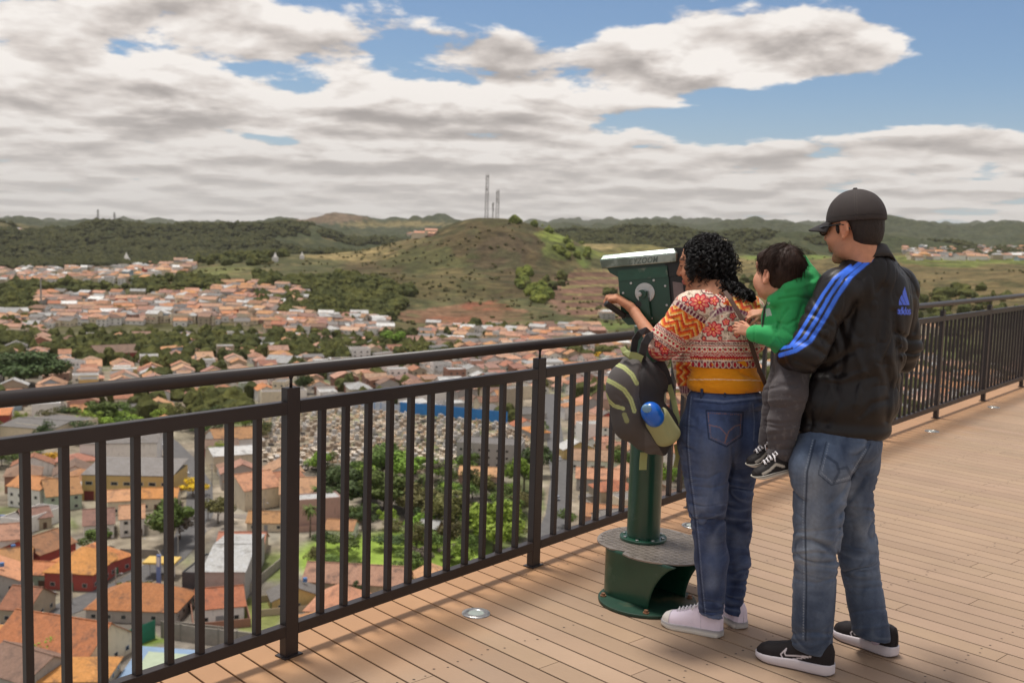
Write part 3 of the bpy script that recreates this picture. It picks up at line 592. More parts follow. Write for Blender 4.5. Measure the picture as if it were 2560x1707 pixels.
def build_town():
    random.seed(5); ASPH=mat('asphalt',(.105,.10,.098),rough=.9,var=.2,vscale=.5); DIRT=mat('paving',(.22,.19,.16),rough=.9,var=.25,vscale=.4)
    w2=lambda *p:[tuple(H(*q)[:2]) for q in p]
    road_sheet('street',w2((384,1085),(420,1108),(463,1153),(500,1215),(498,1288),(470,1350),(420,1400),(330,1460),(230,1500),(97,1548),(-60,1590)),9,ASPH)
    road_sheet('street',w2((1372,985),(1385,1080),(1402,1199),(1392,1290),(1370,1340),(1340,1380)),8,ASPH)
    road_sheet('street',w2((470,1350),(560,1290),(700,1300),(770,1260)),5,DIRT)
    # --- named buildings
    y=lm((205,1252),(430,1246),20,8.5,'flat','yellow','cement','long yellow two storey warehouse with red shutters beside the main street',detail=0,name='warehouse',cat='warehouse')
    Ly=y.children[0].dimensions[0] if y.children else 30; A,B,c,L,th=front((205,1252),(430,1246))
    rb=roof_mb('shed',L,20,2.2,.3).build('roof',R_('cement'),y); rb.location=(0,0,9.2)
    for i,u in enumerate(np.linspace(-L/2+2.5,L/2-2.5,7)):
        wd=inst('window',window_me(),y,(u,-10,6.4),0,(2.6,1,1.3)); inst('pane',pane_me(),wd,(0,0,0))
    for i,u in enumerate(np.linspace(-L/2+2.5,L/2-3,6)): inst('door',door_me('shutter_red',(.17,.03,.025)) if i<3 else door_me('shop_white',(.5,.5,.48)),y,(u,-10,1.8),0,(3.4,1,3.5))
    b=MB(); b.box((L/2-5,-10.1,3.9),(8,.3,.9)); b.build('shop_sign',mat('sign_red',(.42,.05,.04),rough=.5),y); b=MB(); b.box((L/2-1.2,-10.15,3.9),(2.4,.3,1.0)); b.build('shop_sign',mat('sign_blue',(.05,.12,.4),rough=.5),y)
    lm((200,1172),(392,1166),22,10,'gable','white','cement','long pale hall with grey sheet roof behind the yellow warehouse',detail=0,name='warehouse',cat='warehouse',rise=2.0)
    lm((20,1268),(100,1275),12,7.5,'gable','white','orange_tile','white house with green garage doors left of the yellow warehouse')
    lm((118,1285),(205,1272),14,6,'gable','pale green','terracotta','tiled house with green walls against the left end of the yellow warehouse',rise=4.2)
    lm((112,1478),(232,1484),17,5,'hip','red','orange_tile','red walled house with bright orange hip roof behind the parked silver car',rise=4.5)
    lm((225,1462),(330,1425),14,4.6,'hip','red','orange_tile','red walled house with orange roof nearest the bend of the street',rise=4.0)
    lm((100,1430),(190,1395),14,5,'gable','red','rust_tile','rust roofed house behind the two red walled houses')
    lm((48,1470),(128,1476),9,4,'gable','pale green','terracotta','small pale green house left of the red walled house')
    lm((215,1555),(440,1566),15,3.6,'hip','grey','rust_tile','long low house with patchy rust red tiles above the grassy yard',rise=4.2)
    lm((-20,1660),(215,1700),16,4.5,'gable','cream','rust_tile','cream gabled house with large rust tile roof at lower left',rise=5.0)
    lm((95,1745),(262,1735),12,3.2,'hip','beige','orange_tile','low house with sandy ochre roof at the bottom left edge',rise=2.5)
    lm((-60,1720),(60,1760),14,4,'gable','grey','old_tile','house with dark weathered roof in the lower left corner',rise=3.2)
    lm((0,1560),(70,1568),12,4,'gable','beige','rust_tile','rust roofed house at the left edge beside the teal wall',rise=3.6)
    g=lm((505,1510),(612,1512),34,8,'flat','grey','zinc','grey metal hall with dark slate front beside the filling station',detail=0,name='warehouse',cat='warehouse')
    A,B,c,L,th=front((505,1510),(612,1512)); rb=roof_mb('gable',L,34,2.2,.3).build('roof',R_('zinc'),g); rb.location=(0,0,8.6)
    s=lm((455,1502),(503,1506),16,7,'flat','grey','cement','dark slate office block with faded lettering in front of the grey hall',detail=0,name='office',cat='office')
    for o in s.children:
        if o.name.startswith('wall'): o.data=o.data.copy(); o.data.materials.clear(); o.data.materials.append(mat('slate',(.045,.05,.06),rough=.6,var=.2,vscale=1))
    A,B,c,L,th=front((455,1502),(503,1506)); b=MB()
    for i in range(7): b.box((-L/2+1.2+i*(L-2)/7,-8.06,2.2),((L-2)/11,.08,.8))
    b.build('lettering',mat('pale_letter',(.5,.5,.5),rough=.6),s)
    lm((540,1408),(655,1404),14,3.4,'gable','beige','rust_tile','house with solar panels on its rust tiled roof behind the grey hall',detail=1,rise=3.4)
    sp=[o for o in SC.objects if o.get('label','').startswith('house with solar')][0]
    for o in sp.children:
        if o.name.startswith('roof'): ro_=o
    b=MB(); 
    for i in range(5): b.box((-4+i*1.8,-3.6,1.85),(1.6,3.0,.10),M=rotm(0,math.atan(3.4/7),0))
    b.build('solar_panels',mat('solar',(.02,.035,.09),rough=.2,spec=.7),ro_)
    lm((612,1278),(700,1268),16,7.5,'gable','cream','terracotta','big cream house with blank gable wall left of the tree grove',detail=1,rise=4.0)
    lm((700,1285),(800,1282),17,7,'gable','cream','terracotta','second big cream house touching the blank gable wall one',detail=1,rise=3.6)
    lm((617,1330),(712,1330),10,3.2,'gable','cream','orange_tile','small cream house with orange roof below the two big cream houses')
    lm((655,1255),(770,1238),15,5,'gable','beige','terracotta','terracotta roofed house between the big cream houses and the graves',detail=1)
    lm((758,1492),(1010,1502),11,4.2,'gable','beige','orange_tile','long orange roofed building below the green field',rise=3.4,detail=1)
    lm((762,1570),(900,1580),14,4.2,'hip','cream','orange_tile','cream house with pointed orange hip roof in front of the long orange one',rise=4.6)
    lm((812,1352),(880,1360),9,4,'gable','white','orange_tile','small white house with orange roof left of the brick hut')
    lm((1046,1352),(1088,1356),7,4.5,'gable','raw brick','zinc','small brick hut with grey metal roof at the top of the green field',rise=1.5)
    a=lm((1140,1186),(1300,1190),14,12.5,'flat','grey','cement','grey three storey apartment block in front of the graves',detail=2,name='apartment_block',cat='apartment block',doors=False)
    lm((1146,1216),(1250,1220),10,4.6,'gable','pink','orange_tile','orange roofed house directly in front of the grey apartment block')
    lm((0,1098),(130,1106),26,6,'gable','cream','cement','long cream shed with pale roof at the left edge under the handrail',detail=0,name='warehouse',cat='warehouse',rise=1.6)
    lm((132,1104),(245,1080),26,6,'flat','cream','cement','flat cream shed with green stripe beside the long cream shed',detail=0,name='warehouse',cat='warehouse')
    lm((540,1130),(650,1120),16,5,'gable','white','terracotta','terracotta roofed house between main street and graves',detail=1)
    lm((535,1180),(640,1170),16,6.5,'gable','cream','white_sheet','white roofed hall beside the main street',detail=0,name='warehouse',cat='warehouse',rise=1.8)
    lm((0,1335),(60,1340),18,4.5,'flat','white','cement','white yard building with blue canopy at the left edge',detail=1)
    lm((60,1330),(130,1322),10,4,'gable','beige','old_tile','brown roofed house beside the white yard building')
    lm((210,1355),(285,1345),14,5,'gable','white','old_tile','dark roofed house with two skylights left of the tree by the street')
    lm((300,1345),(360,1338),12,6,'gable','white','orange_tile','white gabled house in front of the yellow warehouse')
    lm((270,1290),(345,1285),11,5,'gable','cream','orange_tile','orange roofed house close to the yellow warehouse wall')
    lm((350,1280),(440,1275),10,4.6,'gable','cream','terracotta','terracotta house by the street below the yellow warehouse')
    lm((130,875+70),(215,938),18,9,'flat','white','cement','tall white block beside the big dark tree',detail=2,name='apartment_block',cat='apartment block',doors=False)
    lm((240,905),(348,897),22,6,'gable','red','old_tile','long dark roofed hall in front of the tree belt',detail=0,name='warehouse',cat='warehouse')
    lm((660,925),(740,930),18,6,'gable','cream','zinc','pale hall with sheet roof in front of the tree belt',detail=0,name='warehouse',cat='warehouse')
    lm((395,980),(455,990),16,9,'flat','white','zinc','white flat roofed block half hidden by the handrail',detail=1)
    lm((680,1010),(712,1012),14,12,'flat','cream','cement','tall cream block behind the tall railing post',detail=2,name='apartment_block',cat='apartment block',doors=False)
    lm((1245,1030),(1275,1034),14,13,'flat','beige','cement','tall blank beige block behind the right end of the blue wall',detail=0,name='apartment_block',cat='apartment block')
    lm((1430,1090),(1560,1100),16,6,'gable','white','rust_tile','wide red roofed house right of the second street',detail=2)
    lm((1425,1175),(1560,1180),14,4.5,'gable','white','orange_tile','orange roofed white house below the wide red roofed one',detail=2)
    lm((1440,1225),(1560,1235),12,5.5,'gable','grey','terracotta','grey house with terracotta roof seen under the orange roofed one')
    lm((1450,1320),(1560,1330),12,4.5,'gable','pink','orange_tile','pink house with orange roof low between railing bars left of the pedestal')
    # blue and white cemetery wall
    BW=mat('wall_blue',(.03,.20,.52),rough=.7,var=.12,vscale=.3); WW=mat('wall_pale',(.5,.55,.62),rough=.8,var=.2,vscale=.6)
    panel_wall('boundary_wall',[H(1000,1032),H(1130,1045),H(1268,1060)],6.0,BW,'bright blue wall behind the graves')
    panel_wall('boundary_wall',[H(790,1012),H(905,1022),H(1000,1032)],4.4,WW,'pale blue and white striped wall left of the bright blue wall',post=BW)
    CW=mat('concrete_wall',(.27,.24,.20),rough=.9,var=.2,vscale=.5)
    panel_wall('boundary_wall',[H(300,1395),H(395,1400),H(420,1445)],2.6,CW,'long beige yard wall in front of the tree by the street')
    panel_wall('boundary_wall',[H(405,1600),H(500,1612),H(640,1625)],4.0,CW,'grey panel wall behind the ball court',post=mat('pilaster',(.2,.18,.15),rough=.9))
    panel_wall('boundary_wall',[H(610,1495),H(655,1460),H(715,1405)],2.6,CW,'pale yard wall right of the grey metal hall')
    panel_wall('boundary_wall',[H(440,1590),H(560,1600)],3.0,CW,'rendered wall between the grassy yard and the ball court')
    panel_wall('boundary_wall',[H(0,1600),H(110,1560)],3.0,mat('teal_wall',(.30,.45,.40),rough=.8,var=.2,vscale=.6),'pale teal yard wall at left below the red walled house')
    panel_wall('court_fence',[H(195,1690),H(290,1640),H(388,1596)],4.5,mat('green_net',(.02,.17,.10),rough=.8,var=.15,vscale=.8),'dark green screen fence beside the ball court',cat='fence',th=.1)
    for a,b_ in(((1000,1032),(1268,1062)),((790,1012),(1000,1032))):
        A_,B_=H(*a),H(*b_)
        for q in np.linspace(0,1,14): p=A_+(B_-A_)*q; OCC.append((p[0],p[1],3.5)); OCC.append((p[0]*.985,p[1]*.985,4)); OCC.append((p[0]*.965,p[1]*.965,4))
    # ball court
    ct=empty('ball_court',(0,0,0),label='outdoor ball court with pale green centre and blue border',cat='ball court')
    Q=[H(*q) for q in((283,1716),(352,1622),(560,1640),(520,1740))]; z=max(q[2] for q in Q)+.25; b=MB(); b.add([(q[0],q[1],z) for q in Q]+[(q[0],q[1],z-2) for q in Q],[(3,2,1,0)]+[(i,(i+1)%4,(i+1)%4+4,i+4) for i in range(4)]); b.build('border',mat('court_blue',(.20,.29,.42),rough=.8,var=.12,vscale=.4),ct)
    C=sum(Q)/4; Q2=[C+(q-C)*.74 for q in Q]; b=MB(); b.add([(q[0],q[1],z+.02) for q in Q2],[(3,2,1,0)]); b.build('playing_area',mat('court_green',(.36,.42,.30),rough=.8,var=.12,vscale=.4),ct); OCC.append((C[0],C[1],16)); root_at(ct,(float(C[0]),float(C[1]),float(z)))
    # little lawns are part of the ground; street furniture
    st=empty('filling_station_sign',(0,0,0),label='tall blue and white pylon sign of the filling station',cat='sign'); q=H(397,1480); b=MB(); b.box((0,0,5),(1.1,.6,10)); b.build('pillar',mat('sign_pillar',(.16,.22,.45),rough=.5),st); b=MB(); b.box((0,-.32,8.2),(.8,.06,2.6)); b.build('face',mat('sign_white',(.7,.7,.72),rough=.5),st); st.location=(q[0],q[1],q[2]); 
    cn=empty('canopy',(0,0,0),label='flat yellow edged canopy of the filling station',cat='canopy'); q=H(405,1442); b=MB(); b.box((0,0,4.6),(9,6,.5)); b.build('roof',mat('canopy_yellow',(.60,.40,.10),rough=.5),cn)
    for sx in(-3.4,3.4): b=MB(); b.box((sx,0,2.2),(.3,.3,4.4)); b.build('column',mat('sign_white',(.7,.7,.72)),cn)
    cn.location=tuple(q); OCC.append((q[0],q[1],6))
    # --- cars
    def car_parts(colr):
        cm=mat('car_'+colr,{'white':(.62,.62,.62),'silver':(.30,.31,.33),'dark':(.03,.035,.045),'red':(.35,.03,.03),'blue':(.04,.10,.3)}[colr],rough=.25,spec=.6,coat=.5); gm=mat('car_glass',(.015,.018,.022),rough=.08,spec=.8); tm=mat('tyre',(.015,.015,.015),rough=.8)
        def body():
            b=MB(); pr=[(-2.1,.28),(-2.1,.75),(-1.95,.88),(-1.2,.92),(1.0,.90),(2.0,.72),(2.1,.5),(2.1,.28)]; n=len(pr); b.add([(x,-.83,z) for x,z in pr]+[(x,.83,z) for x,z in pr],[tuple(range(n)),tuple(range(2*n-1,n-1,-1))]+[(i,i+n,(i+1)%n+n,(i+1)%n) for i in range(n)]); return bevel(b.build('body',cm),.06,2)
        def cab():
            b=MB(); lo=[(-1.85,-.76,.88),(1.05,-.76,.88),(1.05,.76,.88),(-1.85,.76,.88)]; hi=[(-1.35,-.62,1.42),(.35,-.62,1.42),(.35,.62,1.42),(-1.35,.62,1.42)]; b.add(lo+hi,[(0,1,5,4),(1,2,6,5),(2,3,7,6),(3,0,4,7),(4,5,6,7)]); return b.build('windows',gm)
        def roof():
            b=MB(); b.box((-.5,0,1.44),(1.66,1.22,.05)); return b.build('roof',cm)
        def wh():
            b=MB(); b.cyl((0,0,0),.32,.22,20,axis=(0,1,0)); return b.build('wheel',tm)
        def lt(): b=MB(); b.box((0,0,0),(.06,.32,.14)); return b.build('headlight',mat('headlight',(.7,.7,.65),rough=.2))
        return shared('cb'+colr,body),shared('cab',cab),shared('cr'+colr,roof),shared('wh',wh),shared('hl',lt)
    def car(px,py,colr,deg,label):
        q=H(px,py); A,Bc,Cc,Dc,Ec=car_parts(colr); r=empty('parked_car',(q[0],q[1],q[2]+.14),math.radians(deg),label=label,cat='car',group='cars in the streets of the town')
        inst('body',A,r,(0,0,0)); inst('windows',Bc,r,(0,0,0)); inst('roof',Cc,r,(0,0,0))
        for x in(-1.35,1.35):
            for y in(-.8,.8): inst('wheel',Dc,r,(x,y,.32))
        for y in(-.6,.6): inst('headlight',Ec,r,(2.1,y,.62))
    for a in ((466,1184,'white',-66,'white car on the main street beside the yellow warehouse'),(458,1208,'white',-66,'second white car just below the yellow warehouse corner by the flowering tree'),(501,1284,'white',110,'white car on the street below the yellow flowering tree'),(118,1492,'silver',15,'silver hatchback parked before the red walled house'),(330,1248,'white',170,'white car parked at the shutters of the yellow warehouse'),(356,1248,'dark',20,'dark car parked between white car and red shutter'),(300,1248,'dark',80,'dark car near the left shutters of the yellow warehouse'),(392,1132,'red',-66,'red car on the main street behind the yellow warehouse roof'),
        (405,1115,'white',-66,'white car far up the main street'),(30,1440,'dark',30,'dark car in the yard at the left edge'),(578,1352,'red',30,'red car by the trees right of the main street'),(600,1345,'blue',20,'blue car beside the red car right of the main street'),(1392,1250,'silver',100,'silver car on the second street near the railing post'),(1398,1150,'white',95,'white car further up the second street'),(10,1300,'blue',0,'blue car under the canopy at the left edge')): car(*a)
    # --- poles along the streets
    PM=mat('concrete_pole',(.36,.34,.31),rough=.9)
    def pole():
        b=MB(); b.tube([(0,0,-.5),(0,0,8.6)],[.20,.12],8); return b.build('pole',PM)
    def arm():
        b=MB(); b.box((0,0,8.0),(2.0,.12,.12)); b.box((0,0,7.3),(1.4,.10,.10)); return b.build('cross_arm',mat('dark_timber',(.08,.06,.05),rough=.9))
    def lampm():
        b=MB(); b.tube([(0,0,6.6),(0,-1.2,7.2)],.05,6); b.box((0,-1.6,7.2),(.25,.8,.14)); return b.build('lamp_head',mat('lamp_grey',(.4,.4,.4),rough=.5))
    for (x,y,l) in ((352,1405,'by the yard wall bend'),(445,1395,'on the street bend near the yellow canopy'),(520,1305,'beside the white car below the flowering tree'),(530,1215,'across the street from the yellow warehouse'),(488,1145,'where the main street passes the white roofed hall'),(430,1095,'highest up the main street'),(180,1512,'in front of the red walled house'),(60,1560,'at the left end of the lower street'),(1420,1300,'on the second street nearest the deck'),(1425,1180,'on the second street beside the orange roofed white house'),(1350,1100,'on the left side of the second street'),(1395,1010,'farthest up the second street'),(660,1310,'by the lane below the big cream houses'),(290,1500,'between the two red walled houses')):
        q=H(x,y); t=empty('utility_pole',tuple(q),random.uniform(0,3),label='concrete utility pole '+l,cat='utility pole',group='utility poles in the town streets')
        inst('pole',shared('pole',pole),t,(0,0,0)); inst('cross_arm',shared('arm',arm),t,(0,0,0)); inst('lamp_head',shared('lampm',lampm),t,(0,0,0))
    # --- graves
    poly=[(655,1030),(700,1018),(790,1014),(905,1024),(1000,1036),(1130,1050),(1268,1064),(1330,1110),(1330,1160),(1140,1175),(1100,1180),(1040,1185),(1000,1180),(960,1150),(880,1160),(800,1175),(720,1190),(660,1170),(640,1110)]
    cm=[mat('grave_'+str(i),c,rough=.8,var=.25,vscale=1.2) for i,c in enumerate([(.72,.62,.50),(.56,.45,.33),(.34,.26,.19),(.58,.40,.26),(.08,.07,.065),(.46,.43,.40)])]
    def gm(k):
        def f():
            b=MB(); b.box((0,0,.45),(1.1,2.3,.9)); b.box((0,0,.95),(.9,2.0,.14),mi=1)
            if k%3==0: b.box((0,1.05,1.4),(.9,.22,1.5),mi=1)
            if k%3==1: b.box((0,1.0,1.5),(.16,.16,1.4),mi=1); b.box((0,1.0,1.75),(.7,.16,.16),mi=1)
            if k%3==2: b.box((0,.3,1.4),(1.3,1.6,1.9)); b.box((0,.3,2.4),(1.6,1.9,.18),mi=1)
            return b.build('grave',[cm[k%6],cm[(k*2+1)%6 if k%2 else 0]])
        return shared(('g',k),f)
    P=np.array([H(*q)[:2] for q in poly]); th=-1.18; ca,sa=math.cos(th),math.sin(th); cand=[]
    lo,hi=P.min(0),P.max(0); rng=np.random.default_rng(3)
    U=P@np.array([[ca,-sa],[sa,ca]]); ulo,uhi=U.min(0),U.max(0)
    gu=np.arange(ulo[0],uhi[0],2.9); gv=np.arange(ulo[1],uhi[1],3.6)
    for i,u in enumerate(gu):
        for j,v in enumerate(gv):
            if i%9==8 or rng.random()<.14: continue
            uu,vv=u+rng.normal(0,.25),v+rng.normal(0,.3); x,yy=uu*ca-vv*sa,uu*sa+vv*ca
            cand.append((x,yy))
    C=np.array(cand); ins=inpoly(C[:,0],C[:,1],[tuple(p) for p in P]); C=C[ins]; Z=ground_z(C[:,0],C[:,1]); o_=np.argsort(np.hypot(C[:,0],C[:,1])); C=C[o_];Z=Z[o_]
    # the nearest visible ones singly, the rest as one mass
    step=1; n=0; rest=MB()
    for i,(p,z) in enumerate(zip(C,Z)):
        k=int(rng.integers(0,12))
        if n<290: o=link(bpy.data.objects.new('grave',gm(k))); o.location=(p[0],p[1],z); o.rotation_euler=(0,0,th+rng.normal(0,.06)); tag(o,'one of the small packed graves of the cemetery behind the tree grove','grave','graves of the cemetery'); n+=1
        else:
            a=th+rng.normal(0,.06); c_,s_=math.cos(a),math.sin(a)
            for (x,y_,zz,w_,d_,h_) in ((0,0,.45,1.1,2.3,.9),)+(((0,1.05,1.3,.9,.25,1.5),) if k%3==0 else ((0,.3,1.4,1.4,1.7,2.0),) if k%3==2 else ()): rest.box((p[0]+x*c_-y_*s_,p[1]+x*s_+y_*c_,z+zz),(w_,d_,h_),a,mi=k%6)
    rest.build('distant_graves',cm,None,label='dense mass of pale tombs filling the upper cemetery up to the blue wall',cat='graves',kind='stuff')
    cem=P.mean(0); 
    gd=MB(); gd.add([(p[0],p[1],gz(p[0],p[1])+.12) for p in P],[tuple(range(len(P)))]); 
    # --- trees with names of their own
    def T(px,py,h,w,kind,label,n=2200): q=H(px,py); return tree(q[0],q[1],h,w,kind,label,n,mark=True)
    T(482,1243,6.5,8,'yellow','bright yellow flowering tree on the main street beside the yellow warehouse'); T(126,1165,6,9,'yellow','yellow flowering tree above the green walled tiled house')
    T(415,1372,15,12,'mid','large loose tree beside the main street in front of the yard wall',3000); T(450,1352,11,9,'bare','thin brownish tree leaning over the main street'); T(545,1310,9,8,'olive','olive tree right of the street opposite the white car')
    T(130,1655,7,8,'lime','light green bushy tree in front of the large rust roof at lower left',3000); T(330,1500,5.5,5,'olive','small olive tree on the pavement before the red walled houses'); T(240,1375,7,8,'mid','green tree left of the house with skylights')
    T(862,1290,16,17,'dark','large dark tree at the left end of the grove',3200); T(905,1285,15,15,'mid','rounded green tree in the middle of the grove',3000); T(960,1285,14,16,'mid','broad tree right of centre in the grove',3000); T(1010,1215,13,13,'bright','bright green round tree at the back of the grove',2600); T(955,1200,15,12,'mid','tall conical tree beside the graves',2600); T(925,1225,10,10,'lime','yellowish green tree between grove and graves')
    T(1030,1300,12,13,'olive','olive tree behind the brick hut'); T(1130,1335,14,14,'olive','brownish olive tree right of the brick hut',2600); T(1235,1385,17,16,'lime','large vivid light green tree nearest the railing post',3400); T(1190,1350,11,10,'mid','green tree tucked behind the vivid light green one'); T(1310,1235,14,12,'bright','bright tree beside the second street'); T(1345,1190,13,11,'dark','dark tree beside the grey apartment block'); T(1300,1290,9,10,'olive','scrubby tree between the vivid green tree and the second street')
    T(832,1425,4.5,8,'mid','round shrub standing alone in the green field'); T(1045,1420,6,7,'bare','leafless shrub in the green field'); T(1120,1400,5,7,'bare','dry brown thicket on the right of the green field'); T(880,1440,4,6,'mid','small shrub just above the long orange roof'); T(905,1500,5,4,'dark','dark pointed shrub against the long orange roof')
    T(60,968,22,34,'dark','huge dark tree mass at the left edge above the handrail',5000); T(120,962,18,22,'dark','dark tree adjoining the huge one at the left edge',3500); T(10,962,20,26,'dark','dark tree cut by the left edge of the view',3500)
    T(240,1062,12,17,'mid','green tree beside the flat cream shed',2600); T(275,1072,6,9,'lime','lime green bush left of the other lime bush'); T(325,1068,6,9,'lime','rounded lime green bush beneath the handrail'); T(150,1010+45,7,12,'dark','dark tree behind the flat cream shed')
    T(990,868,15,17,'bright','bright green tree standing out in front of the tree belt',2600); T(1508,905,8,16,'yellow','orange yellow flowering tree behind the backpack'); T(1410,912,5,6,'yellow','small yellow flowering tree left of the backpack')
    T(760,985,13,9,'dark','palm like dark tree right of the tall post top'); T(1560,1180,10,9,'mid','green tree behind the telescope column')
    for q,l in(((775,1345),'palm tree beside the small white house'),((1098,1320),'tall palm between the olive trees'),((1060,1260),'palm rising behind the grove'),((795,1290),'palm at the left end of the grove by the cream house')): p=H(*q); palm(p[0],p[1],9.5,l)
    # --- generic streets and lots
    th=math.atan2(-.931,.365); ca,sa=math.cos(th),math.sin(th); lots=[]; rr=random.Random(12)
    grass=[(760,1365),(1290,1340),(1300,1440),(1100,1470),(760,1480)]
    for bi in range(-32,33):
        v0=bi*37.0
        if bi%1==0:
            pass
        for side in(0,1):
            v=v0+(9 if side==0 else 26.5)
            u=-1000+rr.uniform(0,8)
            while u<1000:
                w=rr.choice([8,9,11,12,14]); d=rr.choice([10,12,13,15]); x=(u+w/2)*ca-(v+rr.uniform(-1.5,1.5))*sa; y=(u+w/2)*sa+(v)*ca; u+=w+rr.choice([.3,.6,1.5,3.0]) + (8 if int(u//95)!=int((u+w)//95) else 0)
                r=math.hypot(x,y); 
                if y<100 or r<205 or r>930 or abs(math.atan2(x,y))>.60: continue
                lots.append((r,x,y,w,d,th+rr.choice([0,0,math.pi/2])+rr.uniform(-.05,.05)))
    lots.sort(); XY=np.array([(l[1],l[2]) for l in lots]); Zl=ground_z(XY[:,0],XY[:,1]); V=np.stack([XY[:,0],XY[:,1],Zl],1); PXl,PYl=proj(V)
    gp=inpoly(PXl,PYl,grass); wood=fbm2(XY[:,0]/70,XY[:,1]/70,2,77); nh=0; stuffL=[]; treespots=[]
    cem_in=inpoly(XY[:,0],XY[:,1],[tuple(p) for p in P])
    belt=(PYl<905)&(PYl>835)&(PXl<1120)
    for i,(r,x,y,w,d,rz) in enumerate(lots):
        if PXl[i]<-60 or PXl[i]>2620 or PYl[i]>1740: continue
        if cem_in[i]: continue
        if gp[i] or belt[i] and rr.random()<.45 or wood[i]>.31 or (PXl[i]>1100 and PXl[i]<1330 and PYl[i]>1190) or (PXl[i]>800 and PXl[i]<1130 and PYl[i]>1160 and PYl[i]<1370): treespots.append((x,y,r)); continue
        if not free(x,y,.5*math.hypot(w,d)*.56): continue
        if rr.random()<.05: treespots.append((x,y,r)); continue
        k=rr.choices(['gable','hip','shed','flat'],[.56,.20,.10,.14])[0]; h=rr.choice([3.2,3.4,4.5,6.2,6.4]) if k!='flat' else rr.choice([4,6.5,7,9.5]); wc=rr.choices(list(WALLS),[26,18,14,7,7,12,4,4,3,5])[0]; rc=rr.choices(['terracotta','orange_tile','old_tile','rust_tile','cement','zinc'],[30,22,14,18,10,6])[0]; wc=wc if rr.random()<.7 else 'white'
        if k=='flat': rc=rr.choice(['cement','zinc','cement'])
        if k=='shed': rc=rr.choice(['cement','zinc','terracotta','rust_tile'])
        if nh<262: house(x,y,w,d,h,k,wc,rc,rz,2 if r<300 else 1,clutter=r<380); nh+=1
        else: stuffL.append((x,y,w,d,h,k,wc,rc,rz)); OCC.append((x,y,4))
        if rr.random()<.16 and r<700: treespots.append((x+rr.uniform(-9,9),y+rr.uniform(-9,9),r))
    # a few small trees and shrubs singly; beyond that the canopy is one mass
    kinds=['dark','mid','mid','olive','bright','lime','bare']; nt=0; mass=[]
    treespots.sort(key=lambda q:q[2])
    for (x,y,r) in treespots:
        for j in range(2 if r<520 else 3):
            xx,yy=x+rr.uniform(-8,8),y+rr.uniform(-8,8)
            if not free(xx,yy,1.0): continue
            if nt<235: tree(xx,yy,rr.uniform(5,10.5),rr.uniform(5.5,10),rr.choices(kinds,[3,4,4,3,3,2,1.2])[0],n=1300 if r<450 else 800); nt+=1
            else: mass.append((xx,yy))
    # backyards walls etc. near the viewer
    # --- houses of the hillside quarters and the far valley, one mass
    CL=[(0,370,672,712,200),(95,500,742,815,230),(450,760,742,812,150),(540,760,716,742,40),(680,965,800,842,150),(1040,1520,822,872,130),(0,110,792,850,60),(2260,2560,622,650,170),(1020,1085,583,596,22),(1480,1520,790,800,4),(1540,1700,850,880,60),(2100,2330,820,860,40),(300,480,660,690,60),(20,60,575,585,5)]
    rg=np.random.default_rng(9)
    for (x0,x1,y0,y1,n) in CL:
        for i in range(n):
            q=H(rg.uniform(x0,x1),rg.uniform(y0,y1)); big=1.0 if math.hypot(q[0],q[1])<1500 else 1.25
            wc=rr.choices(list(WALLS),[46,24,8,4,4,8,2,2,1,1])[0]; rc=rr.choices(['terracotta','orange_tile','old_tile','rust_tile','cement','zinc','white_sheet'],[26,24,10,12,12,9,9])[0]
            stuffL.append((q[0],q[1],rr.uniform(9,18)*big,rr.uniform(9,13)*big,rr.choice([3.5,5,6.5,8]),rr.choices(['gable','hip','flat'],[6,2,2])[0],wc,rc,rr.uniform(-.6,.6)))
    wk=list(WALLS); rk=['terracotta','orange_tile','old_tile','rust_tile','cement','zinc','white_sheet']; ms=[W_(k) for k in wk]+[R_(k,True) for k in rk]; big=MB()
    S=np.array([(q[0],q[1]) for q in stuffL]); SZ=ground_z(S[:,0],S[:,1])
    for (x,y,w,d,h,k,wc,rc,rz),z in zip(stuffL,SZ):
        rise={'gable':d*.22,'hip':min(w,d)*.24,'shed':d*.12,'flat':0}[k]; c_,s_=math.cos(rz),math.sin(rz)
        for m_,dz,mi in((wall_mb(k,w,d,h,rise),0,wk.index(wc)),(roof_mb(k,w,d,rise),h,len(wk)+rk.index(rc))):
            bb=len(big.v); big.v+=[(x+p[0]*c_-p[1]*s_,y+p[0]*s_+p[1]*c_,z+p[2]+dz) for p in m_.v]; big.f+=[tuple(q+bb for q in f) for f in m_.f]; big.mi+=[mi]*len(m_.f)
    ms.append(mat('opening',(.03,.03,.03),rough=.5))
    for (x,y,w,d,h,k,wc,rc,rz),z in zip(stuffL,SZ):
        if math.hypot(x,y)>1500: continue
        c_,s_=math.cos(rz),math.sin(rz)
        for nx,ny,L in((0,-1,w),(1,0,d),(-1,0,d),(0,1,w)):
            wx,wy=nx*c_-ny*s_,nx*s_+ny*c_
            if wx*x+wy*y>0: continue
            n=max(1,int(L/4))
            for f_ in range(max(1,int(h/2.9))):
                for i in range(n):
                    u=(i+.5)/n*L-L/2; lx,ly=(u,ny*(d/2+.02)) if nx==0 else (nx*(w/2+.02),u); big.box((x+lx*c_-ly*s_,y+lx*s_+ly*c_,z+1.5+2.9*f_),(1.3,.12,1.1) if nx==0 else (.12,1.3,1.1),rz,mi=len(ms)-1)
    big.build('distant_houses',ms,None,label='mass of small tiled houses covering the far half of the valley',cat='houses',kind='stuff')
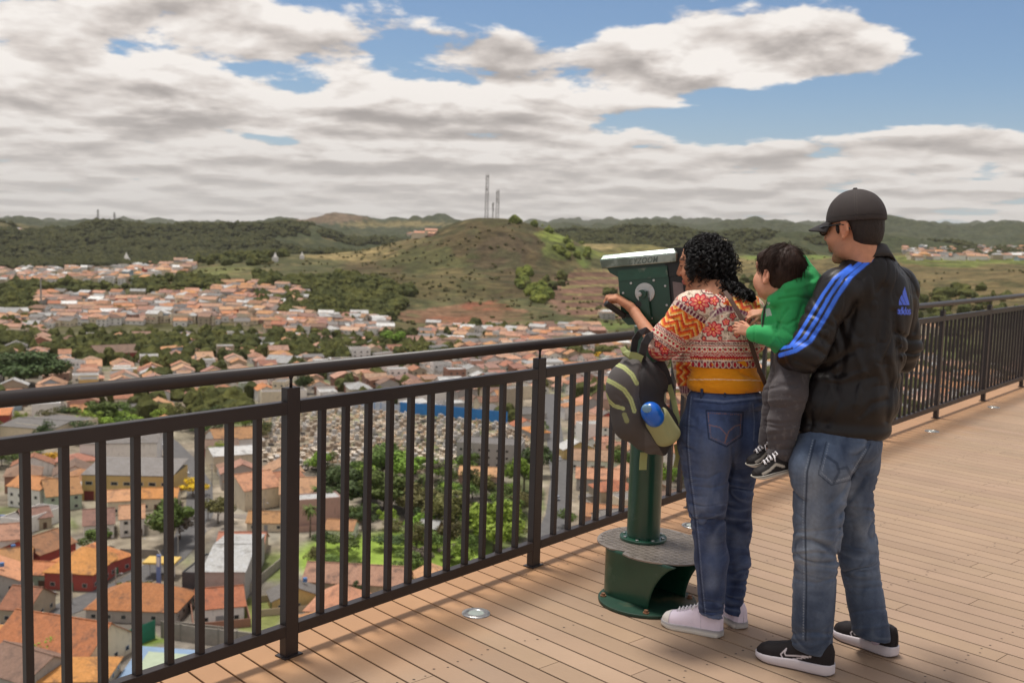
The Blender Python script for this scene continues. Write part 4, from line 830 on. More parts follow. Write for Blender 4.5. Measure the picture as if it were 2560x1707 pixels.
    # --- woods
    def sample(rects,rg,jit=0):
        pts=[]
        for (x0,x1,y0,y1,n) in rects:
            cx_,cy_,rx_,ry_=(x0+x1)/2,(y0+y1)/2,(x1-x0)/2,(y1-y0)/2
            for i in range(n):
                a,b=rg.uniform(-1.15,1.15),rg.uniform(-1.15,1.15); e=float(vn2(np.array([(cx_+a*rx_)/46.]),np.array([(cy_+b*ry_)/15.]),5)[0])
                if (abs(a)**2.6+abs(b)**2.6)+e*1.3>1.0: continue
                pts.append(H(cx_+a*rx_,cy_+b*ry_))
        return pts
    W=[(655,1025,700,806,1250),(640,700,690,720,40),(0,110,705,790,150),(100,960,838,892,420),(0,100,800,860,60),(960,1120,835,880,70),(1120,1330,815,850,90),(330,560,700,738,150),(590,745,636,646,50),(100,330,715,740,60),(1560,2560,700,760,130),(2150,2560,760,840,120),(1270,1420,690,730,16),(1600,2560,850,980,260),(400,700,640,665,120)]
    pts=sample(W,rg); pts+=[np.array([x,y,gz(x,y)]) for x,y in mass]
    sz=[(rg.uniform(3.2,6.5)*(1 if math.hypot(p[0],p[1])<1200 else 1.4),rg.uniform(3.5,7)*(1 if math.hypot(p[0],p[1])<1200 else 1.2)) for p in pts]; pts=[p+np.array([0,0,s[1]*.55]) for p,s in zip(pts,sz)]
    forest('woodland',pts,sz,(.055,.062,.022),'dark tree belts between the quarters and below the mast hill',sub_=2)
    # shrubs on the hills
    pts=[];sz=[]
    for i in range(9000):
        az=rg.uniform(-.62,.62); r=rg.uniform(1000,2150); x,y=math.sin(az)*r,math.cos(az)*r; pts.append((x,y))
    pts=np.array(pts); n=fbm2(pts[:,0]/110,pts[:,1]/110,3,61); n2=fbm2(pts[:,0]/28,pts[:,1]/28,2,66); keep=(n+n2*.9)>rg.uniform(.10,.55,len(pts)); pts=pts[keep]; z=ground_z(pts[:,0],pts[:,1]); sz=[(rg.uniform(1.2,3.6),rg.uniform(.9,2.4)) for _ in pts]
    pts=np.stack([pts[:,0],pts[:,1],z+1.2],1); forest('hill_scrub',pts,sz,(.070,.068,.030),'scattered scrub covering the slopes of the mast hill','scrub_leaves')
    # bright clumps on the mast hill
    pts=sample([(1278,1314,551,560,12),(1335,1366,560,569,8),(1366,1400,572,586,7),(1285,1325,680,722,26),(1320,1375,722,760,30),(1380,1470,590,650,16)],rg); sz=[(rg.uniform(5,9),rg.uniform(5,9)) for _ in pts]; pts=[p+np.array([0,0,3.0]) for p in pts]; forest('hill_grove',pts,sz,(.085,.105,.025),'yellow green clumps of trees on the right flank of the mast hill','grove_leaves',sub_=2)
    pts=[];
    rr2=[]
    for i in range(26000):
        left=rg.random()<.62; az=az_of(0); px=rg.uniform(-350,1000) if left else rg.uniform(1250,2900); a=float(np.interp(px,_pxs,_az)); r=rg.uniform(2450,3950) if left else rg.uniform(3100,4000); rr2.append((math.sin(a)*r,math.cos(a)*r))
    A=np.array(rr2); n=fbm2(A[:,0]/330,A[:,1]/330,4,91); A=A[n>-.16]; z=ground_z(A[:,0],A[:,1]); s=rg.uniform(7,14,len(A)); pts=np.stack([A[:,0],A[:,1],z+s*.35],1)
    forest('far_forest',pts,[(q,q*.75) for q in s],(.038,.042,.018),'dark forest covering the far ridges','far_leaves')
    # --- masts and pylons
    mm=mat('mast_metal',(.20,.17,.16),rough=.6,metal=.2)
    def mast(px,py,top,label,wd,r0=None,pylon=False):
        A_=np.arange(1500,2300,4.0) if not pylon else np.arange(3300,4400,10.0); q=ray(px,py); h=math.hypot(q[0],q[1]); zz=ground_z(q[0]/h*A_,q[1]/h*A_); el=(zz-HC)/A_; i=int(np.argmax(el)); r=A_[i]; x,y,z=q[0]/h*r,q[1]/h*r,zz[i]
        ty=ray(px,top); H_=HC+ty[2]/math.hypot(ty[0],ty[1])*r-z; t=empty('radio_mast' if not pylon else 'power_pylon',(x,y,z),0,label=label,cat='mast' if not pylon else 'pylon'); b=MB()
        for sx in(-1,1):
            for sy in(-1,1): b.tube([(sx*wd,sy*wd,-2),(sx*wd*(.35 if pylon else .8),sy*wd*(.35 if pylon else .8),H_)],.28*wd/2+.12,5)
        n=int(H_/ (wd*2.2)); 
        for k in range(n):
            z0,z1=H_*k/n,H_*(k+1)/n; f=lambda zq:wd*(1-(.65 if pylon else .2)*zq/H_)
            for sx,sy,tx,tw in((-1,-1,1,-1),(1,-1,1,1),(1,1,-1,1),(-1,1,-1,-1)): b.tube([(sx*f(z0),sy*f(z0),z0),(tx*f(z1),tw*f(z1),z1)],.16*wd/2+.06,4)
        b.build('lattice',mm,t)
        b=MB()
        if pylon:
            for k in(.62,.78,.92): b.box((0,0,H_*k),(wd*4.2,.6,.6))
            b.build('cross_arm',mm,t)
        else:
            for k,a in((.55,.3),(.66,1.9),(.78,4),(.9,2.6),(.97,.9)): b.cyl((math.cos(a)*wd,math.sin(a)*wd,H_*k),1.1,3.0,12)
            b.build('antennas',mat('mast_pale',(.5,.48,.46),rough=.5),t); b=MB(); b.tube([(0,0,H_),(0,0,H_*1.05)],.2,5); b.build('spike',mm,t)
    mast(1216,545,437,'taller lattice radio mast on the central hill top',2.6); mast(1243,545,476,'shorter lattice radio mast on the central hill top',2.4); mast(1232,545,508,'thin small mast between the two radio masts',.9)
    mast(245,552,524,'left one of two distant power pylons on the forest ridge',3.2,pylon=True); mast(286,552,531,'right one of two distant power pylons on the forest ridge',3.0,pylon=True)
    q=H(103,772); t=empty('chimney_stack',tuple(q),0,label='slim pale column rising from the trees at far left',cat='chimney'); b=MB(); b.tube([(0,0,0),(0,0,30)],[1.1,.7],12); b.build('shaft',W_('grey'),t)
    for (x,y,l,s) in((688,655,'white chapel like monument on the grassy spur',.9),(755,648,'small white monument right of the chapel like one',.7),(316,662,'thin white church spire in the far valley',1.6)):
        q=H(x,y); t=empty('chapel',tuple(q),0,label=l,cat='chapel'); b=MB(); b.box((0,0,4*s),(9*s,8*s,8*s)); b.build('wall',W_('white'),t); b=MB(); b.add([(-3*s,-3*s,8*s),(3*s,-3*s,8*s),(3*s,3*s,8*s),(-3*s,3*s,8*s),(0,0,17*s)],[(0,1,4),(1,2,4),(2,3,4),(3,0,4),(3,2,1,0)]); b.build('spire',W_('white'),t)
def label_rest():
    """gives each unnamed house and tree a description of its own: look, then the nearest named thing"""
    LMK=[]
    for o in SC.objects:
        if o.parent is None and o.get('category') in('warehouse','apartment block','office','ball court','canopy') and o.get('label'): LMK.append(o)
    short={'long yellow two':'the yellow warehouse','long pale hall':'the grey roofed hall','grey metal hall':'the grey metal hall','dark slate office':'the dark slate office','grey three storey':'the grey apartment block','long cream shed':'the long cream shed','flat cream shed':'the green striped shed','white roofed hall':'the white roofed hall','tall white block':'the tall white block','long dark roofed':'the long dark hall','pale hall with':'the pale sheet roofed hall','tall cream block':'the tall cream block','tall blank beige':'the blank beige block','outdoor ball':'the ball court','flat yellow edged':'the yellow canopy'}
    L=[]
    for o in LMK:
        for k,v in short.items():
            if o['label'].startswith(k): L.append((v,o.location.x,o.location.y))
    extra=[('the blue wall',(1130,1045)),('the vivid light green tree',(1235,1385)),('the wide red roofed house',(1495,1095)),('the grove',(930,1285)),('the second street',(1395,1120))]
    for n,p in extra: q=H(*p); L.append((n,q[0],q[1]))
    for items,desc,kindw in((HOUSES,lambda o:f"{o['_w']} house, {ROOFN[o['_r']]} roof," if o['_k']!='flat' else f"{o['_w']} flat topped house",'h'),(TREES,lambda o:{'dark':'dark green tree','mid':'green tree','olive':'olive green tree','bright':'bright green tree','lime':'lime green tree','bare':'thin brownish tree','yellow':'yellow tree'}[o['_t']],'t')):
        G={}
        for o in items:
            x,y=o.location.x,o.location.y; d=[(math.hypot(x-a,y-b),n,a,b) for n,a,b in L]; m=min(d); dx_,dy_=x-m[2],y-m[3]; az=math.atan2(m[2],m[3]); side=dx_*math.cos(az)-dy_*math.sin(az); dep=dx_*math.sin(az)+dy_*math.cos(az)
            rel=('right of' if side>0 else 'left of') if abs(side)>abs(dep) else ('behind' if dep>0 else 'below'); G.setdefault((desc(o),rel,m[1]),[]).append((m[0],o))
        ordn=['nearest','second nearest','third nearest','fourth nearest','fifth nearest','sixth nearest','seventh nearest','eighth nearest','ninth nearest','tenth nearest']
        for (ds,rel,n),v in G.items():
            v.sort(key=lambda q:q[0])
            for i,(dd,o) in enumerate(v):
                ex='' if len(v)==1 else ', '+(ordn[i] if i<10 else f'{i+1}th nearest')
                o['label']=f"{ds} {rel} {n}{ex}"
        for o in items:
            for k in('_w','_r','_k','_t','_h'):
                if k in o: del o[k]
    for o in SC.objects:
        for k in('_w','_r','_k','_t','_h'):
            if k in o: del o[k]
# ================================================================ PEOPLE
M_SKIN=mat('skin',attr=True,rough=0.62,spec=0.3,sss=0.12,bump=0.0009,bscale=300,var=0.09,vscale=55)
M_CLOTH=mat('cloth',attr=True,rough=0.85,spec=0.25,sheen=0.15,bump=0.0010,bscale=420,var=0.05,vscale=60)
M_DENIM=mat('denim',attr=True,rough=0.88,spec=0.2,sheen=0.1,bump=0.0012,bscale=500,var=0.10,vscale=90)
M_SHINY=mat('tricot',attr=True,rough=0.46,spec=0.35,bump=0.0004,bscale=500)
M_HAIR_BLACK=mat('black_hair',(0.006,0.005,0.005),rough=0.42,spec=0.4,var=0.3,vscale=30)
M_HAIR_BROWN=mat('brown_hair',(0.030,0.015,0.010),rough=0.6,spec=0.22,var=0.35,vscale=60)
M_HAIR_DARK=mat('dark_hair',(0.020,0.012,0.009),rough=0.6,spec=0.4,bump=0.003,bscale=300,var=0.4,vscale=150)
M_SHOE=mat('shoe',attr=True,rough=0.7,spec=0.3,bump=0.0006,bscale=700)
M_BLACKPL=mat('black_plastic',(0.012,0.012,0.013),rough=0.3,spec=0.5)
M_WHITE=mat('white_lace',(0.78,0.76,0.78),rough=0.8)
def headframe(c,a,pitch=0.0,roll=0.0,s=1.0):
    a=math.radians(a); F=np.array([-math.cos(a),math.sin(a),0]); L=np.array([-math.sin(a),-math.cos(a),0]); U=np.array([0,0,1.0])
    cp,sp_=math.cos(math.radians(pitch)),math.sin(math.radians(pitch)); F,U=F*cp-U*sp_,U*cp+F*sp_
    cr,sr=math.cos(math.radians(roll)),math.sin(math.radians(roll)); L,U=L*cr+U*sr,U*cr-L*sr
    M=np.stack([F,L,U],1); C=np.asarray(c,float)
    return dict(M=M,C=C,s=s,P=lambda x,y,z:C+M@(np.array([x,y,z])*s))
def head_prims(h,child=False):
    P0,M,s=h['P'],h['M'],h['s']; P=(lambda x,y,z:P0(x,y,z*.84 if z<0 else z-.006*0)) if child else P0; ez=-.016 if child else 0; E=lambda x,y,z,a,b,c,k=.02:ew(P(x,y,z),np.array([a,b,c])*s,M,k*s); K=lambda p,q,a,b,k=.012:cw(P(*p),P(*q),a*s,b*s,k*s)
    L=[E(-.012,0,.045,.098,.078,.085),E(.030,0,-.02,.066,.062,.085,.03),K((.02,-.04,-.075),(.02,.04,-.075),.028,.028,.03),K((.05,0,-.095),(.073,0,-.098),.026,.019,.02),
       K((.092,0,.028),(.112,0,-.018),.008,.0115,.010),K((.104,-.010,-.024),(.104,.010,-.024),.0085,.0085,.008),K((.082,-.032,.036),(.082,.032,.036),.011,.011,.012),
       E(.058,.036,-.03,.028,.024,.028,.02),E(.058,-.036,-.03,.028,.024,.028,.02),K((.092,-.016,-.056),(.092,.016,-.056),.0065,.0065,.006),K((.089,-.013,-.066),(.089,.013,-.066),.007,.007,.006)]
    if child: L+=[E(.045,.040,-.045,.032,.026,.032,.03),E(.045,-.040,-.045,.032,.026,.032,.03),E(.07,0,.05,.03,.05,.04,.03)]
    for y in(.031,-.031): L+=[sub(E(.094,y,.014,.014,.013,.010,.008)),E(.080,y,.013,.0125,.0125,.0125,.002)]
    for y in(1,-1):
        L+=[E(-.012,y*.081,.004+ez,.019,.008,.031,.008),sub(E(-.006,y*.090,.006+ez,.011,.007,.018,.004)),K((-.026,y*.086,.022+ez),(-.030,y*.090,-.006+ez),.0045,.0045,.005),K((-.018,y*.086,.032+ez),(-.002,y*.085,.030+ez),.0045,.004,.005),K((-.008,y*.083,-.026+ez),(-.006,y*.081,-.030+ez),.0065,.0065,.005)]
    return L
def hand_prims(W,D,N,s=1.0,curl=(35,40,45,50),spread=4,thumb=(0.5,20),side=1,k=.0045):
    """palm, five separate bent fingers; D towards the knuckles, N out of the palm, side=+1 puts the thumb on D x N"""
    D=np.asarray(D,float);D/=np.linalg.norm(D);N=np.asarray(N,float);N-=D*(N@D);N/=np.linalg.norm(N);T=np.cross(D,N)*side; W=np.asarray(W,float); L=[]
    pl=.078*s
    for o,l in((.026,.95),(.009,1.0),(-.009,.98),(-.024,.90)): L.append(cw(W+T*o*.6*s+D*.006*s,W+T*o*s+D*pl*l,.0135*s,.0105*s,.012*s))
    L.append(cw(W+T*.014*s+D*.01*s+N*.004*s,W+T*.024*s+D*.045*s+N*.008*s,.015*s,.012*s,.012*s))
    for i,(o,l,f) in enumerate(((.026,.95,.070),(.009,1.0,.078),(-.009,.98,.073),(-.024,.90,.057))):
        p=W+T*o*s+D*pl*l; ang=math.radians(curl[i])*0.6; sp_=math.radians((1.5-i)*spread)
        for j,(q,r0,r1) in enumerate(((.46,.0094,.0086),(.30,.0086,.0078),(.24,.0078,.0066))):
            d=(D*math.cos(ang)+N*math.sin(ang)); d=d*math.cos(sp_)+T*math.sin(sp_); e=p+d*f*q*s*1.02
            L.append(cw(p,e,r0*s,r1*s,k*s)); p=e; ang+=math.radians(curl[i])
    op,cu=thumb; p=W+T*.026*s+D*.022*s+N*.006*s; d=(D*.72+T*op+N*.25); d/=np.linalg.norm(d)
    for q,r0,r1,bend in((.038,.0125,.0105,0),(.030,.0105,.0088,1),(.024,.0088,.0072,1)):
        c=math.radians(cu)*bend; d=d*math.cos(c)+(N*.7-T*.5)*math.sin(c); d/=np.linalg.norm(d); e=p+d*q*s; L.append(cw(p,e,r0*s,r1*s,k*s)); p=e
    return L
def clip_below(pa,pb,Y):
    """keeps what is above the hem line through two picture points at depth Y"""
    A,B=PX(*pa,Y),PX(*pb,Y); sl=(B[2]-A[2])/(B[0]-A[0]+1e-9)
    return lambda x,y,z:(A[2]+sl*(x-A[0]))-z
def clip_above(pa,pb,Y):
    f=clip_below(pa,pb,Y); return lambda x,y,z:-f(x,y,z)
def both(*fs): return lambda x,y,z:np.maximum.reduce([np.broadcast_to(f(x,y,z),np.broadcast(x,y,z).shape) for f in fs])
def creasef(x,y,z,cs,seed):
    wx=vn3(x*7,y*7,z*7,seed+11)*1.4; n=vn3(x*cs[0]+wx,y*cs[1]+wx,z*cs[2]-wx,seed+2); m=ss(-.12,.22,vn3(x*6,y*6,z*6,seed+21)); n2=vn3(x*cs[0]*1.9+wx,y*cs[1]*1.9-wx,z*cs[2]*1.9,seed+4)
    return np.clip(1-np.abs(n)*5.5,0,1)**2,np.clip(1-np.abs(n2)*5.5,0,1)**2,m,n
def crease_shade_wash(c,V,cs,seed,dark,lt,zone,amt=.5):  # denim fading, with fold shade painted dark into creases and ridges lightened
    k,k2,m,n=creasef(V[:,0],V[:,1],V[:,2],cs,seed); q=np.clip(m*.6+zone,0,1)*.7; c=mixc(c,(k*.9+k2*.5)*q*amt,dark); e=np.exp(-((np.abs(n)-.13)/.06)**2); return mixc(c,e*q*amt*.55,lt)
def folds(lines,base=0.0,bs=(9,9,9),seed=1,crease=0.0,cs=(12,12,12),cmask=None):
    """creases: each (polyline in picture px, half width px, depth m, ridge?)"""
    def f(x,y,z):
        V=np.stack([x,y,z],1); px,py=proj(V); d=np.zeros(len(x))
        for pts,wd,dep in lines:
            q,_=seg_d(px,py,pts); d+=dep*np.exp(-(q/wd)**2)
        if base: d+=base*(vn3(x*bs[0],y*bs[1],z*bs[2],seed)+0.5*vn3(x*bs[0]*2.3,y*bs[1]*2.3,z*bs[2]*2.3,seed+5))
        if crease:
            wx=vn3(x*7,y*7,z*7,seed+11)*1.4; n=vn3(x*cs[0]+wx,y*cs[1]+wx,z*cs[2]-wx,seed+2); m=ss(-.12,.22,vn3(x*6,y*6,z*6,seed+21)); k=np.clip(1-np.abs(n)*5.5,0,1)**2; n2=vn3(x*cs[0]*1.9+wx,y*cs[1]*1.9-wx,z*cs[2]*1.9,seed+4); k2=np.clip(1-np.abs(n2)*5.5,0,1)**2
            if cmask is not None: m=m*.35+cmask(px,py)
            d+=crease*(k*m+.5*k2*m)-crease*.8*n*m
        return d
    return f
def part(name,prims,parent,m,vox=0.004,disp=None,clip=None,paint=None,**k):
    V,F=sculpt(prims,vox,disp,clip); N=normals(V,F); px,py=proj(V)
    vd=V-CAM; vd/=np.linalg.norm(vd,axis=1)[:,None]; face=-(vd*N).sum(1)
    c=paint(V,N,px,py,face) if paint is not None else None
    return mesh_np(name,V,F,m,parent,True,col=c,**k)
def strip(name,pts,wd,th,m,parent=None,nrm=None,**k):
    """flat strap along world points"""
    pts=[np.asarray(p,float) for p in pts]; b=MB(); V=[]
    for i,p in enumerate(pts):
        d=pts[min(i+1,len(pts)-1)]-pts[max(i-1,0)]; d/=np.linalg.norm(d)+1e-9; n=np.asarray(nrm[i] if isinstance(nrm,list) else (nrm if nrm is not None else (0.2,-1,0.1)),float); n-=d*(n@d); n/=np.linalg.norm(n)+1e-9; s=np.cross(d,n)
        for a,c in((-1,-1),(1,-1),(1,1),(-1,1)): V.append(p+s*a*wd/2+n*c*th/2)
    F=[(i*4+j,i*4+(j+1)%4,i*4+4+(j+1)%4,i*4+4+j) for i in range(len(pts)-1) for j in range(4)]+[(3,2,1,0),tuple(len(pts)*4-4+j for j in range(4))]
    b.add(V,F); return b.build(name,m,parent,smooth=False,**k)
def shoe(name,heel,toe,L,wid,parent,paint_up,paint_sole,sole_h=(.030,.018),z0=0.0,tilt=0.0,high=.085,roundtoe=1.0,yawM=None,flare=1.0):
    """upper and sole lofted along the foot; returns frame"""
    heel=np.asarray(heel,float); d=np.asarray(toe,float)-heel; d/=np.linalg.norm(d); up=np.array([0,0,1.0]); lf=np.cross(up,d); lf/=np.linalg.norm(lf); up=np.cross(d,lf)
    fr=lambda x,y,z:heel+d*x+lf*y+up*(z+z0)
    n=190 if L>.2 else 90; m=90 if L>.2 else 48; hw=lambda t:wid/2*np.interp(t,[0,.03,.1,.25,.45,.62,.75,.87,.95,.985,1],[.02,.5,.72,.80,.82,.94,1,.90,.62,.36,.05])
    prof=np.array([0,.04,.12,.22,.30,.38,.5,.62,.75,.87,.95,1.0]); hh=np.array([.050,.074,.080,.082,.088,.086,.070,.056,.046,.040,.030,.012])*high/.085
    V=[];T=[]
    for i in range(n+1):
        t=i/n; t=.5-.5*math.cos(math.pi*t); w_=hw(t)*.93; h=float(np.interp(t,prof,hh)); b0=np.interp(t,[0,1],[sole_h[0],sole_h[1]])-.004
        for j in range(m+1):
            a=math.pi*j/m; cx=math.cos(a); cz=math.sin(a); e=.62
            y=w_*np.sign(cx)*abs(cx)**e*(1-.30*(cz**2)*np.interp(t,[0,.3,.6,1],[1,1,.6,.2])); z=b0+(h)*abs(cz)**.75
            V.append(fr(t*L,y,z)); T.append((t,cx,z))
    F=[(i*(m+1)+j,i*(m+1)+j+1,(i+1)*(m+1)+j+1,(i+1)*(m+1)+j) for i in range(n) for j in range(m)]
    V=np.array(V);T=np.array(T); up_o=mesh_np(name,V,np.array(F),M_SHOE,parent,True,col=paint_up(T[:,0],T[:,1],T[:,2]))
    V=[];T=[];m2=56
    for k_,(zf,wf) in enumerate(((0,.93),(.12,1.0),(.5,1.02*flare),(.85,1.0),(1,.97),(1.0,.80))):
        for i in range(m2):
            s=i/m2; 
            if s<.5: t=s*2; sg=1
            else: t=2-s*2; sg=-1
            t=.5-.5*math.cos(math.pi*t); h=float(np.interp(t,[0,.5,1],[sole_h[0],sole_h[0]*.85+sole_h[1]*.15,sole_h[1]])); lift=.012*max(0,(t-.75)/.25)**2+.006*max(0,(.08-t)/.08)
            V.append(fr(-.004*wf+t*(L+.008),sg*hw(t)*wf*1.03,h*zf+lift*(1-zf))); T.append((t,sg,zf))
    F=[(k_*m2+i,k_*m2+(i+1)%m2,(k_+1)*m2+(i+1)%m2,(k_+1)*m2+i) for k_ in range(5) for i in range(m2)]
    T=np.array(T); F2=[tuple(f) for f in F]+[tuple(range(m2))[::-1],tuple(5*m2+i for i in range(m2))]
    so_=mesh_np('sole',np.array(V),F2,M_SHOE,up_o,True,col=paint_sole(T[:,0],T[:,1],T[:,2]))
    return up_o,fr
def laces(fr,ts,L,w,zf,parent,r=.0026):
    b=MB()
    for i,t in enumerate(ts):
        z=zf(t); s=1 if i%2 else -1
        b.tube([fr(t*L,-w*s,z-.004),fr((t+.02)*L,0,z+.006),fr((t+.04)*L,w*s,z-.004)],r,6)
        b.tube([fr(t*L,w*s,z-.004),fr((t+.02)*L,0,z+.009),fr((t+.04)*L,-w*s,z-.004)],r,6)
    for s in(-1,1):
        t=ts[0]; z=zf(t)+.006
        b.tube([fr(t*L,0,z),fr((t-.02)*L,s*.012,z+.012),fr((t-.01)*L,s*.03,z+.006),fr((t+.03)*L,s*.022,z)],r,6); b.tube([fr(t*L,0,z),fr((t+.05)*L,s*.02,z-.002),fr((t+.08)*L,s*.03,z-.02)],r,6)
    return b.build('laces',M_WHITE,parent,smooth=True)
def const(c): return lambda *a:np.tile(np.array(c,float),(len(a[0]),1))
SK_MAN=srgb(196,140,110); SK_W=srgb(190,134,104); SK_K=srgb(205,150,122)
def skin_paint(base,h,stubble=0.0,lip=(0.36,0.13,0.11)):
    base=np.array(base)
    def f(V,N,px,py,face):
        q=(V-h['C'])@h['M']/h['s']; x,y,z=q.T; c=np.tile(base,(len(V),1))
        hd=(np.abs(x)<.16)&(np.abs(y)<.13)&(np.abs(z)<.14)
        n=vn3(V[:,0]*60,V[:,1]*60,V[:,2]*60,3)*.10; c=c*(1+n[:,None])
        red=np.exp(-((x-.07)**2/.0012+(np.abs(y)-.04)**2/.0006+(z+.03)**2/.0008))*hd; c=mixc(c,red*.35,base*np.array([1.08,.72,.70]))
        ear=np.exp(-((x+.012)**2/.0008+(np.abs(y)-.085)**2/.0002+z**2/.0015))*hd; c=mixc(c,ear*.35,base*np.array([1.05,.68,.62]))
        l=ss(.080,.088,x)*(np.abs(z+.061)<.011)*(np.abs(y)<.024)*hd; c=mixc(c,l*.8,lip)
        br=(np.abs(z-.040-.004*(1-np.abs(y)/.05))<.0055)*(np.abs(np.abs(y)-.032)<.022)*(x>.05)*hd; c=mixc(c,br*.8,(0.03,.018,.012))
        ey=(np.abs(z-.0105)<.0028)*(np.abs(np.abs(y)-.031)<.014)*(x>.06)*hd; c=mixc(c,ey*.8,(0.015,.01,.01))
        if stubble:
            s=ss(-.025,-.06,z)*ss(-.02,.02,x)*hd; c=mixc(c,s*stubble,base*np.array([.55,.56,.60]))
        return c
    return f
def hair_strands(b,roots,dirs,length,r,curl=0.0,cr=0.008,turns=4,seg=26,n=5,grav=0.6,rng=None,outw=None,mi=0,taper=True):
    for i,(p,d) in enumerate(zip(roots,dirs)):
        L=length*(0.7+0.6*rng.random()); ph=rng.random()*6.28; q=p.copy(); d=d/np.linalg.norm(d); pts=[]; tr=turns*(0.7+.6*rng.random()); cw_=1 if rng.random()<.5 else -1
        for s in range(seg+1):
            t=s/seg; dd=d*(1-t)+np.array([0,0,-1.0])*grav*(0.25+t*1.5); dd/=np.linalg.norm(dd)+1e-9; q=q+dd*L/seg
            a=np.cross(dd,[.3,.8,.1]); a/=np.linalg.norm(a); c_=np.cross(dd,a); ang=ph+cw_*tr*6.283*t; am=curl*cr*min(1,t*4)*(1+.25*math.sin(3*t+ph))
            pts.append(q+am*(a*math.cos(ang)+c_*math.sin(ang)))
        rr=[r*(1-.65*(s/seg)**2) if taper else r for s in range(seg+1)]; b.tube(pts,rr,n,mi,False)
# ---------------------------------------------------------------- the man
def build_man():
    base=gnd(2060,1640); man=empty('person',(0,0,0),label='man in black track jacket with blue stripes and cap, carrying the boy on his arm',cat='person')
    P_=lambda o:o
    h=headframe(PX(2134,577,3.87),49,6,0,1.0)
    hp=head_prims(h); P=h['P']
    body=hp+[cw(P(-.03,0,-.06),P(-.050,0,-.13),.057,.052,.03),cone((2162,735,3.88),(2140,1050,3.88),50,55,30),cone((2140,712,3.83),(2190,712,3.93),26,26,20),
       cone((2095,725,3.78),(2016,882,3.735),26,22),cone((2016,882,3.735),(1975,893,3.97),22,16),
       cone((2245,725,3.97),(2262,866,4.02),26,22),cone((2262,866,4.02),(2215,940,4.16),22,16),
       cone((2140,1050,3.88),(2060,1130,3.82),50,44,20),cone((2140,1050,3.88),(2122,1140,3.92),50,44,20),cone((2055,1130,3.82),(2040,1370,3.80),42,34),cone((2040,1370,3.80),(2036,1612,3.83),34,19),cone((2036,1612,3.83),(2036,1634,3.84),19,15),
       cone((2122,1140,3.92),(2140,1370,3.97),42,32),cone((2140,1370,3.97),(2188,1575,3.98),32,17),cone((2188,1575,3.98),(2190,1598,3.98),17,14)]
    W=PX(1975,893,3.97); body+=hand_prims(W,(-.15,.95,.1),(.1,-.2,1),1.0,(20,25,25,30),5,(.5,15),1)
    W=PX(2215,940,4.16); body+=hand_prims(W,(-.9,-.1,-.5),(-.1,-1,0),1.0,(20,25,30,30),3,(.4,15),1)
    sp=skin_paint(SK_MAN,h,0.55)
    def pt(V,N,px,py,face):
        c=sp(V,N,px,py,face); return mixc(c,(py>1560).astype(float),srgb(200,185,205))
    P_(part('body',body,man,M_SKIN,0.0035,paint=pt))
    # hair below the cap
    E=lambda x,y,z,a,b,c,k=.02:ew(P(x,y,z),np.array([a,b,c]),h['M'],k)
    hairp=[E(-.022,0,.035,.094,.080,.085),E(-.055,0,-.02,.052,.062,.052,.03),sub(E(.085,0,-.03,.100,.12,.16,.006)),sub(E(-.005,.09,-.03,.034,.05,.068,.006)),sub(E(-.005,-.09,-.03,.034,.05,.068,.006)),E(.022,.0675,.010,.008,.009,.022,.004),E(.022,-.0675,.010,.008,.009,.022,.004)]
    P_(part('hair',hairp,man,M_HAIR_DARK,0.0035,disp=lambda x,y,z:.0025*vn3(x*200,y*200,z*70,4)))
    # cap: crown and brim
    cap=[E(-.012,0,.046,.112,.093,.106,.01),sub(E(-.014,0,-.165,.20,.20,.205,.004)),]
    up=h['M'][:,2]
    def capc(x,y,z):
        C=P(0,0,.031); return (C[0]-x)*up[0]+(C[1]-y)*up[1]+(C[2]-z)*up[2]
    def cp(V,N,px,py,face):
        q=(V-h['C'])@h['M']; x,y,z=q.T; c=np.tile(np.array(srgb(52,44,42)),(len(V),1)); th=np.arctan2(y,x+.014); 
        for k_ in range(6): 
            a=k_*math.pi/3+math.pi/6*0; d=np.abs((th-a+math.pi)%(2*math.pi)-math.pi)*np.hypot(y,x+.014); c=mixc(c,.35*(np.abs(d-.003)<.0012),srgb(80,70,66)); c=mixc(c,.6*(d<.0012),srgb(30,25,24))
        c=mixc(c,.8*(np.abs(z-.0485)<.0016),srgb(28,24,23)); return c
    capo=P_(part('cap',[cap[0]],man,mat('cap_cloth',attr=True,rough=.8,bump=.001,bscale=600),0.0035,clip=capc,disp=lambda x,y,z:.002*vn3(x*25,y*25,z*25,6),paint=cp))
    b=MB(); b.tube([P(-.012,0,.148),P(-.012,0,.1565)],[.010,.007],14); b.build('button',M_HAIR_DARK,capo)
    for k_ in range(6):
        a=math.radians(30+60*k_); v=(math.cos(a),math.sin(a)); b=MB(); b.tube([P(-.012+.074*v[0],.061*v[1],.118),P(-.012+.077*v[0],.064*v[1],.121)],.0024,8); b.build('eyelet',mat('cap_eyelet',(.10,.085,.08),rough=.8),capo)
    br=MB(); V=[];n=24;m=10
    for i in range(n+1):
        a=math.radians(-62+124*i/n)
        for j in range(m+1):
            t=j/m; rx=.094+t*.090*max(0,math.cos(a*1.2))**.55; x=-.010+rx*math.cos(a)*1.02+.008; y=(.086+.003*t)*math.sin(a)*1.02; z=.046-t*.026-.022*(y/.08)**2*(.4+.6*t)
            V.append(P(x,y,z))
    F=[(i*(m+1)+j,i*(m+1)+j+1,(i+1)*(m+1)+j+1,(i+1)*(m+1)+j) for i in range(n) for j in range(m)]; br.add(V,F)
    bo=br.build('brim',mat('cap_dark',(0.022,0.018,0.018),rough=.8,bump=.001,bscale=600),capo,smooth=True); s=bo.modifiers.new('s','SOLIDIFY'); s.thickness=.005
    # glasses
    g_=MB()
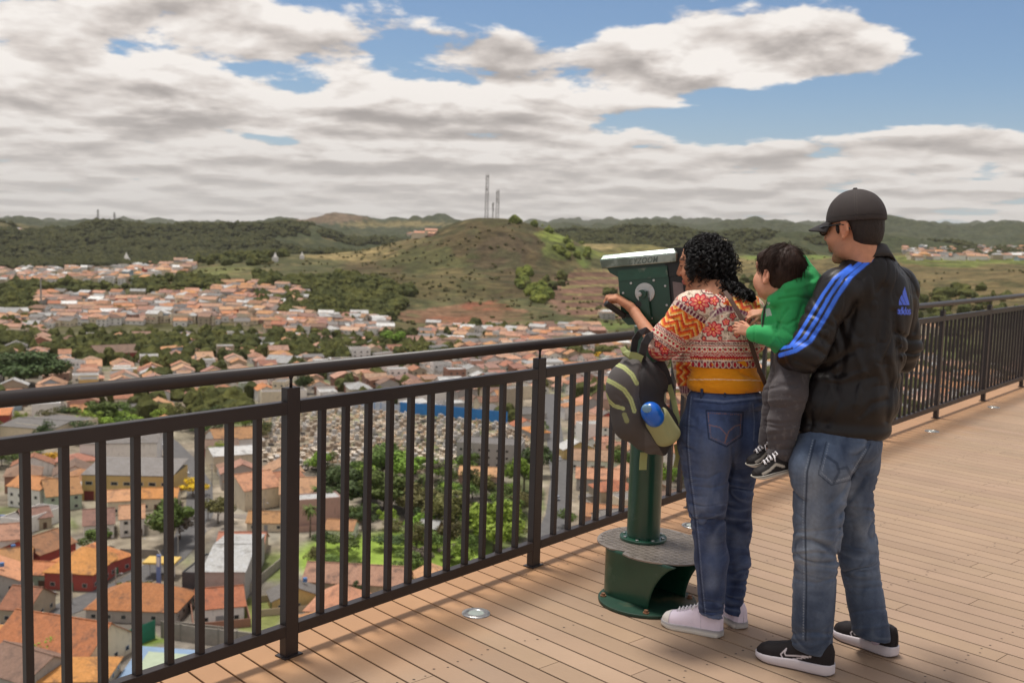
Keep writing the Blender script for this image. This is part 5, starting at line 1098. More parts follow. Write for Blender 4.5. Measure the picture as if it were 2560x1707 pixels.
    for sy in(1,-1):
        ring=[P(.108-.010*abs(math.sin(t))*0,sy*.031+.024*math.cos(t),.010+.019*math.sin(t)) for t in np.linspace(0,2*math.pi,25)]
        g_.tube(ring,.0026,6); g_.tube([P(.106,sy*.055,.018),P(.08,sy*.071,.020),P(.0,sy*.083,.022),P(-.022,sy*.085,.016),P(-.036,sy*.083,.000)],[.0042,.0036,.003,.003,.003],6)
    g_.tube([P(.108,-.008,.016),P(.112,0,.018),P(.108,.008,.016)],.0025,6); go=P_(g_.build('glasses',M_BLACKPL,man,smooth=True))
    l_=MB()
    for sy in(1,-1): l_.add([P(.107,sy*.031+.022*math.cos(t),.010+.017*math.sin(t)) for t in np.linspace(0,2*math.pi,20,endpoint=False)],[tuple(range(20))])
    lo=l_.build('lens',mat('lens',(0.35,0.38,0.36),rough=.05,spec=.8,metal=.3),go)
    # jacket
    Y=3.87
    cf=headframe(PX(2168,645,3.875),60,28,6,1.0)
    J=[cw(cf['P'](0,0,-.06),cf['P'](0,0,.02),.090,.078,.03),ell((2180,700,3.89),66,.088,44,k=40),cone((2128,700,3.84),(2150,668,3.85),22,16,24),ell((2170,775,3.88),108,.125,118,k=40),ell((2143,900,3.88),112,.13,125,k=50),ell((2117,1010,3.88),124,.140,78,k=40),ell((2108,1070,3.88),118,.133,42,k=20),
       cone((2100,715,3.79),(2240,715,3.97),44,46,40),cone((2140,690,3.85),(2196,668,3.90),30,32,30),
       cone((2092,728,3.78),(2014,885,3.735),52,47,25),cone((2014,885,3.735),(1975,893,3.90),45,32,18),
       cone((2246,735,3.97),(2262,866,4.02),49,42,25),cone((2262,866,4.02),(2226,930,4.14),41,28,16),ell((2258,905,4.05),34,.05,30,k=14)]
    rr=random.Random(5); fl=[]
    for (x,y) in((2040,790),(2030,830),(2020,860)): fl.append(([(x-45,y-12),(x,y),(x+40,y+25)],7,.006))
    fl+=[([(2095,800),(2110,860),(2105,930)],10,.008),([(2130,850),(2160,930),(2140,1010)],9,-.006),([(2080,930),(2100,1000),(2070,1060)],9,.006),([(2210,720),(2205,800),(2190,880)],12,.008),([(2235,780),(2240,860),(2250,930)],9,.009),([(2180,860),(2200,940),(2190,1030)],11,-.006),
        ([(2215,900),(2225,970),(2215,1050)],8,.007),([(2055,920),(2110,890),(2150,870)],9,.008),([(2045,945),(2100,950),(2160,930)],8,-.006),([(2170,680),(2185,760)],14,-.005),([(1990,900),(2040,920),(2075,915)],7,.007),([(2150,1040),(2180,1010),(2215,1000)],8,.006),([(2240,830),(2275,850),(2300,850)],6,.007),([(2255,880),(2285,885),(2300,880)],5,.007),([(2135,760),(2120,830)],10,.005),([(2030,740),(2060,790),(2060,850)],7,.004),([(2300,780),(2285,830)],6,.005)]
    jc=both(clip_below((1987,1090),(2222,1106),Y),lambda x,y,z:(x-cf['C'][0])*cf['M'][0,2]+(y-cf['C'][1])*cf['M'][1,2]+(z-cf['C'][2])*cf['M'][2,2]-.010)
    blue=srgb(58,112,228)
    def jp(V,N,px,py,face):
        c=np.tile(np.array(srgb(24,20,20)),(len(V),1)); f=face>-.05
        d,al=seg_d(px,py,[(2163,646),(2108,686),(2066,740),(2030,800),(2000,848),(1972,874),(1945,884)])
        # three stripes following the sleeve
        d1,_=seg_d(px,py,[(2126,665),(2085,697),(2058,735),(2022,795),(1996,838),(1975,866),(1945,871)])
        d2,_=seg_d(px,py,[(2150,657),(2108,690),(2074,740),(2040,800),(2010,846),(1985,866)])
        d3,_=seg_d(px,py,[(2177,648),(2128,690),(2092,742),(2058,802),(2026,852),(1990,876),(1950,888)])
        for dd,wd in((d1,4.2),(d2,4.6),(d3,5.4)): c=mixc(c,ss(wd+1,wd-1,dd)*f*(px<2185),blue)
        s1,_=seg_d(px,py,[(2208,640),(2206,720),(2190,800)]); c=mixc(c,.5*ss(2,0.6,s1)*f,srgb(18,15,15))
        pk,_=seg_d(px,py,[(2064,980),(2052,1030),(2040,1062)]); c=mixc(c,.8*ss(3,1,pk)*f,srgb(10,9,9))
        hem=(py>1072+(px-1990)*.05)&(np.abs(V[:,1]-3.88)<.3); rib=.5+.5*np.sin(px*1.3); c=mixc(c,hem*.35,srgb(28,25,25))
        # emblem: three slanted bars over lettering
        P1=[[(2257,741),(2259,716),(2266,727),(2276,758),(2276,762),(2262,762)],[(2253,762),(2250,744),(2254,734),(2259,741),(2266,762)],[(2246,762),(2248,754),(2251,750),(2255,762)]]
        em=np.zeros(len(V),bool); 
        E_=[[(2262,716),(2274,762),(2267,763),(2256,735)],[(2255,735),(2266,763),(2259,763),(2250,746)],[(2249,748),(2257,763),(2247,763)]]
        for p in E_: em|=inpoly(px,py,p)
        c=mixc(c,em*(face>0),srgb(84,112,226)); return c
    jo=P_(part('jacket',J,man,M_SHINY,0.0036,disp=folds(fl,.007,(7,7,3.5),3,.0055,(13,13,6.5)),clip=jc,paint=jp))
    # lettering under the emblem, raised thread following the back
    letters(jo,'adidas',(2244,768),(2278,768),17,man_back=(jo,))
    # collar: standing ring open at the front
    cb=MB(); V=[];n=48
    for i in range(n+1):
        a=math.pi+math.radians(-160+320*i/n)
        for rad,z in((.094,-.040),(.088,-.010),(.081,.020),(.076,.0225),(.074,.012),(.080,-.030)): V.append(cf['P'](rad*1.02*math.cos(a),rad*.93*math.sin(a),z))
    F=[(i*6+j,i*6+(j+1)%6,i*6+6+(j+1)%6,i*6+6+j) for i in range(n) for j in range(6)]; cb.add(V,F)
    P_(cb.build('collar',mat('collar_cloth',srgb(46,40,38),rough=.7,bump=.001,bscale=400),man,smooth=True))
    # jeans
    L=[ell((2100,1105,3.87),104,.130,70,k=30),ell((2052,1160,3.81),76,.115,75,k=30),ell((2135,1155,3.93),62,.110,70,k=30),
       cone((2052,1180,3.80),(2040,1385,3.80),73,58,30),cone((2040,1385,3.80),(2028,1625,3.82),58,50,20),
       cone((2118,1180,3.93),(2140,1370,3.97),64,50,22),cone((2140,1370,3.97),(2180,1590,3.97),50,46,20)]
    fl=[];rr=random.Random(9)
    for i in range(9): y=1330+i*15; fl.append(([(1985,y+rr.uniform(-8,8)),(2040,y+rr.uniform(-12,12)),(2096,y+rr.uniform(-14,10))],4.5,rr.uniform(-.0035,.005)))
    for i in range(7): y=1545+i*13; fl.append(([(1978,y),(2030,y+rr.uniform(-8,12)),(2078,y+rr.uniform(-6,6))],4.5,rr.uniform(-.003,.005)))
    for i in range(10): y=1260+i*26; fl.append(([(2100+i*3,y),(2140+i*4,y+rr.uniform(0,14)),(2190+i*3,y+rr.uniform(-12,18))],5,rr.uniform(-.004,.005)))
    for i in range(5): y=1510+i*14; fl.append(([(2128,y+6),(2170,y+rr.uniform(0,10)),(2225,y-4)],4.5,rr.uniform(-.004,.006)))
    fl+=[([(2130,1185),(2105,1230),(2075,1260)],7,.008),([(2165,1190),(2130,1240),(2098,1290)],7,.007),([(2070,1290),(2105,1265),(2140,1250)],6,-.004),([(2098,1280),(2092,1400)],7,.007)]
    dark=np.array(srgb(42,55,78)); mid=np.array(srgb(92,107,130)); lt=np.array(srgb(150,160,172))
    def pj(V,N,px,py,face):
        n=vn3(V[:,0]*18,V[:,1]*18,V[:,2]*6,2)+.5*vn3(V[:,0]*60,V[:,1]*60,V[:,2]*20,8); c=np.tile(mid,(len(V),1)); c=mixc(c,np.clip(.30+n*.9,0,1),dark)
        nf,_=seg_d(px,py,[(2030,1180),(2030,1360),(2020,1440)]); c=mixc(c,np.exp(-(nf/34)**2)*.6*(.7+n),lt)
        nf,_=seg_d(px,py,[(2110,1190),(2150,1330)]); c=mixc(c,np.exp(-(nf/24)**2)*.3,lt)
        wq=vn3(V[:,0]*8,V[:,1]*8,V[:,2]*8,35)*2; sk=vn3(V[:,0]*12+wq,V[:,1]*12,V[:,2]*45+wq*3,31); tw=vn3(V[:,0]*150,V[:,1]*150,V[:,2]*90,33); c=mixc(c,ss(.12,.36,sk)*.30*(.2+.8*np.exp(-((py-1390)/60)**2)),lt); c=mixc(c,ss(.12,.36,-sk)*.25,dark); c=c*(1+.16*tw[:,None])
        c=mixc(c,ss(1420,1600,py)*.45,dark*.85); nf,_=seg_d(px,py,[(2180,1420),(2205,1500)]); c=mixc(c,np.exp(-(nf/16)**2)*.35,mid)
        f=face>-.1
        c=crease_shade_wash(c,V,(8,8,17),7,dark*.7,lt,.9*np.exp(-((py-1390)/55)**2)+.7*ss(1540,1590,py)+.5*np.exp(-((px-2110)/30)**2-((py-1220)/50)**2))
        for pts in ([(2038,1100),(2018,1180),(2013,1300),(2016,1450),(2014,1600)],): 
            d,al=seg_d(px,py,pts); c=mixc(c,ss(3.2,1,d)*.75*f,dark*.5); d2,_=seg_d(px,py,[(x-6,y) for x,y in pts]); c=mixc(c,ss(2,.8,d2)*.6*((al%7)<4)*f,lt)
        pk=[(2066,1104),(2046,1185),(2078,1212),(2126,1200),(2172,1122),(2176,1110)]; d,al=seg_d(px,py,pk); c=mixc(c,ss(2.2,.8,d)*.65*f,dark*.45); 
        d,al=seg_d(px,py,[(2072,1108),(2054,1182),(2080,1204),(2122,1193),(2166,1120)]); c=mixc(c,ss(2.0,.8,d)*.6*((al%6)<4)*f,lt)
        for pts in([(2066,1140),(2092,1158),(2098,1180),(2084,1205)],[(2098,1172),(2118,1168),(2128,1190)]): d,_=seg_d(px,py,pts); c=mixc(c,ss(4.5,2.5,d)*.55*f,dark*.7)
        d,al=seg_d(px,py,[(1972,1617),(2028,1636),(2082,1618)]); c=mixc(c,ss(8,6,d)*.3,dark*.6); return c
    hem=lambda x,y,z:np.where(x<PX(2104,1500,3.9)[0],clip_below((1970,1613),(2090,1632),3.82)(x,y,z),clip_below((2125,1580),(2230,1598),3.97)(x,y,z))
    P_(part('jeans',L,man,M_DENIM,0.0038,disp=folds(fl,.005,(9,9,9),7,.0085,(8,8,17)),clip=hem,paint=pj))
    # running shoes
    blk=np.array(srgb(30,25,27)); wh=np.array(srgb(206,198,202))
    def upn(t,cx,z):
        c=np.tile(blk,(len(t),1)); s=cx>0.2; X=t; 
        d,_=seg_d(X*.295,z,[(a*.295,b) for a,b in [(.575,.072),(.635,.048),(.60,.031),(.52,.034),(.26,.064)]]); d2,_=seg_d(X*.295,z,[(a*.295,b) for a,b in [(.575,.072),(.59,.055),(.57,.047),(.26,.064)]]); c=mixc(c,ss(.0030,.0018,np.minimum(d,d2))*(cx>.15),wh*.95)
        return mixc(c,ss(.30,.34,t)*ss(.40,.36,t)*0,wh)
    def son(t,sg,zf): c=np.tile(wh,(len(t),1)); return mixc(c,(zf<.1)*.9,srgb(70,55,60))
    for (hl,tw,Lg,cxs) in((gnd(2084,1688),gnd(1880,1636),.300,1),(gnd(2240,1643),gnd(2120,1597),.285,1)):
        hl=np.array([hl[0],hl[1],0]); tw=np.array([tw[0],tw[1],0]); d=(tw-hl)/np.linalg.norm(tw-hl)
        u_,fr=shoe('shoe',hl,hl+d*Lg,Lg,.104,man,upn,son,(.042,.026),z0=.002,high=.090,flare=1.04); P_(u_)
        b=MB()
        for i in range(5):
            t=.42+.055*i; z=float(np.interp(t,[.38,.7],[.108,.070])); b.tube([fr(t*Lg,-.022,z-.006),fr(t*Lg,0,z+.003),fr(t*Lg,.022,z-.006)],.0022,6)
        b.build('laces',mat('black_lace',(0.02,.018,.02),rough=.8),u_,smooth=True)
    root_at(man,(base[0],base[1],0)); return man
LET={'a':[[(.9,.5),(.5,.62),(.1,.5),(0,.3),(.1,.08),(.5,-.02),(.9,.1)],[(.95,.6),(.95,0)]],'d':[[(.9,.5),(.5,.62),(.1,.5),(0,.3),(.1,.08),(.5,-.02),(.9,.1)],[(.95,1.0),(.95,0)]],'i':[[(.5,.6),(.5,0)],[(.5,.85),(.5,.95)]],'s':[[(.9,.52),(.5,.62),(.1,.5),(.25,.34),(.75,.26),(.9,.12),(.5,-.02),(.05,.08)]]}
def letters(o,text,a,b,hgt,man_back=None):
    """paints thin lettering onto the cloth by colour"""
    me=o.data; n=len(me.vertices); V=np.empty(n*3,np.float32); me.vertices.foreach_get('co',V); V=V.reshape(-1,3).astype(float); px,py=proj(V)
    ca=me.color_attributes['Col']; c=np.empty(n*4,np.float32); ca.data.foreach_get('color',c); c=c.reshape(-1,4); wd=(b[0]-a[0])/sum(.55 if ch=='i' else 1.1 for ch in text); x=a[0]
    m=(px>a[0]-5)&(px<b[0]+6)&(py>a[1]-6)&(py<a[1]+hgt+8)&(V[:,1]<4.05); best=np.full(m.sum(),99.0)
    for ch in text:
        s=wd*(.35 if ch=='i' else .9)
        for st in LET[ch]: d,_=seg_d(px[m],py[m],[(x+(q[0] if ch!='i' else .5)*s,a[1]+hgt*(1-q[1])) for q in st]); best=np.minimum(best,d)
        x+=wd*(.55 if ch=='i' else 1.1)
    k=ss(1.6,.9,best)[:,None]; cc=c[m]; cc[:,:3]=cc[:,:3]*(1-k)+np.array(srgb(84,112,226))*k; c[m]=cc; ca.data.foreach_set('color',c.ravel())
# ---------------------------------------------------------------- the boy
def build_boy():
    kid=empty('person',(0,0,0),label='small boy in green hooded sweatshirt carried on the arm of the man in cap',cat='person')
    h=headframe(PX(1944,690,3.98),57,-2,6,.89); P=h['P']; s=.90
    body=head_prims(h,True)+[cw(P(-.02,0,-.05),P(-.035,0,-.11),.045*s,.034*s,.02),cone((1962,775,3.99),(1985,890,3.96),26,36,20),cone((1978,768,3.94),(1978,846,3.905),19,17),cone((1978,846,3.905),(1882,834,3.95),17,12,8),
       cone((1945,765,4.05),(1925,800,4.12),18,16),cone((1925,800,4.12),(1912,782,4.06),15,11,8),cone((1985,890,3.95),(1968,985,3.86),32,30),cone((1968,985,3.86),(1948,1135,3.85),28,18),
       cone((1975,890,4.0),(1945,985,3.98),30,28),cone((1945,985,3.98),(1920,1120,3.94),26,16)]
    body+=hand_prims(PX(1879,832,3.95),(-.95,.25,.30),(.05,.9,-.3),.62,(40,45,50,55),6,(.5,25),-1)
    body+=hand_prims(PX(1911,781,4.06),(-.95,.10,-.12),(.1,.6,-.8),.62,(35,45,50,50),6,(.4,20),1)
    part('body',body,kid,M_SKIN,0.0032,paint=skin_paint(SK_K,h,0,(0.42,.16,.14)))
    E=lambda x,y,z,a,b,c,k=.02:ew(P(x,y,z),np.array([a,b,c])*s,h['M'],k*s)
    hp=[E(-.016,0,.044,.104,.086,.094),E(-.050,0,-.006,.058,.068,.058,.03),E(.058,0,.070,.040,.060,.038,.03),sub(E(.118,0,-.058,.090,.12,.105,.006)),sub(E(.000,.10,-.052,.036,.05,.052,.004)),sub(E(.000,-.10,-.052,.036,.05,.052,.004)),sub(E(-.03,0,-.125,.12,.12,.075,.006))]
    ho=part('hair',hp,kid,M_HAIR_BROWN,0.003,disp=lambda x,y,z:.007*vn3(x*45,y*45,z*16,4)+.004*vn3(x*150,y*150,z*34,9))
    rng=np.random.default_rng(4); b=MB(); R_=[];Dd=[]
    for i in range(2600):
        th=rng.uniform(0,6.283); ph=rng.uniform(-.25,1.5); v=np.array([math.cos(th)*math.cos(ph),math.sin(th)*math.cos(ph),math.sin(ph)]); q=np.array([-.016,0,.044])+v*np.array([.1025,.0845,.0925])
        if q[2]<.03 and (q[0]>.02): continue
        if q[0]>.055 and q[2]<.06: continue
        R_.append(P(*q)); w0=v-np.array([-.45,.1,.88]); tg=w0-v*(w0@v); tg/=np.linalg.norm(tg)+.2; Dd.append(h['M']@(tg+v*.10+rng.normal(0,.10,3)))
    hair_strands(b,R_,Dd,.034,.0009,0,0,0,6,3,.22,rng); b.build('strands',M_HAIR_BROWN,ho,smooth=True)
    # sweatshirt with the hood down
    G=[ell((1962,800,4.0),58,.088,66,k=30),ell((1978,860,3.97),52,.085,40,k=25),cone((1945,768,4.04),(1985,768,3.94),26,32,22),cone((1982,772,3.93),(1978,846,3.905),36,33,14),cone((1978,846,3.905),(1892,836,3.945),32,23,10),cone((1892,836,3.945),(1882,834,3.95),19,19,4),
       cone((1948,770,4.05),(1928,798,4.11),26,22,10),cone((1928,798,4.11),(1918,787,4.07),19,16,6),
       ell((1992,728,3.99),58,.092,32,k=22,roll=-.25),cone((2011,646,3.97),(2020,705,3.98),7,38,20),cone((2020,705,3.98),(2044,716,4.0),32,20,14),cone((2000,665,3.93),(1975,716,3.91),8,22,16),cone((1960,738,3.93),(1938,752,3.95),14,12,14),cone((1932,752,3.93),(1990,736,3.905),15,22,14),cone((1985,735,3.92),(2003,690,3.93),22,18,14),sub(ew(P(-.010,0,.042),np.array([.106,.090,.088])*s,h['M'],.005)),sub(ew(P(.045,0,-.025),np.array([.070,.066,.066])*s,h['M'],.005))]
    fl=[([(1970,775),(1950,800),(1942,830)],5,.006),([(1955,790),(1940,815)],4,-.004),([(1990,800),(1968,812),(1945,806)],4,.006),([(2000,830),(1980,838),(1960,822)],4,.005),([(1958,862),(1944,845),(1934,820)],4,.006),([(2005,765),(1995,800),(1998,830)],5,.006),([(1920,865),(1935,850)],5,-.003),([(1888,818),(1886,856)],2.2,.004),([(1950,748),(1990,742),(2040,748)],4,.005),([(1965,722),(2000,716),(2045,700)],7,-.004),([(2000,690),(2035,700)],6,.004),([(1915,760),(1917,800)],3,.003)]
    gr=np.array(srgb(56,168,96)); gd=np.array(srgb(34,116,62))
    def gp(V,N,px,py,face):
        c=np.tile(gr,(len(V),1)); n=vn3(V[:,0]*50,V[:,1]*50,V[:,2]*50,4); c=c*(1+n[:,None]*.12)
        d,_=seg_d(px,py,[(1916,752),(1912,770),(1908,800),(1906,815)]); c=mixc(c,ss(3.5,2,d)*(px<1920),(0.015,.02,.015))
        c=mixc(c,inpoly(px,py,[(1914,772),(1924,770),(1930,788),(1915,792)])*(face>0)*.8,srgb(200,200,196))
        c=mixc(c,inpoly(px,py,[(1917,756),(1926,755),(1922,764)])*(face>0)*.7,srgb(190,195,190)); return c
    part('hoodie',G,kid,M_CLOTH,0.0033,disp=folds(fl,.004,(14,14,14),2,.005,(15,15,15)),paint=gp)
    # trousers
    T=[ell((1990,895,3.95),50,.08,38,k=20),cone((1986,905,3.92),(1970,985,3.865),42,46,20),cone((1970,985,3.865),(1958,1060,3.855),46,39,20),cone((1958,1060,3.855),(1950,1128,3.855),39,34,15),cone((1950,1128,3.855),(1948,1142,3.855),31,29,5),
       cone((1975,895,4.0),(1945,985,3.98),36,38,14),cone((1945,985,3.98),(1922,1105,3.945),36,26,12)]
    rr=random.Random(3); fl=[([(1915,y+rr.uniform(-6,6)),(1950,y+rr.uniform(-8,10)),(1995,y+rr.uniform(-10,8))],4.5,rr.uniform(-.004,.006)) for y in range(960,1140,13)]
    def tp(V,N,px,py,face):
        c=np.tile(np.array(srgb(78,73,75)),(len(V),1)); n=vn3(V[:,0]*70,V[:,1]*70,V[:,2]*70,5)+.6*vn3(V[:,0]*160,V[:,1]*160,V[:,2]*160,6); c=mixc(c,ss(.22,.36,n)*.28*(py>930),srgb(120,114,112)); return c
    cuff=both(clip_below((1905,1130),(1980,1158),3.855))
    part('trousers',T,kid,M_CLOTH,0.0035,disp=folds(fl,.003,(12,12,12),8,.0025,(12,12,20)),clip=cuff,paint=tp)
    bl=np.array(srgb(34,31,32)); cr=np.array(srgb(196,190,178))
    def up(t,cx,z):
        c=np.tile(bl,(len(t),1)); d,_=seg_d(t*.15,z,[(.03,.030),(.06,.045),(.09,.030),(.12,.022)]); c=mixc(c,ss(.006,.004,d)*(cx>.2)*.85,cr); return c
    def so_(t,sg,zf): c=np.tile(cr,(len(t),1)); return mixc(c,(np.abs(zf-.9)<.06)*.8,bl)
    for (hx,hy,tx,ty,Yh,Yt) in((1972,1178,1884,1198,3.84,3.80),(1945,1150,1870,1168,3.95,3.92)):
        H,Tt=PX(hx,hy,Yh),PX(tx,ty,Yt); u_,fr=shoe('shoe',H,Tt,np.linalg.norm(Tt-H)*1.02,.062,kid,up,so_,(.016,.014),high=.062); Lg=np.linalg.norm(Tt-H); laces(fr,[.38,.47,.56,.65],Lg,.014,lambda t:float(np.interp(t,[.3,.7],[.078,.052])),u_,.0024)
    c=PX(1985,860,3.96); root_at(kid,(c[0],c[1],c[2])); return kid
# ---------------------------------------------------------------- the woman
BOWC=dict(w=srgb(226,205,184),red=srgb(178,34,48),dk=srgb(96,34,52),orr=srgb(222,92,38),yel=srgb(232,150,50),gr=srgb(120,112,72))
def ring_row(c,u,v,pu,r0,r1,col,m):
    uu=(u%pu)-pu/2; d=np.hypot(uu,v); return mixc(c,((d<r0)&(d>r1))*m,col)
def flower(c,px,py,cx,cy,R,n,m,rot=0.0,flat=1.0):
    dx,dy=px-cx,(py-cy)/flat; r=np.hypot(dx,dy); a=np.arctan2(dy,dx)+rot; pet=R*(.62+.38*np.abs(np.cos(a*n/2))**.8)
    c=mixc(c,(r<pet+2)*m,BOWC['dk']); c=mixc(c,(r<pet)*m,srgb(206,44,60)); c=mixc(c,(r<pet*.86)*(np.abs(np.cos(a*n/2))>.55)*m,srgb(232,120,108)); c=mixc(c,(r<pet*.55)*(np.abs(np.cos(a*n/2))>.8)*m,srgb(240,176,130)); c=mixc(c,(r<R*.30)*m,srgb(196,40,56)); c=mixc(c,(r<R*.16)*m,srgb(236,160,70)); return c
def blouse_paint(V,N,px,py,face):
    B=BOWC; c=np.tile(np.array(B['w']),(len(V),1)); one=np.ones(len(V))
    nz=vn3(V[:,0]*110,V[:,1]*110,V[:,2]*110,5); n2=vn3(V[:,0]*70+9,V[:,1]*70,V[:,2]*70,7)
    vine=np.abs(nz)<.035; c=mixc(c,vine*.75,B['gr']); c=mixc(c,(n2>.24)*.8,srgb(196,70,60)); c=mixc(c,(n2<-.27)*.6,srgb(120,100,80))
    # torso below the yoke: bands follow the hem
    t=(px-1715)/190.0; sag=10*(1-(2*t-1)**2); y=py-sag*.2
    torso=~inpoly(px,py,[(1560,720),(1690,735),(1712,770),(1765,812),(1716,856),(1690,900),(1560,930)])
    lowp=(px<1725)&(py>880)
    tb=torso&~lowp
    c=flower(c,px,py,1782,823,27,9,tb*1.0,0,.72); 
    for (x,yy,r) in((1815,805,9),(1826,822,7),(1843,836,8),(1870,800,8),(1800,845,5),(1832,790,8),(1760,846,5),(1850,812,6),(1880,830,7)): c=flower(c,px,py,x,yy,r,5,tb*1.0,x)
    def band(y0,y1,col,m=tb,al=1.0): 
        nonlocal c; c=mixc(c,((y>=y0)&(y<y1))*m*al,col)
    band(849,852,B['red']); band(852,862,B['w']); c=ring_row(c,px,y-857,8,3.6,1.7,B['dk'],tb); band(862,864,B['red']); band(864,866,B['w'])
    band(866,879,srgb(228,208,186)); c=ring_row(c,px,y-872,13,3.8,0,B['red'],tb); c=ring_row(c,px+6,y-869,13,2.0,0,B['gr'],tb); c=ring_row(c,px+6,y-876,13,2.0,0,srgb(222,120,60),tb)
    band(879,881,B['red']); band(881,889,B['w']); c=ring_row(c,px,y-885,7.5,3.4,1.5,B['red'],tb); band(889,894,B['red']); band(894,898,srgb(150,50,60)); c=ring_row(c,px,y-896,6,2.0,.6,srgb(230,170,90),tb)
    band(898,901,B['w']); band(901,925,B['w']); ph=(px%15)-7.5; arch=np.abs(ph)/7.5; zz=y-(906+0*ph)
    c=mixc(c,((y>901)&(y<925))*tb,srgb(110,44,66)); c=mixc(c,((y>902)&(np.hypot(ph/6.6,(y-910)/9.5)<1))*tb,B['w']); c=mixc(c,((y>902)&(np.hypot(ph/4.6,(y-910)/7.5)<1))*tb,srgb(140,130,110)); c=mixc(c,((y>902)&(np.hypot(ph/3.9,(y-910)/6.6)<1))*tb,B['red']*1 if False else srgb(170,30,50))
    # yoke over the upper back
    yk=inpoly(px,py,[(1700,700),(1930,700),(1930,800),(1868,800),(1828,778),(1768,812),(1715,768),(1690,752)]); 
    c=flower(c,px,py,1749,756,26,8,yk*1.0,.3,.85); c=flower(c,px,py,1785,752,12,5,yk*1.0); c=flower(c,px,py,1712,748,7,5,yk*1.0); c=flower(c,px,py,1718,762,6,5,yk*1.0)
    d,al=seg_d(px,py,[(1690,757),(1730,782),(1765,808)]); m=(d<8)&(px<1770); c=mixc(c,m,srgb(205,180,165)); a=(al%10)-5; c=mixc(c,m&(np.hypot(a/3.6,d/6.2)<1),srgb(104,34,58)); c=mixc(c,(np.abs(d-8)<1.2)&(px<1772),srgb(140,100,100))
    d,al=seg_d(px,py,[(1782,786),(1808,772),(1840,770),(1872,786),(1908,800)]); m=(d<8); c=mixc(c,m,srgb(170,140,140)); a=(al%9)-4.5; c=mixc(c,m&(np.hypot(a/3.2,d/6)<1),srgb(110,44,78))
    d,_=seg_d(px,py,[(1765,806),(1790,778)]); c=mixc(c,d<2.2,srgb(236,222,205))
    d,al=seg_d(px,py,[(1762,724),(1790,728),(1812,748),(1808,760)]); m=(d<9); c=mixc(c,m,B['w']); a=(al%7)-3.5; c=mixc(c,m&(np.hypot(a,(d-3))<2.6),B['red']); c=mixc(c,np.abs(d-9)<1.2,B['dk'])
    def zig(poly,ox,oy,p,ang,cols=(B['orr'],B['yel'],srgb(240,200,120),srgb(206,60,30))):
        nonlocal c; m=inpoly(px,py,poly); ca,sa=math.cos(ang),math.sin(ang); U=(px-ox)*ca+(py-oy)*sa; Vv=-(px-ox)*sa+(py-oy)*ca; q=((Vv+np.abs((U%(2*p))-p)*1.0)/4.6); k=np.floor(q).astype(int)%4; 
        for i,cc in enumerate(cols): c=mixc(c,m&(k==i),cc)
        c=mixc(c,(m&(nz>.2))*.6,srgb(150,40,40))
    zig([(1806,760),(1822,742),(1896,740),(1906,790),(1872,782),(1840,768)],1820,750,14,.5)
    # sleeve
    zig([(1655,780),(1686,762),(1765,812),(1745,838),(1716,850),(1650,812)],1700,790,22,.55)
    S=[(1650,812),(1716,858)]; d=((px-1650)*(-(858-812))+(py-812)*(1716-1650))/math.hypot(66,46); al=((px-1650)*66+(py-812)*46)/math.hypot(66,46); sl=~torso
    def sb(a,b,col): 
        nonlocal c; c=mixc(c,sl&(d>=a)&(d<b),col)
    sb(-2,1,B['red']); sb(1,10,B['w']); c=ring_row(c,al,d-5.5,8,3.7,1.7,srgb(120,40,60),sl); sb(10,12,B['red']); sb(12,26,srgb(226,206,180)); c=ring_row(c,al,d-19,12,3.8,0,B['red'],sl); c=ring_row(c,al+6,d-16,12,2,0,B['gr'],sl); sb(26,28,B['red']); sb(28,36,B['w']); c=ring_row(c,al,d-32,8,3.4,1.5,B['dk'],sl); sb(36,38,B['red'])
    m=sl&(d>38); c=mixc(c,m*.35,srgb(170,60,60)); c=flower(c,px,py,1662,872,13,6,m*1.0,0,1.2); c=flower(c,px,py,1645,860,9,5,m*1.0); c=mixc(c,m&(d>62),srgb(176,44,50)); c=mixc(c,m&(d>62)&(n2>.1),srgb(214,150,110))
    # side panel
    zig([(1690,905),(1728,905),(1728,965),(1690,965)],1712,930,11,1.57); c=mixc(c,lowp&(py<905)&((py%8)<2.4),B['red']); c=mixc(c,lowp&(py>965),srgb(120,70,84)); c=mixc(c,lowp&(py>965)&((px%6)<3),srgb(190,150,150)); c=mixc(c,lowp&(py>982)&(nz>0),srgb(222,200,180))
    return c*(1+.10*nz[:,None])
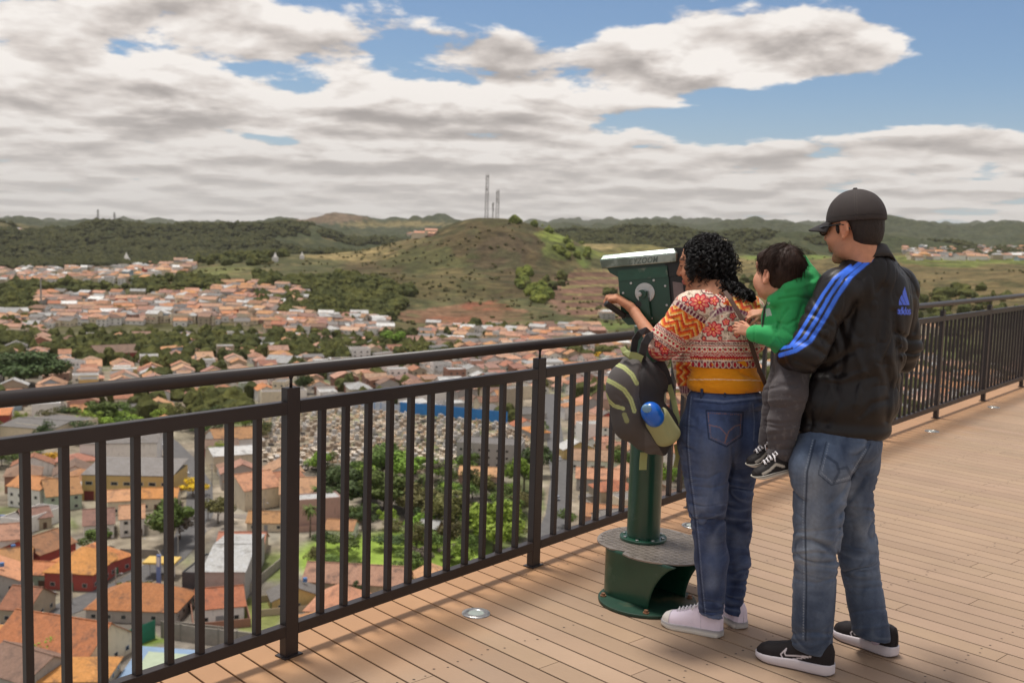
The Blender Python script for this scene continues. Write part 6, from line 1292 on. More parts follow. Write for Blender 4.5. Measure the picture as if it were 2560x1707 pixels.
def build_woman():
    wm=empty('person',(0,0,0),label='woman with black curly hair and floral blouse looking into the green telescope',cat='person')
    h=headframe(PX(1757,664,4.25),27,10,0,.93); P=h['P']
    body=head_prims(h)+[cw(P(-.03,0,-.06),P(-.075,0,-.15),.05,.052,.03),cone((1785,745,4.18),(1810,1000,4.13),52,58,30),cone((1735,765,4.10),(1860,768,4.22),38,38,20),
       cone((1720,778,4.09),(1648,872,4.12),24,21),cone((1648,872,4.12),(1588,782,4.30),21.5,12.5,10),cone((1588,782,4.30),(1577,768,4.32),12.5,12,6),
       cone((1872,778,4.22),(1890,860,4.38),24,20),cone((1890,860,4.38),(1760,800,4.48),20,13),
       cone((1810,1000,4.13),(1790,1110,4.10),56,56,20),cone((1770,1110,4.08),(1770,1310,4.10),46,32),cone((1770,1310,4.10),(1784,1530,4.13),32,13),cone((1784,1530,4.13),(1786,1552,4.13),13,12),cone((1840,1110,4.20),(1846,1316,4.22),42,26),cone((1846,1316,4.22),(1836,1520,4.23),26,12),cone((1836,1520,4.23),(1838,1540,4.23),12,11)]
    Wd=PX(1577,768,4.32); body+=hand_prims(Wd,(-.80,.12,.50),(-.55,.30,-.80),.98,(58,62,64,62),3,(.45,30),-1)
    W2=PX(1758,800,4.48); body+=hand_prims(W2,(-.9,.2,.3),(0,.3,-1),.95,(50,55,60,60),3,(.4,25),1)
    sp=skin_paint(SK_W,h,0,(0.42,.12,.12))
    part('body',body,wm,M_SKIN,0.0033,paint=sp)
    # blouse
    B=[ell((1797,802,4.145),92,.105,72,k=40),ell((1806,880,4.13),93,.112,78,k=40),ell((1792,935,4.15),92,.105,62,k=30),cone((1735,768,4.10),(1862,772,4.22),40,40,30),cone((1782,742,4.17),(1800,760,4.17),34,50,20),
       cone((1722,780,4.09),(1668,850,4.11),44,43,24),cone((1668,850,4.11),(1652,872,4.115),42,32,14),cone((1700,900,4.20),(1722,970,4.21),20,26,30),
       cone((1872,782,4.22),(1884,850,4.34),40,34,20)]
    fl=[([(1716,852),(1700,830),(1690,800)],5,.007),([(1745,838),(1725,856),(1706,870)],5,.007),([(1724,870),(1760,860),(1800,862)],6,.004),([(1830,850),(1870,880),(1902,890)],6,.005),([(1660,790),(1690,800),(1710,820)],5,.004),([(1640,850),(1662,862),(1690,868)],4,-.003),([(1730,900),(1790,896),(1860,905)],7,.003),([(1890,790),(1870,830),(1865,880)],7,.004),([(1765,800),(1745,790)],4,.003)]
    bh=lambda x,y,z:clip_below((1725,918),(1905,922),4.05)(x,y,z)
    bh2=lambda x,y,z:np.where(y<4.165+0*x,bh(x,y,z),clip_below((1700,1000),(1740,990),4.2)(x,y,z))
    hole=lambda x,y,z:z-(PX(1785,722,4.17)[2]+0*x)
    part('blouse',B,wm,M_CLOTH,0.003,disp=folds(fl,.004,(10,10,10),4,.005,(12,12,16)),clip=both(bh2,hole),paint=blouse_paint)
    # yellow shirt below the blouse
    Yv=[ell((1806,900,4.13),88,.105,60,k=30),ell((1812,958,4.13),96,.118,46,k=20),ell((1897,962,4.13),20,.05,22,k=10)]
    fl=[([(1728,925),(1790,918),(1850,926)],4,.004),([(1735,945),(1800,938),(1880,948)],4,-.003),([(1730,955),(1780,962),(1830,950)],4,.004),([(1850,930),(1890,950),(1908,966)],4,.004)]
    yl=np.array(srgb(226,146,22))
    def yp(V,N,px,py,face):
        c=np.tile(yl,(len(V),1)); d,_=seg_d(px,py,[(1724,949),(1800,948),(1902,951)]); return mixc(c,ss(1.4,.6,d)*.7,srgb(240,225,200))
    part('shirt',Yv,wm,M_CLOTH,0.0033,disp=folds(fl,.003,(12,12,12),6,.005,(9,9,24)),clip=clip_below((1722,982),(1912,982),4.05),paint=yp)
    # jeans
    L=[ell((1814,1000,4.13),97,.122,45,k=20),ell((1772,1085,4.09),76,.135,92,k=30),ell((1850,1085,4.17),66,.130,88,k=26),cone((1767,1120,4.085),(1767,1250,4.09),70,50,24),cone((1767,1250,4.09),(1772,1320,4.10),50,41,16),cone((1772,1320,4.10),(1779,1395,4.115),41,41,14),cone((1779,1395,4.115),(1778,1560,4.12),41,30,16),
       cone((1852,1120,4.19),(1838,1230,4.20),60,43,22),cone((1838,1230,4.20),(1842,1320,4.22),42,36,14),cone((1842,1320,4.22),(1842,1400,4.235),36,34,14),cone((1842,1400,4.235),(1832,1550,4.22),34,22,14)]
    rr=random.Random(2); fl=[([(1828,1120),(1830,1170),(1822,1200)],5,.010)]
    for i in range(9): y=1270+i*9; fl.append(([(1722,y+rr.uniform(-3,6)),(1770,y+rr.uniform(-4,6)),(1815,y+rr.uniform(-8,6))],2.8,rr.uniform(-.002,.005)))
    for i in range(8): y=1490+i*7; fl.append(([(1745,y),(1780,y+rr.uniform(-6,8)),(1808,y+rr.uniform(-6,6))],2.8,rr.uniform(-.003,.004)))
    for i in range(8): y=1180+i*32; fl.append(([(1820,y+10),(1845,y+rr.uniform(0,10)),(1885,y-8)],3.4,rr.uniform(-.003,.004)))
    fl+=[([(1800,1180),(1770,1196),(1735,1192)],4,.004),([(1815,1210),(1780,1220),(1730,1214)],3.5,.004)]
    dk=np.array(srgb(34,44,72)); md=np.array(srgb(66,82,118)); lt=np.array(srgb(140,154,180))
    def pj(V,N,px,py,face):
        n=vn3(V[:,0]*22,V[:,1]*22,V[:,2]*9,2)+.5*vn3(V[:,0]*70,V[:,1]*70,V[:,2]*26,8); c=np.tile(md,(len(V),1)); c=mixc(c,np.clip(.25+n*1.1,0,1),dk); f=face>-.1
        wq=vn3(V[:,0]*8,V[:,1]*8,V[:,2]*8,35)*2; sk=vn3(V[:,0]*12+wq,V[:,1]*12,V[:,2]*50+wq*3,31); tw=vn3(V[:,0]*150,V[:,1]*150,V[:,2]*90,33); c=mixc(c,ss(.12,.36,sk)*.34*(.2+.8*np.exp(-((py-1300)/60)**2)),lt); c=mixc(c,ss(.12,.36,-sk)*.35,dk); c=c*(1+.16*tw[:,None])
        for pts,w_,s_ in(([(1780,1120),(1776,1210)],38,.38),([(1775,1240),(1772,1270)],26,.25),([(1782,1350),(1780,1460)],18,.45),([(1845,1340),(1846,1420)],12,.2)): d,_=seg_d(px,py,pts); c=mixc(c,np.exp(-(d/w_)**2)*s_*(.7+n),lt)
        c=crease_shade_wash(c,V,(9,9,22),7,dk*.7,lt,.9*np.exp(-((py-1300)/45)**2)+.8*ss(1480,1520,py)+.6*np.exp(-((px-1850)/30)**2-((py-1230)/60)**2),.55)
        for pts in([(1724,992),(1718,1050),(1716,1110),(1722,1180),(1733,1260),(1742,1340),(1750,1440),(1760,1540)],): 
            d,al=seg_d(px,py,pts); c=mixc(c,ss(2.4,.8,d)*.6*f,dk*.6); d2,_=seg_d(px,py,[(x+4.5,y) for x,y in pts]); c=mixc(c,ss(2,.8,d2)*.5*f*((al%5)<3),lt)
        d,al=seg_d(px,py,[(1882,1010),(1886,1050),(1884,1100)]); c=mixc(c,ss(2.2,.8,d)*.5*f,lt*.7)
        d,_=seg_d(px,py,[(1735,1003),(1810,1010),(1912,998)]); c=mixc(c,ss(2.2,1,d)*.6*f,dk*.6)
        d,al=seg_d(px,py,[(1735,996),(1810,1003),(1910,992)]); c=mixc(c,ss(3,1.6,d)*.35*f,lt)
        for pk in([(1765,1026),(1858,1030),(1855,1090),(1816,1116),(1772,1096),(1765,1026)],[(1908,1024),(1900,1070),(1906,1098)]):
            d,al=seg_d(px,py,pk); c=mixc(c,ss(2.4,.9,d)*.8*f*(px<1915),dk*.45)
        d,al=seg_d(px,py,[(1770,1032),(1853,1036),(1850,1087),(1816,1110),(1777,1092),(1770,1032)]); c=mixc(c,ss(1.4,.6,d)*.55*f*((al%5)<3.4),srgb(150,104,66))
        for pts in([(1773,1062),(1800,1068),(1816,1086),(1813,1104)],[(1812,1106),(1822,1078),(1836,1066),(1850,1062)]): d,_=seg_d(px,py,pts); c=mixc(c,ss(1.6,.6,d)*.55*f,srgb(160,108,62))
        d,_=seg_d(px,py,[(1748,1536),(1778,1545),(1810,1538)]); c=mixc(c,ss(7,5,d)*.35,lt); return c
    hem=lambda x,y,z:np.where(y<4.165+0*x,clip_below((1745,1544),(1808,1556),4.05)(x,y,z),clip_below((1808,1528),(1855,1538),4.22)(x,y,z))
    top=lambda x,y,z:z-(PX(1815,978,4.05)[2]+0*x)
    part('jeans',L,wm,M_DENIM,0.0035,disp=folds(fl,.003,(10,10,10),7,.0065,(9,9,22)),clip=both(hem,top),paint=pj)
    for (x,y) in((1754,984),(1812,990),(1870,986)): b=MB(); b.box(PX(x,y,4.025 if x==1812 else 4.05),(.010,.012,.040)); bevel(b.build('belt_loop',mat('denim_dark',srgb(44,54,80),rough=.9),wm),.002)
    # canvas shoes
    pk=np.array(srgb(236,222,236)); wt=np.array(srgb(222,218,210))
    def up(t,cx,z): c=np.tile(pk,(len(t),1)); c=mixc(c,(t>.84)*.9,wt); c=mixc(c,(np.abs(t-.84)<.008)*.5,srgb(150,140,150)); c=mixc(c,(np.abs((t-.32)*1.0-(z-.04)*.3)<.006)*.35,srgb(160,150,165)); return c
    def so2(t,sg,zf): c=np.tile(wt,(len(t),1)); c=mixc(c,(zf>.8)*.55,srgb(70,60,90)); return mixc(c,(t<.05)*(zf>.1)*(zf<.8)*.4,srgb(120,115,120))
    for hl,tw,Lg in((gnd(1807,1591),gnd(1652,1558),.262),(gnd(1858,1573),gnd(1790,1527),.25)):
        hl=np.array([hl[0],hl[1],0]); tw=np.array([tw[0],tw[1],0]); d=(tw-hl)/np.linalg.norm(tw-hl)
        u_,fr=shoe('shoe',hl,hl+d*Lg,Lg,.096,wm,up,so2,(.030,.026),high=.092); laces(fr,[.40,.46,.52,.58,.64,.70],Lg,.018,lambda t:float(np.interp(t,[.38,.72],[.112,.078])),u_,.0022)

    # hair: a dark volume and several hundred ringlets
    E=lambda x,y,z,a,b,c,k=.02:ew(P(x,y,z),np.array([a,b,c]),h['M'],k)
    hv=[E(-.018,0,.044,.098,.084,.085),E(-.055,.0,-.03,.074,.086,.080,.03),E(-.080,.0,-.080,.055,.075,.045,.03),sub(E(.112,0,-.050,.085,.13,.15,.01)),cone((1825,720,4.17),(1872,742,4.15),24,18,20)]
    ho=part('hair',hv,wm,mat('black_hair_base',(0.004,0.003,0.003),rough=.9,spec=.1),0.004,disp=lambda x,y,z:.010*vn3(x*45,y*45,z*45,4)+.006*vn3(x*110,y*110,z*110,9))
    rng=np.random.default_rng(11); b=MB(); face_l=[(1560,540),(1735,585),(1706,615),(1703,650),(1711,680),(1718,705),(1735,735),(1752,752),(1690,800),(1560,800)]
    def keep(pts): 
        x,y=proj(np.array(pts)); return not inpoly(x,y,face_l).any()
    def ringlets(n,root,L,cr,turns,seg,r,gv=.75):
        k=0
        while k<n:
            p,d=root(); 
            if p is None: continue
            p0=p; LL=L*(.6+.8*rng.random()); ph=rng.random()*6.28; tr=turns*(.7+.6*rng.random()); sg=1 if rng.random()<.5 else -1; ra=cr*(.6+.8*rng.random())
            for j in range(4):   # a lock is several fine hairs twisting together
                q=p0.copy(); pts=[]; dj=d+rng.normal(0,.06,3); pj=ph+j*.35
                for s_ in range(seg+1):
                    t=s_/seg; dd=dj*(1-t)+np.array([0,0,-1.0])*gv*(.25+t*1.5); dd/=np.linalg.norm(dd)+1e-9; q=q+dd*LL/seg; a=np.cross(dd,[.3,.8,.1]); a/=np.linalg.norm(a); c_=np.cross(dd,a); an=pj+sg*tr*6.283*t; am=ra*min(1,t*4); pts.append(q+am*(a*math.cos(an)+c_*math.sin(an)))
                if j==0 and not keep(pts): break
                b.tube(pts,[r*(1-.6*(s_/seg)**2) for s_ in range(seg+1)],3,0,False)
            else: k+=1; continue
            k+=.25
    def r1():
        th=rng.uniform(0,6.283); ph=rng.uniform(-.6,1.5); v=np.array([math.cos(th)*math.cos(ph),math.sin(th)*math.cos(ph),math.sin(ph)]); q=np.array([-.025,0,.036])+v*np.array([.092,.080,.078])
        if q[0]>.045 and q[2]<.07: return None,None
        return P(*q),h['M']@(v*np.array([.5,.6,.25])+np.array([-.12,0,-.3])+rng.normal(0,.28,3))
    def r2(): t=rng.random(); return PX(1800+58*t+rng.uniform(-16,16),702+26*t+rng.uniform(-12,12),4.14+rng.uniform(-.03,.04)),np.array([.5,-.25,-.35])+rng.normal(0,.25,3)
    ringlets(640,r1,.075,.0075,3.6,26,.0013); ringlets(150,r2,.062,.0075,3.2,24,.0013)
    keep=lambda pts:(lambda x,y:not inpoly(x,y,[(1560,625),(1704,625),(1709,660),(1716,700),(1735,735),(1740,770),(1560,800)]).any())(*proj(np.array(pts)))
    def r3():
        v=rng.normal(0,1,3); v/=np.linalg.norm(v); v[2]=abs(v[2]); q=np.array([-.018,0,.044])+v*np.array([.098,.084,.084])
        if q[2]<.06: return None,None
        t=rng.normal(0,1,3); t-=v*(t@v); t[0]-=.5; return P(*q),h['M']@(v*.10+t*.8)
    ringlets(420,r3,.034,.0055,2.2,20,.0013,.12)
    b.build('ringlets',M_HAIR_BLACK,ho,smooth=True)
    cb=MB(); q=PX(1806,601,4.2)
    for i in range(5): cb.tube([q+np.array([(i-2)*.006,0,0]),q+np.array([(i-2)*.007,-.01,.006*(1-abs(i-2)*.3)])],.0022,6)
    cb.build('hair_clip',mat('clip',srgb(225,215,180),rough=.3),ho)
    c=gnd(1800,1570); root_at(wm,(c[0],c[1],0))
    # shoulder strap of her bag
    br=mat('brown_leather',srgb(88,62,50),rough=.6,bump=.0006,bscale=300)
    pts=[(1812,728,4.07),(1826,748,4.045),(1842,775,4.025),(1856,800,4.01),(1866,824,4.003),(1878,862,4.0),(1890,900,4.0),(1900,930,4.0),(1912,955,4.01),(1921,985,4.03)]
    so_=strip('shoulder_strap',[PX(*p) for p in pts],.017,.004,br,nrm=(.25,-1,.05)); tag(so_,'brown leather strap of a bag running down the back of the floral blouse','strap')
    pts=[(1921,985,4.03),(1924,1010,4.05),(1922,1035,4.10)]
    return wm
# ---------------------------------------------------------------- her backpack, hung over the forearm
def build_backpack():
    bp=empty('backpack',(0,0,0),label='charcoal backpack with lime zips hanging from the forearm of the woman at the telescope',cat='backpack')
    Mb=mat('pack_cloth',attr=True,rough=.9,bump=.0008,bscale=500); lime=srgb(176,182,120)
    G=[ell((1592,985,4.10),62,.085,88,roll=.35,k=30),ell((1568,960,4.07),52,.075,62,roll=.25,k=30),ell((1632,1070,4.08),66,.085,66,roll=.55,k=30),ell((1580,1040,4.06),48,.075,62,roll=.35,k=24),cone((1650,1090,4.06),(1658,1128,4.06),30,10,12),cone((1590,915,4.12),(1630,960,4.13),30,40,20),cone((1568,905,4.10),(1606,905,4.12),12,12,14)]
    fl=[([(1610,900),(1600,930),(1596,990),(1612,1060),(1650,1110)],5,.006),([(1606,905),(1640,950),(1680,1010)],6,.004),([(1560,1000),(1566,1040)],5,.003),([(1600,1130),(1640,1120)],6,.004),([(1540,985),(1560,1000),(1590,1030)],4,.003)]
    def bpnt(V,N,px,py,face):
        c=np.tile(np.array(srgb(86,81,79)),(len(V),1)); c=mixc(c,inpoly(px,py,[(1606,900),(1720,900),(1720,1180),(1660,1140),(1612,1050),(1597,990),(1598,940)])*.9,srgb(44,41,42)); n=vn3(V[:,0]*60,V[:,1]*60,V[:,2]*60,3); c=c*(1+.12*n[:,None]); c=mixc(c,(py>1000)*(px<1612)*.4,srgb(60,55,52))
        for pts,w_ in(([(1538,909),(1560,918),(1580,936),(1592,958)],5),([(1512,947),(1535,958),(1560,974),(1577,998),(1586,1027)],5),([(1513,985),(1520,1000),(1535,1014),(1558,1021)],4)):
            d,al=seg_d(px,py,pts); c=mixc(c,ss(w_+1,w_,d)*(face>0),lime); c=mixc(c,ss(1.3,.7,d)*(face>0)*.5,srgb(120,124,84)); c=mixc(c,((np.abs(d-w_*.5)<.8)&(al%3<1.5))*(face>0)*.3,srgb(215,220,170))
        d,_=seg_d(px,py,[(1561,1036),(1567,1052)]); c=mixc(c,ss(6.5,5.5,d)*(face>0),srgb(140,142,98)); return c
    part('bag',G,bp,Mb,0.0033,disp=folds(fl,.005,(12,12,12),5),paint=bpnt)
    # bottle pocket
    pk=[cone((1634,1060,3.99),(1655,1098,4.0),19,17,12),cone((1652,1036,3.985),(1684,1082,4.0),19,17,12),cone((1643,1050,3.98),(1670,1092,3.995),24,20,14),sub(cone((1608,1000,3.96),(1632,1034,3.98),32,28,3))]
    part('bottle_pocket',pk,bp,mat('pocket',srgb(152,152,108),rough=.85,bump=.0008,bscale=400),0.0033,disp=folds([([(1650,1010),(1672,1080)],5,.003)],.003,(16,16,16),2))
    Ms=mat('webbing',srgb(58,56,58),rough=.9,bump=.001,bscale=600)
    ws=lambda L,wd=.030,th=.006,nm='strap',m=Ms:strip(nm,[PX(*p) for p in L],wd,th,m,bp,nrm=(.15,-1,.1))
    ws([(1586,905,4.16),(1584,875,4.16),(1588,848,4.14),(1600,832,4.11),(1614,826,4.13),(1624,836,4.17),(1628,860,4.20)],.026,.008)
    ws([(1604,903,4.10),(1606,880,4.07),(1612,858,4.055),(1622,842,4.06),(1632,838,4.09),(1638,850,4.14)],.030,.009)
    ws([(1645,900,4.16),(1660,930,4.17),(1670,960,4.18),(1676,975,4.18)],.040,.010); ws([(1672,962,4.17),(1684,1000,4.16),(1696,1060,4.12)],.022,.003,'adjuster',mat('lime_web',srgb(150,156,104),rough=.85))
    ws([(1690,1110,4.1),(1694,1140,4.12),(1688,1168,4.13)],.018,.003,'adjuster',MATS['lime_web']); ws([(1610,1130,4.09),(1608,1150,4.10),(1607,1174,4.10)],.030,.003,'adjuster',MATS['lime_web'])
    ws([(1606,896,4.05),(1590,888,4.04),(1574,886,4.03),(1562,878,4.05),(1556,868,4.06)],.022,.004,'grab_loop',MATS['lime_web'])
    ws([(1556,868,4.06),(1560,884,4.07),(1580,896,4.07),(1604,902,4.06)],.014,.003,'grab_loop',MATS['lime_web'])
    c=PX(1600,1000,4.1); root_at(bp,tuple(c))
    bt=empty('bottle',(0,0,0),label='drinking bottle with blue domed cap in the side pocket of the backpack',cat='bottle')
    part('cap',[ell((1627,1028,3.955),25.5,.037,24.5,k=4),cone((1629,1033,3.955),(1636,1043,3.96),25.5,25,3)],bt,mat('blue_plastic',srgb(0,92,190),rough=.3,spec=.5,coat=.3),0.003)
    part('lid_window',[ell((1617,1021,3.922),13,.008,11,k=2,roll=.3)],bt,mat('grey_plastic',srgb(110,150,180),rough=.35),0.002)
    part('body',[cone((1640,1050,3.98),(1658,1078,4.0),19,15,4)],bt,mat('bottle_body',srgb(190,200,205),rough=.3),0.003)
    c=PX(1640,1050,4.0); root_at(bt,tuple(c))
# ---------------------------------------------------------------- coin telescope on its pedestal
def build_telescope():
    t=empty('telescope',(0,0,0),label='green metal viewing telescope on a pedestal with tread plate step',cat='telescope')
    G=mat('green_paint',srgb(20,66,48),rough=.32,spec=.55,coat=.35,var=.16,vscale=6,stain=(srgb(70,92,78),9,.58,.78),bump=.0004,bscale=90)
    GD=mat('green_paint_worn',srgb(30,62,48),rough=.5,stain=(srgb(112,96,68),5,.50,.75),var=.2,vscale=14)
    ST=mat('steel',(.55,.54,.52),rough=.3,metal=1.0,bump=.0002,bscale=400,var=.1,vscale=40)
    TP=mat('tread_plate',(.30,.26,.23),rough=.45,metal=.55,var=.28,vscale=7)
    zt=.236; ax=gnd(1608,1341,.246); axx,axy=ax[0],ax[1]
    pc=gnd(1618,1502)
    r_pl=.5*np.linalg.norm(gnd(1495,1495)-gnd(1741,1512))
    pc=.5*(gnd(1495,1495)+gnd(1741,1512))
    b=MB(); b.cyl((pc[0],pc[1],.006+.004),r_pl,.012,64); bp_=b.build('base_plate',GD,t); bevel(bp_,.002)
    for x,y in((1508,1487),(1615,1530),(1724,1492)):
        b=MB(); q=gnd(x,y,.02); b.cyl((q[0],q[1],.018),.014,.006,16); b.cyl((q[0],q[1],.0255),.0095,.010,6); b.build('bolt',mat('rusty_bolt',srgb(150,110,84),rough=.5,metal=.5,var=.3,vscale=60),bp_)
    # shell: U in plan, side walls cut to an arc
    A0=gnd(1497,1482,.012)[:2]; B_=gnd(1620,1524,.012)[:2]; C_=gnd(1712,1494,.012)[:2]
    dirv=(B_-A0)/np.linalg.norm(B_-A0); acr=(C_-B_); wdt=np.linalg.norm(acr); acr=acr/wdt
    A=A0+dirv*wdt*.30; back=A; ctr=back+acr*wdt/2; path=[]
    nb=20
    for i in range(15): path.append(B_+(A-B_)*(i/14))
    for i in range(1,nb): 
        a=math.pi*i/nb; path.append(ctr-acr*math.cos(a)*wdt/2-dirv*math.sin(a)*wdt*.42)
    D_=A+acr*wdt
    for i in range(15): path.append(D_+(C_-D_)*(i/14))
    b=MB();V=[];nz=16
    def reach(z): 
        q=z/zt; return .20*(1-math.sqrt(max(0,1-q**2.0)))**.9 if q<1 else .20
    for i,p in enumerate(path):
        wgt=(1-i/14) if i<15 else ((i-(14+nb-1))/15 if i>14+nb-1 else 0); wgt=max(0,min(1,wgt))
        for j in range(nz+1):
            z=.012+(zt-.004-.012)*j/nz; e=dirv*reach(z-.01)*(wgt**1.0); V.append((p[0]+e[0],p[1]+e[1],z))
    F=[(i*(nz+1)+j,(i+1)*(nz+1)+j,(i+1)*(nz+1)+j+1,i*(nz+1)+j+1) for i in range(len(path)-1) for j in range(nz)]
    b.add(V,F); sh=b.build('pedestal_shell',G,t,smooth=True); sm=sh.modifiers.new('s','SOLIDIFY'); sm.thickness=.006; sm.offset=0
    # tread plate
    out=[(1493,1343),(1500,1358),(1524,1370),(1563,1377),(1556,1383),(1572,1391),(1610,1401),(1660,1408),(1712,1411),(1748,1406),(1770,1391),(1780,1372),(1776,1355),(1762,1343),(1730,1335),(1722,1336),(1700,1329),(1668,1321),(1625,1316),(1580,1315),(1540,1319),(1508,1329)]
    W_=[gnd(x,y,zt) for x,y in out]; sm_=[]
    for i,p in enumerate(W_):
        sm_.append(p)
        if out[i] in((1563,1377),(1524,1370),(1556,1383),(1730,1335)): continue
        q0,q1,q2,q3=W_[i-1],p,W_[(i+1)%len(W_)],W_[(i+2)%len(W_)]
        for s in(.33,.66): sm_.append(.5*((2*q1)+(-q0+q2)*s+(2*q0-5*q1+4*q2-q3)*s*s+(-q0+3*q1-3*q2+q3)*s**3) if out[i] not in((1500,1358),) else q1*(1-s)+q2*s)
    n=len(sm_); b=MB(); b.add([(p[0],p[1],zt) for p in sm_]+[(p[0],p[1],zt-.006) for p in sm_],[tuple(range(n)),tuple(range(2*n-1,n-1,-1))]+[(i,i+n,(i+1)%n+n,(i+1)%n) for i in range(n)])
    tp=b.build('tread_plate',TP,t)
    # raised bar pattern
    xs=[p[0] for p in sm_]; ys=[p[1] for p in sm_]; b=MB(); poly=[(p[0],p[1]) for p in sm_]; g_=.030
    cx0,cy0=np.mean(xs),np.mean(ys)
    for i in range(-14,15):
        for j in range(-14,15):
            u_,v_=i*g_,j*g_; ca,sa=math.cos(.6),math.sin(.6); X=cx0+u_*ca-v_*sa; Yy=cy0+u_*sa+v_*ca
            if math.hypot(X-axx,Yy-axy)<.108: continue
            for k_ in range(5):
                o_=(k_-2)*.0052; hor=(i+j)%2; dx_,dy_=(o_,0) if hor else (0,o_); lx,ly=(.0022,.021) if hor else(.021,.0022)
                P_=(X+dx_*ca-dy_*sa,Yy+dx_*sa+dy_*ca); 
                if not all(inpoly(np.array([P_[0]+a_]),np.array([P_[1]+b_]),poly)[0] for a_,b_ in((.013,0),(-.013,0),(0,.013),(0,-.013))): continue
                b.box((P_[0],P_[1],zt+.0008),(lx,ly,.0016),.6)
    b.build('tread_bars',mat('tread_bar',(.45,.40,.35),rough=.35,metal=.7,var=.2,vscale=30),tp)
    # column
    b=MB(); b.cyl((axx,axy,zt+.007),.108,.014,48); fl=b.build('flange',G,t,smooth=False); bevel(fl,.003)
    for i in range(8): a=.35+i*math.pi/4; b=MB(); b.cyl((axx+.092*math.cos(a),axy+.092*math.sin(a),zt+.017),.008,.006,12); bevel(b.build('bolt',ST,fl,smooth=False),.002)
    b=MB(); b.cyl((axx,axy,.72),.076,.94,48); co=b.build('column',G,t,smooth=False); autosmooth(co)
    b=MB(); b.cyl((axx,axy,1.20),.080,.03,48); b.cyl((axx,axy,1.235),.045,.05,32); autosmooth(b.build('collar',G,t))
    # head: local frame, x towards the view
    O=PX(1625,745,4.33); d=np.array([-.93,.33,-.125]); d/=np.linalg.norm(d); s_=np.cross([0,0,1.0],d); s_/=np.linalg.norm(s_); up=np.cross(d,s_)
    # s_ points to the far side or near side: near side is towards the camera
    if s_@(CAM-O)<0: s_=-s_
    Pt=lambda x,y,z:O+d*x+s_*y+up*z
    k=4.33/FPX
    def prism(b,prof,y0,y1,mi=0,y0f=None):
        n=len(prof); b.add([Pt(x,y0,z) for x,z in prof]+[Pt(x,y1,z) for x,z in prof],[tuple(range(n)),tuple(range(2*n-1,n-1,-1))]+[(i,(i+1)%n,(i+1)%n+n,i+n) for i in range(n)],mi)
    # body of the head (near face at y=0, 0.17 deep)
    bx=[(-.078,.120),(.122,.120),(.122,-.075),(.10,-.100),(-.060,-.100),(-.078,-.075)]
    b=MB(); prism(b,bx,-.17,0); hd=b.build('housing',G,t); bevel(hd,.006,3)
    b=MB(); prism(b,[(-.080,.124),(.124,.124),(.124,.085),(-.080,.085)],-.174,.006); bevel(b.build('upper_band',mat('green_worn_top',srgb(44,84,68),rough=.35,stain=(srgb(120,130,118),14,.52,.66),var=.2,vscale=20),hd),.003)
    # hood
    hp_=[(-.128,.205),(.192,.205),(.190,.165),(.165,.128),(.120,.100),(-.080,.118),(-.128,.128)]
    HM=mat('hood_metal',(.36,.42,.38),rough=.3,metal=.55,stain=(srgb(110,122,112),10,.45,.62),var=.22,vscale=16,bump=.0004,bscale=120)
    b=MB(); pr=[(-.118,.150),(.180,.150),(.165,.120),(.118,.090),(-.080,.090)]; prism(b,pr,-.160,-.010); hl=b.build('hood_underside',G,t)
    b=MB(); lo=[Pt(-.128,.030,.140),Pt(.188,.030,.140),Pt(.188,-.20,.140),Pt(-.128,-.20,.140)]; m1=[Pt(-.130,.032,.176),Pt(.194,.032,.176),Pt(.194,-.202,.176),Pt(-.130,-.202,.176)]; tp_=[Pt(-.118,.012,.196),Pt(.182,.012,.196),Pt(.182,-.182,.196),Pt(-.118,-.182,.196)]
    b.add(lo+m1+tp_,[(3,2,1,0)]+[(i,(i+1)%4,4+(i+1)%4,4+i) for i in range(4)]+[(4+i,4+(i+1)%4,8+(i+1)%4,8+i) for i in range(4)]+[(8,9,10,11)]); hood=b.build('hood',HM,t); bevel(hood,.004,3)
    # raised lettering on the hood rim
    cu=bpy.data.curves.new('lettering','FONT'); cu.body='CYZOOM'; cu.size=.034; cu.extrude=.0012; cu.shear=.35; cu.space_character=1.12; cu.offset=.0004
    tmp=link(bpy.data.objects.new('lettering',cu)); dg=bpy.context.evaluated_depsgraph_get(); me=bpy.data.meshes.new_from_object(tmp.evaluated_get(dg)); bpy.data.objects.remove(tmp)
    V=np.empty(len(me.vertices)*3,np.float32); me.vertices.foreach_get('co',V); V=V.reshape(-1,3); x0,x1=V[:,0].min(),V[:,0].max(); q=np.array([Pt(.070-(v[0]-x0)/(x1-x0)*.125,.0325+v[2],.146+v[1]) for v in V]); me.vertices.foreach_set('co',q.ravel().astype(np.float32)); me.update()
    if True:
        me.flip_normals()
    me.materials.append(mat('letter_dark',(.15,.18,.16),rough=.35,metal=.5)); lo_=link(bpy.data.objects.new('lettering',me)); lo_.parent=hood
    # disc, hub, yoke
    dc=PX(1611.5,732,4.33)-O; dx_,dz_=dc@d,dc@up
    b=MB(); b.cyl(Pt(dx_,.003,dz_),.0415,.006,48,axis=s_); b.cyl(Pt(dx_,.0045,dz_),.034,.006,48,axis=s_); di=b.build('disc',ST,hd); bevel(di,.001)
    for a in(.6,2.4,4.0): b=MB(); b.cyl(Pt(dx_+.034*math.cos(a),.008,dz_+.034*math.sin(a)),.004,.006,10,axis=s_); bevel(b.build('screw',ST,di),.001)
    for x,z in((.075,.068),(-.022,.072),(-.068,.045),(-.068,-.035),(.112,.03),(.0,-.085),(.112,-.06)): b=MB(); b.cyl(Pt(x,.001,z),.0050,.006,12,axis=s_); bevel(b.build('screw',ST,hd),.001)
    hb=PX(1603,735,4.31)-O; hx,hz=hb@d,hb@up
    b=MB(); b.cyl(Pt(hx-.004,.022,hz),.0175,.034,32,axis=s_); yk=b.build('hub',G,t); autosmooth(yk)
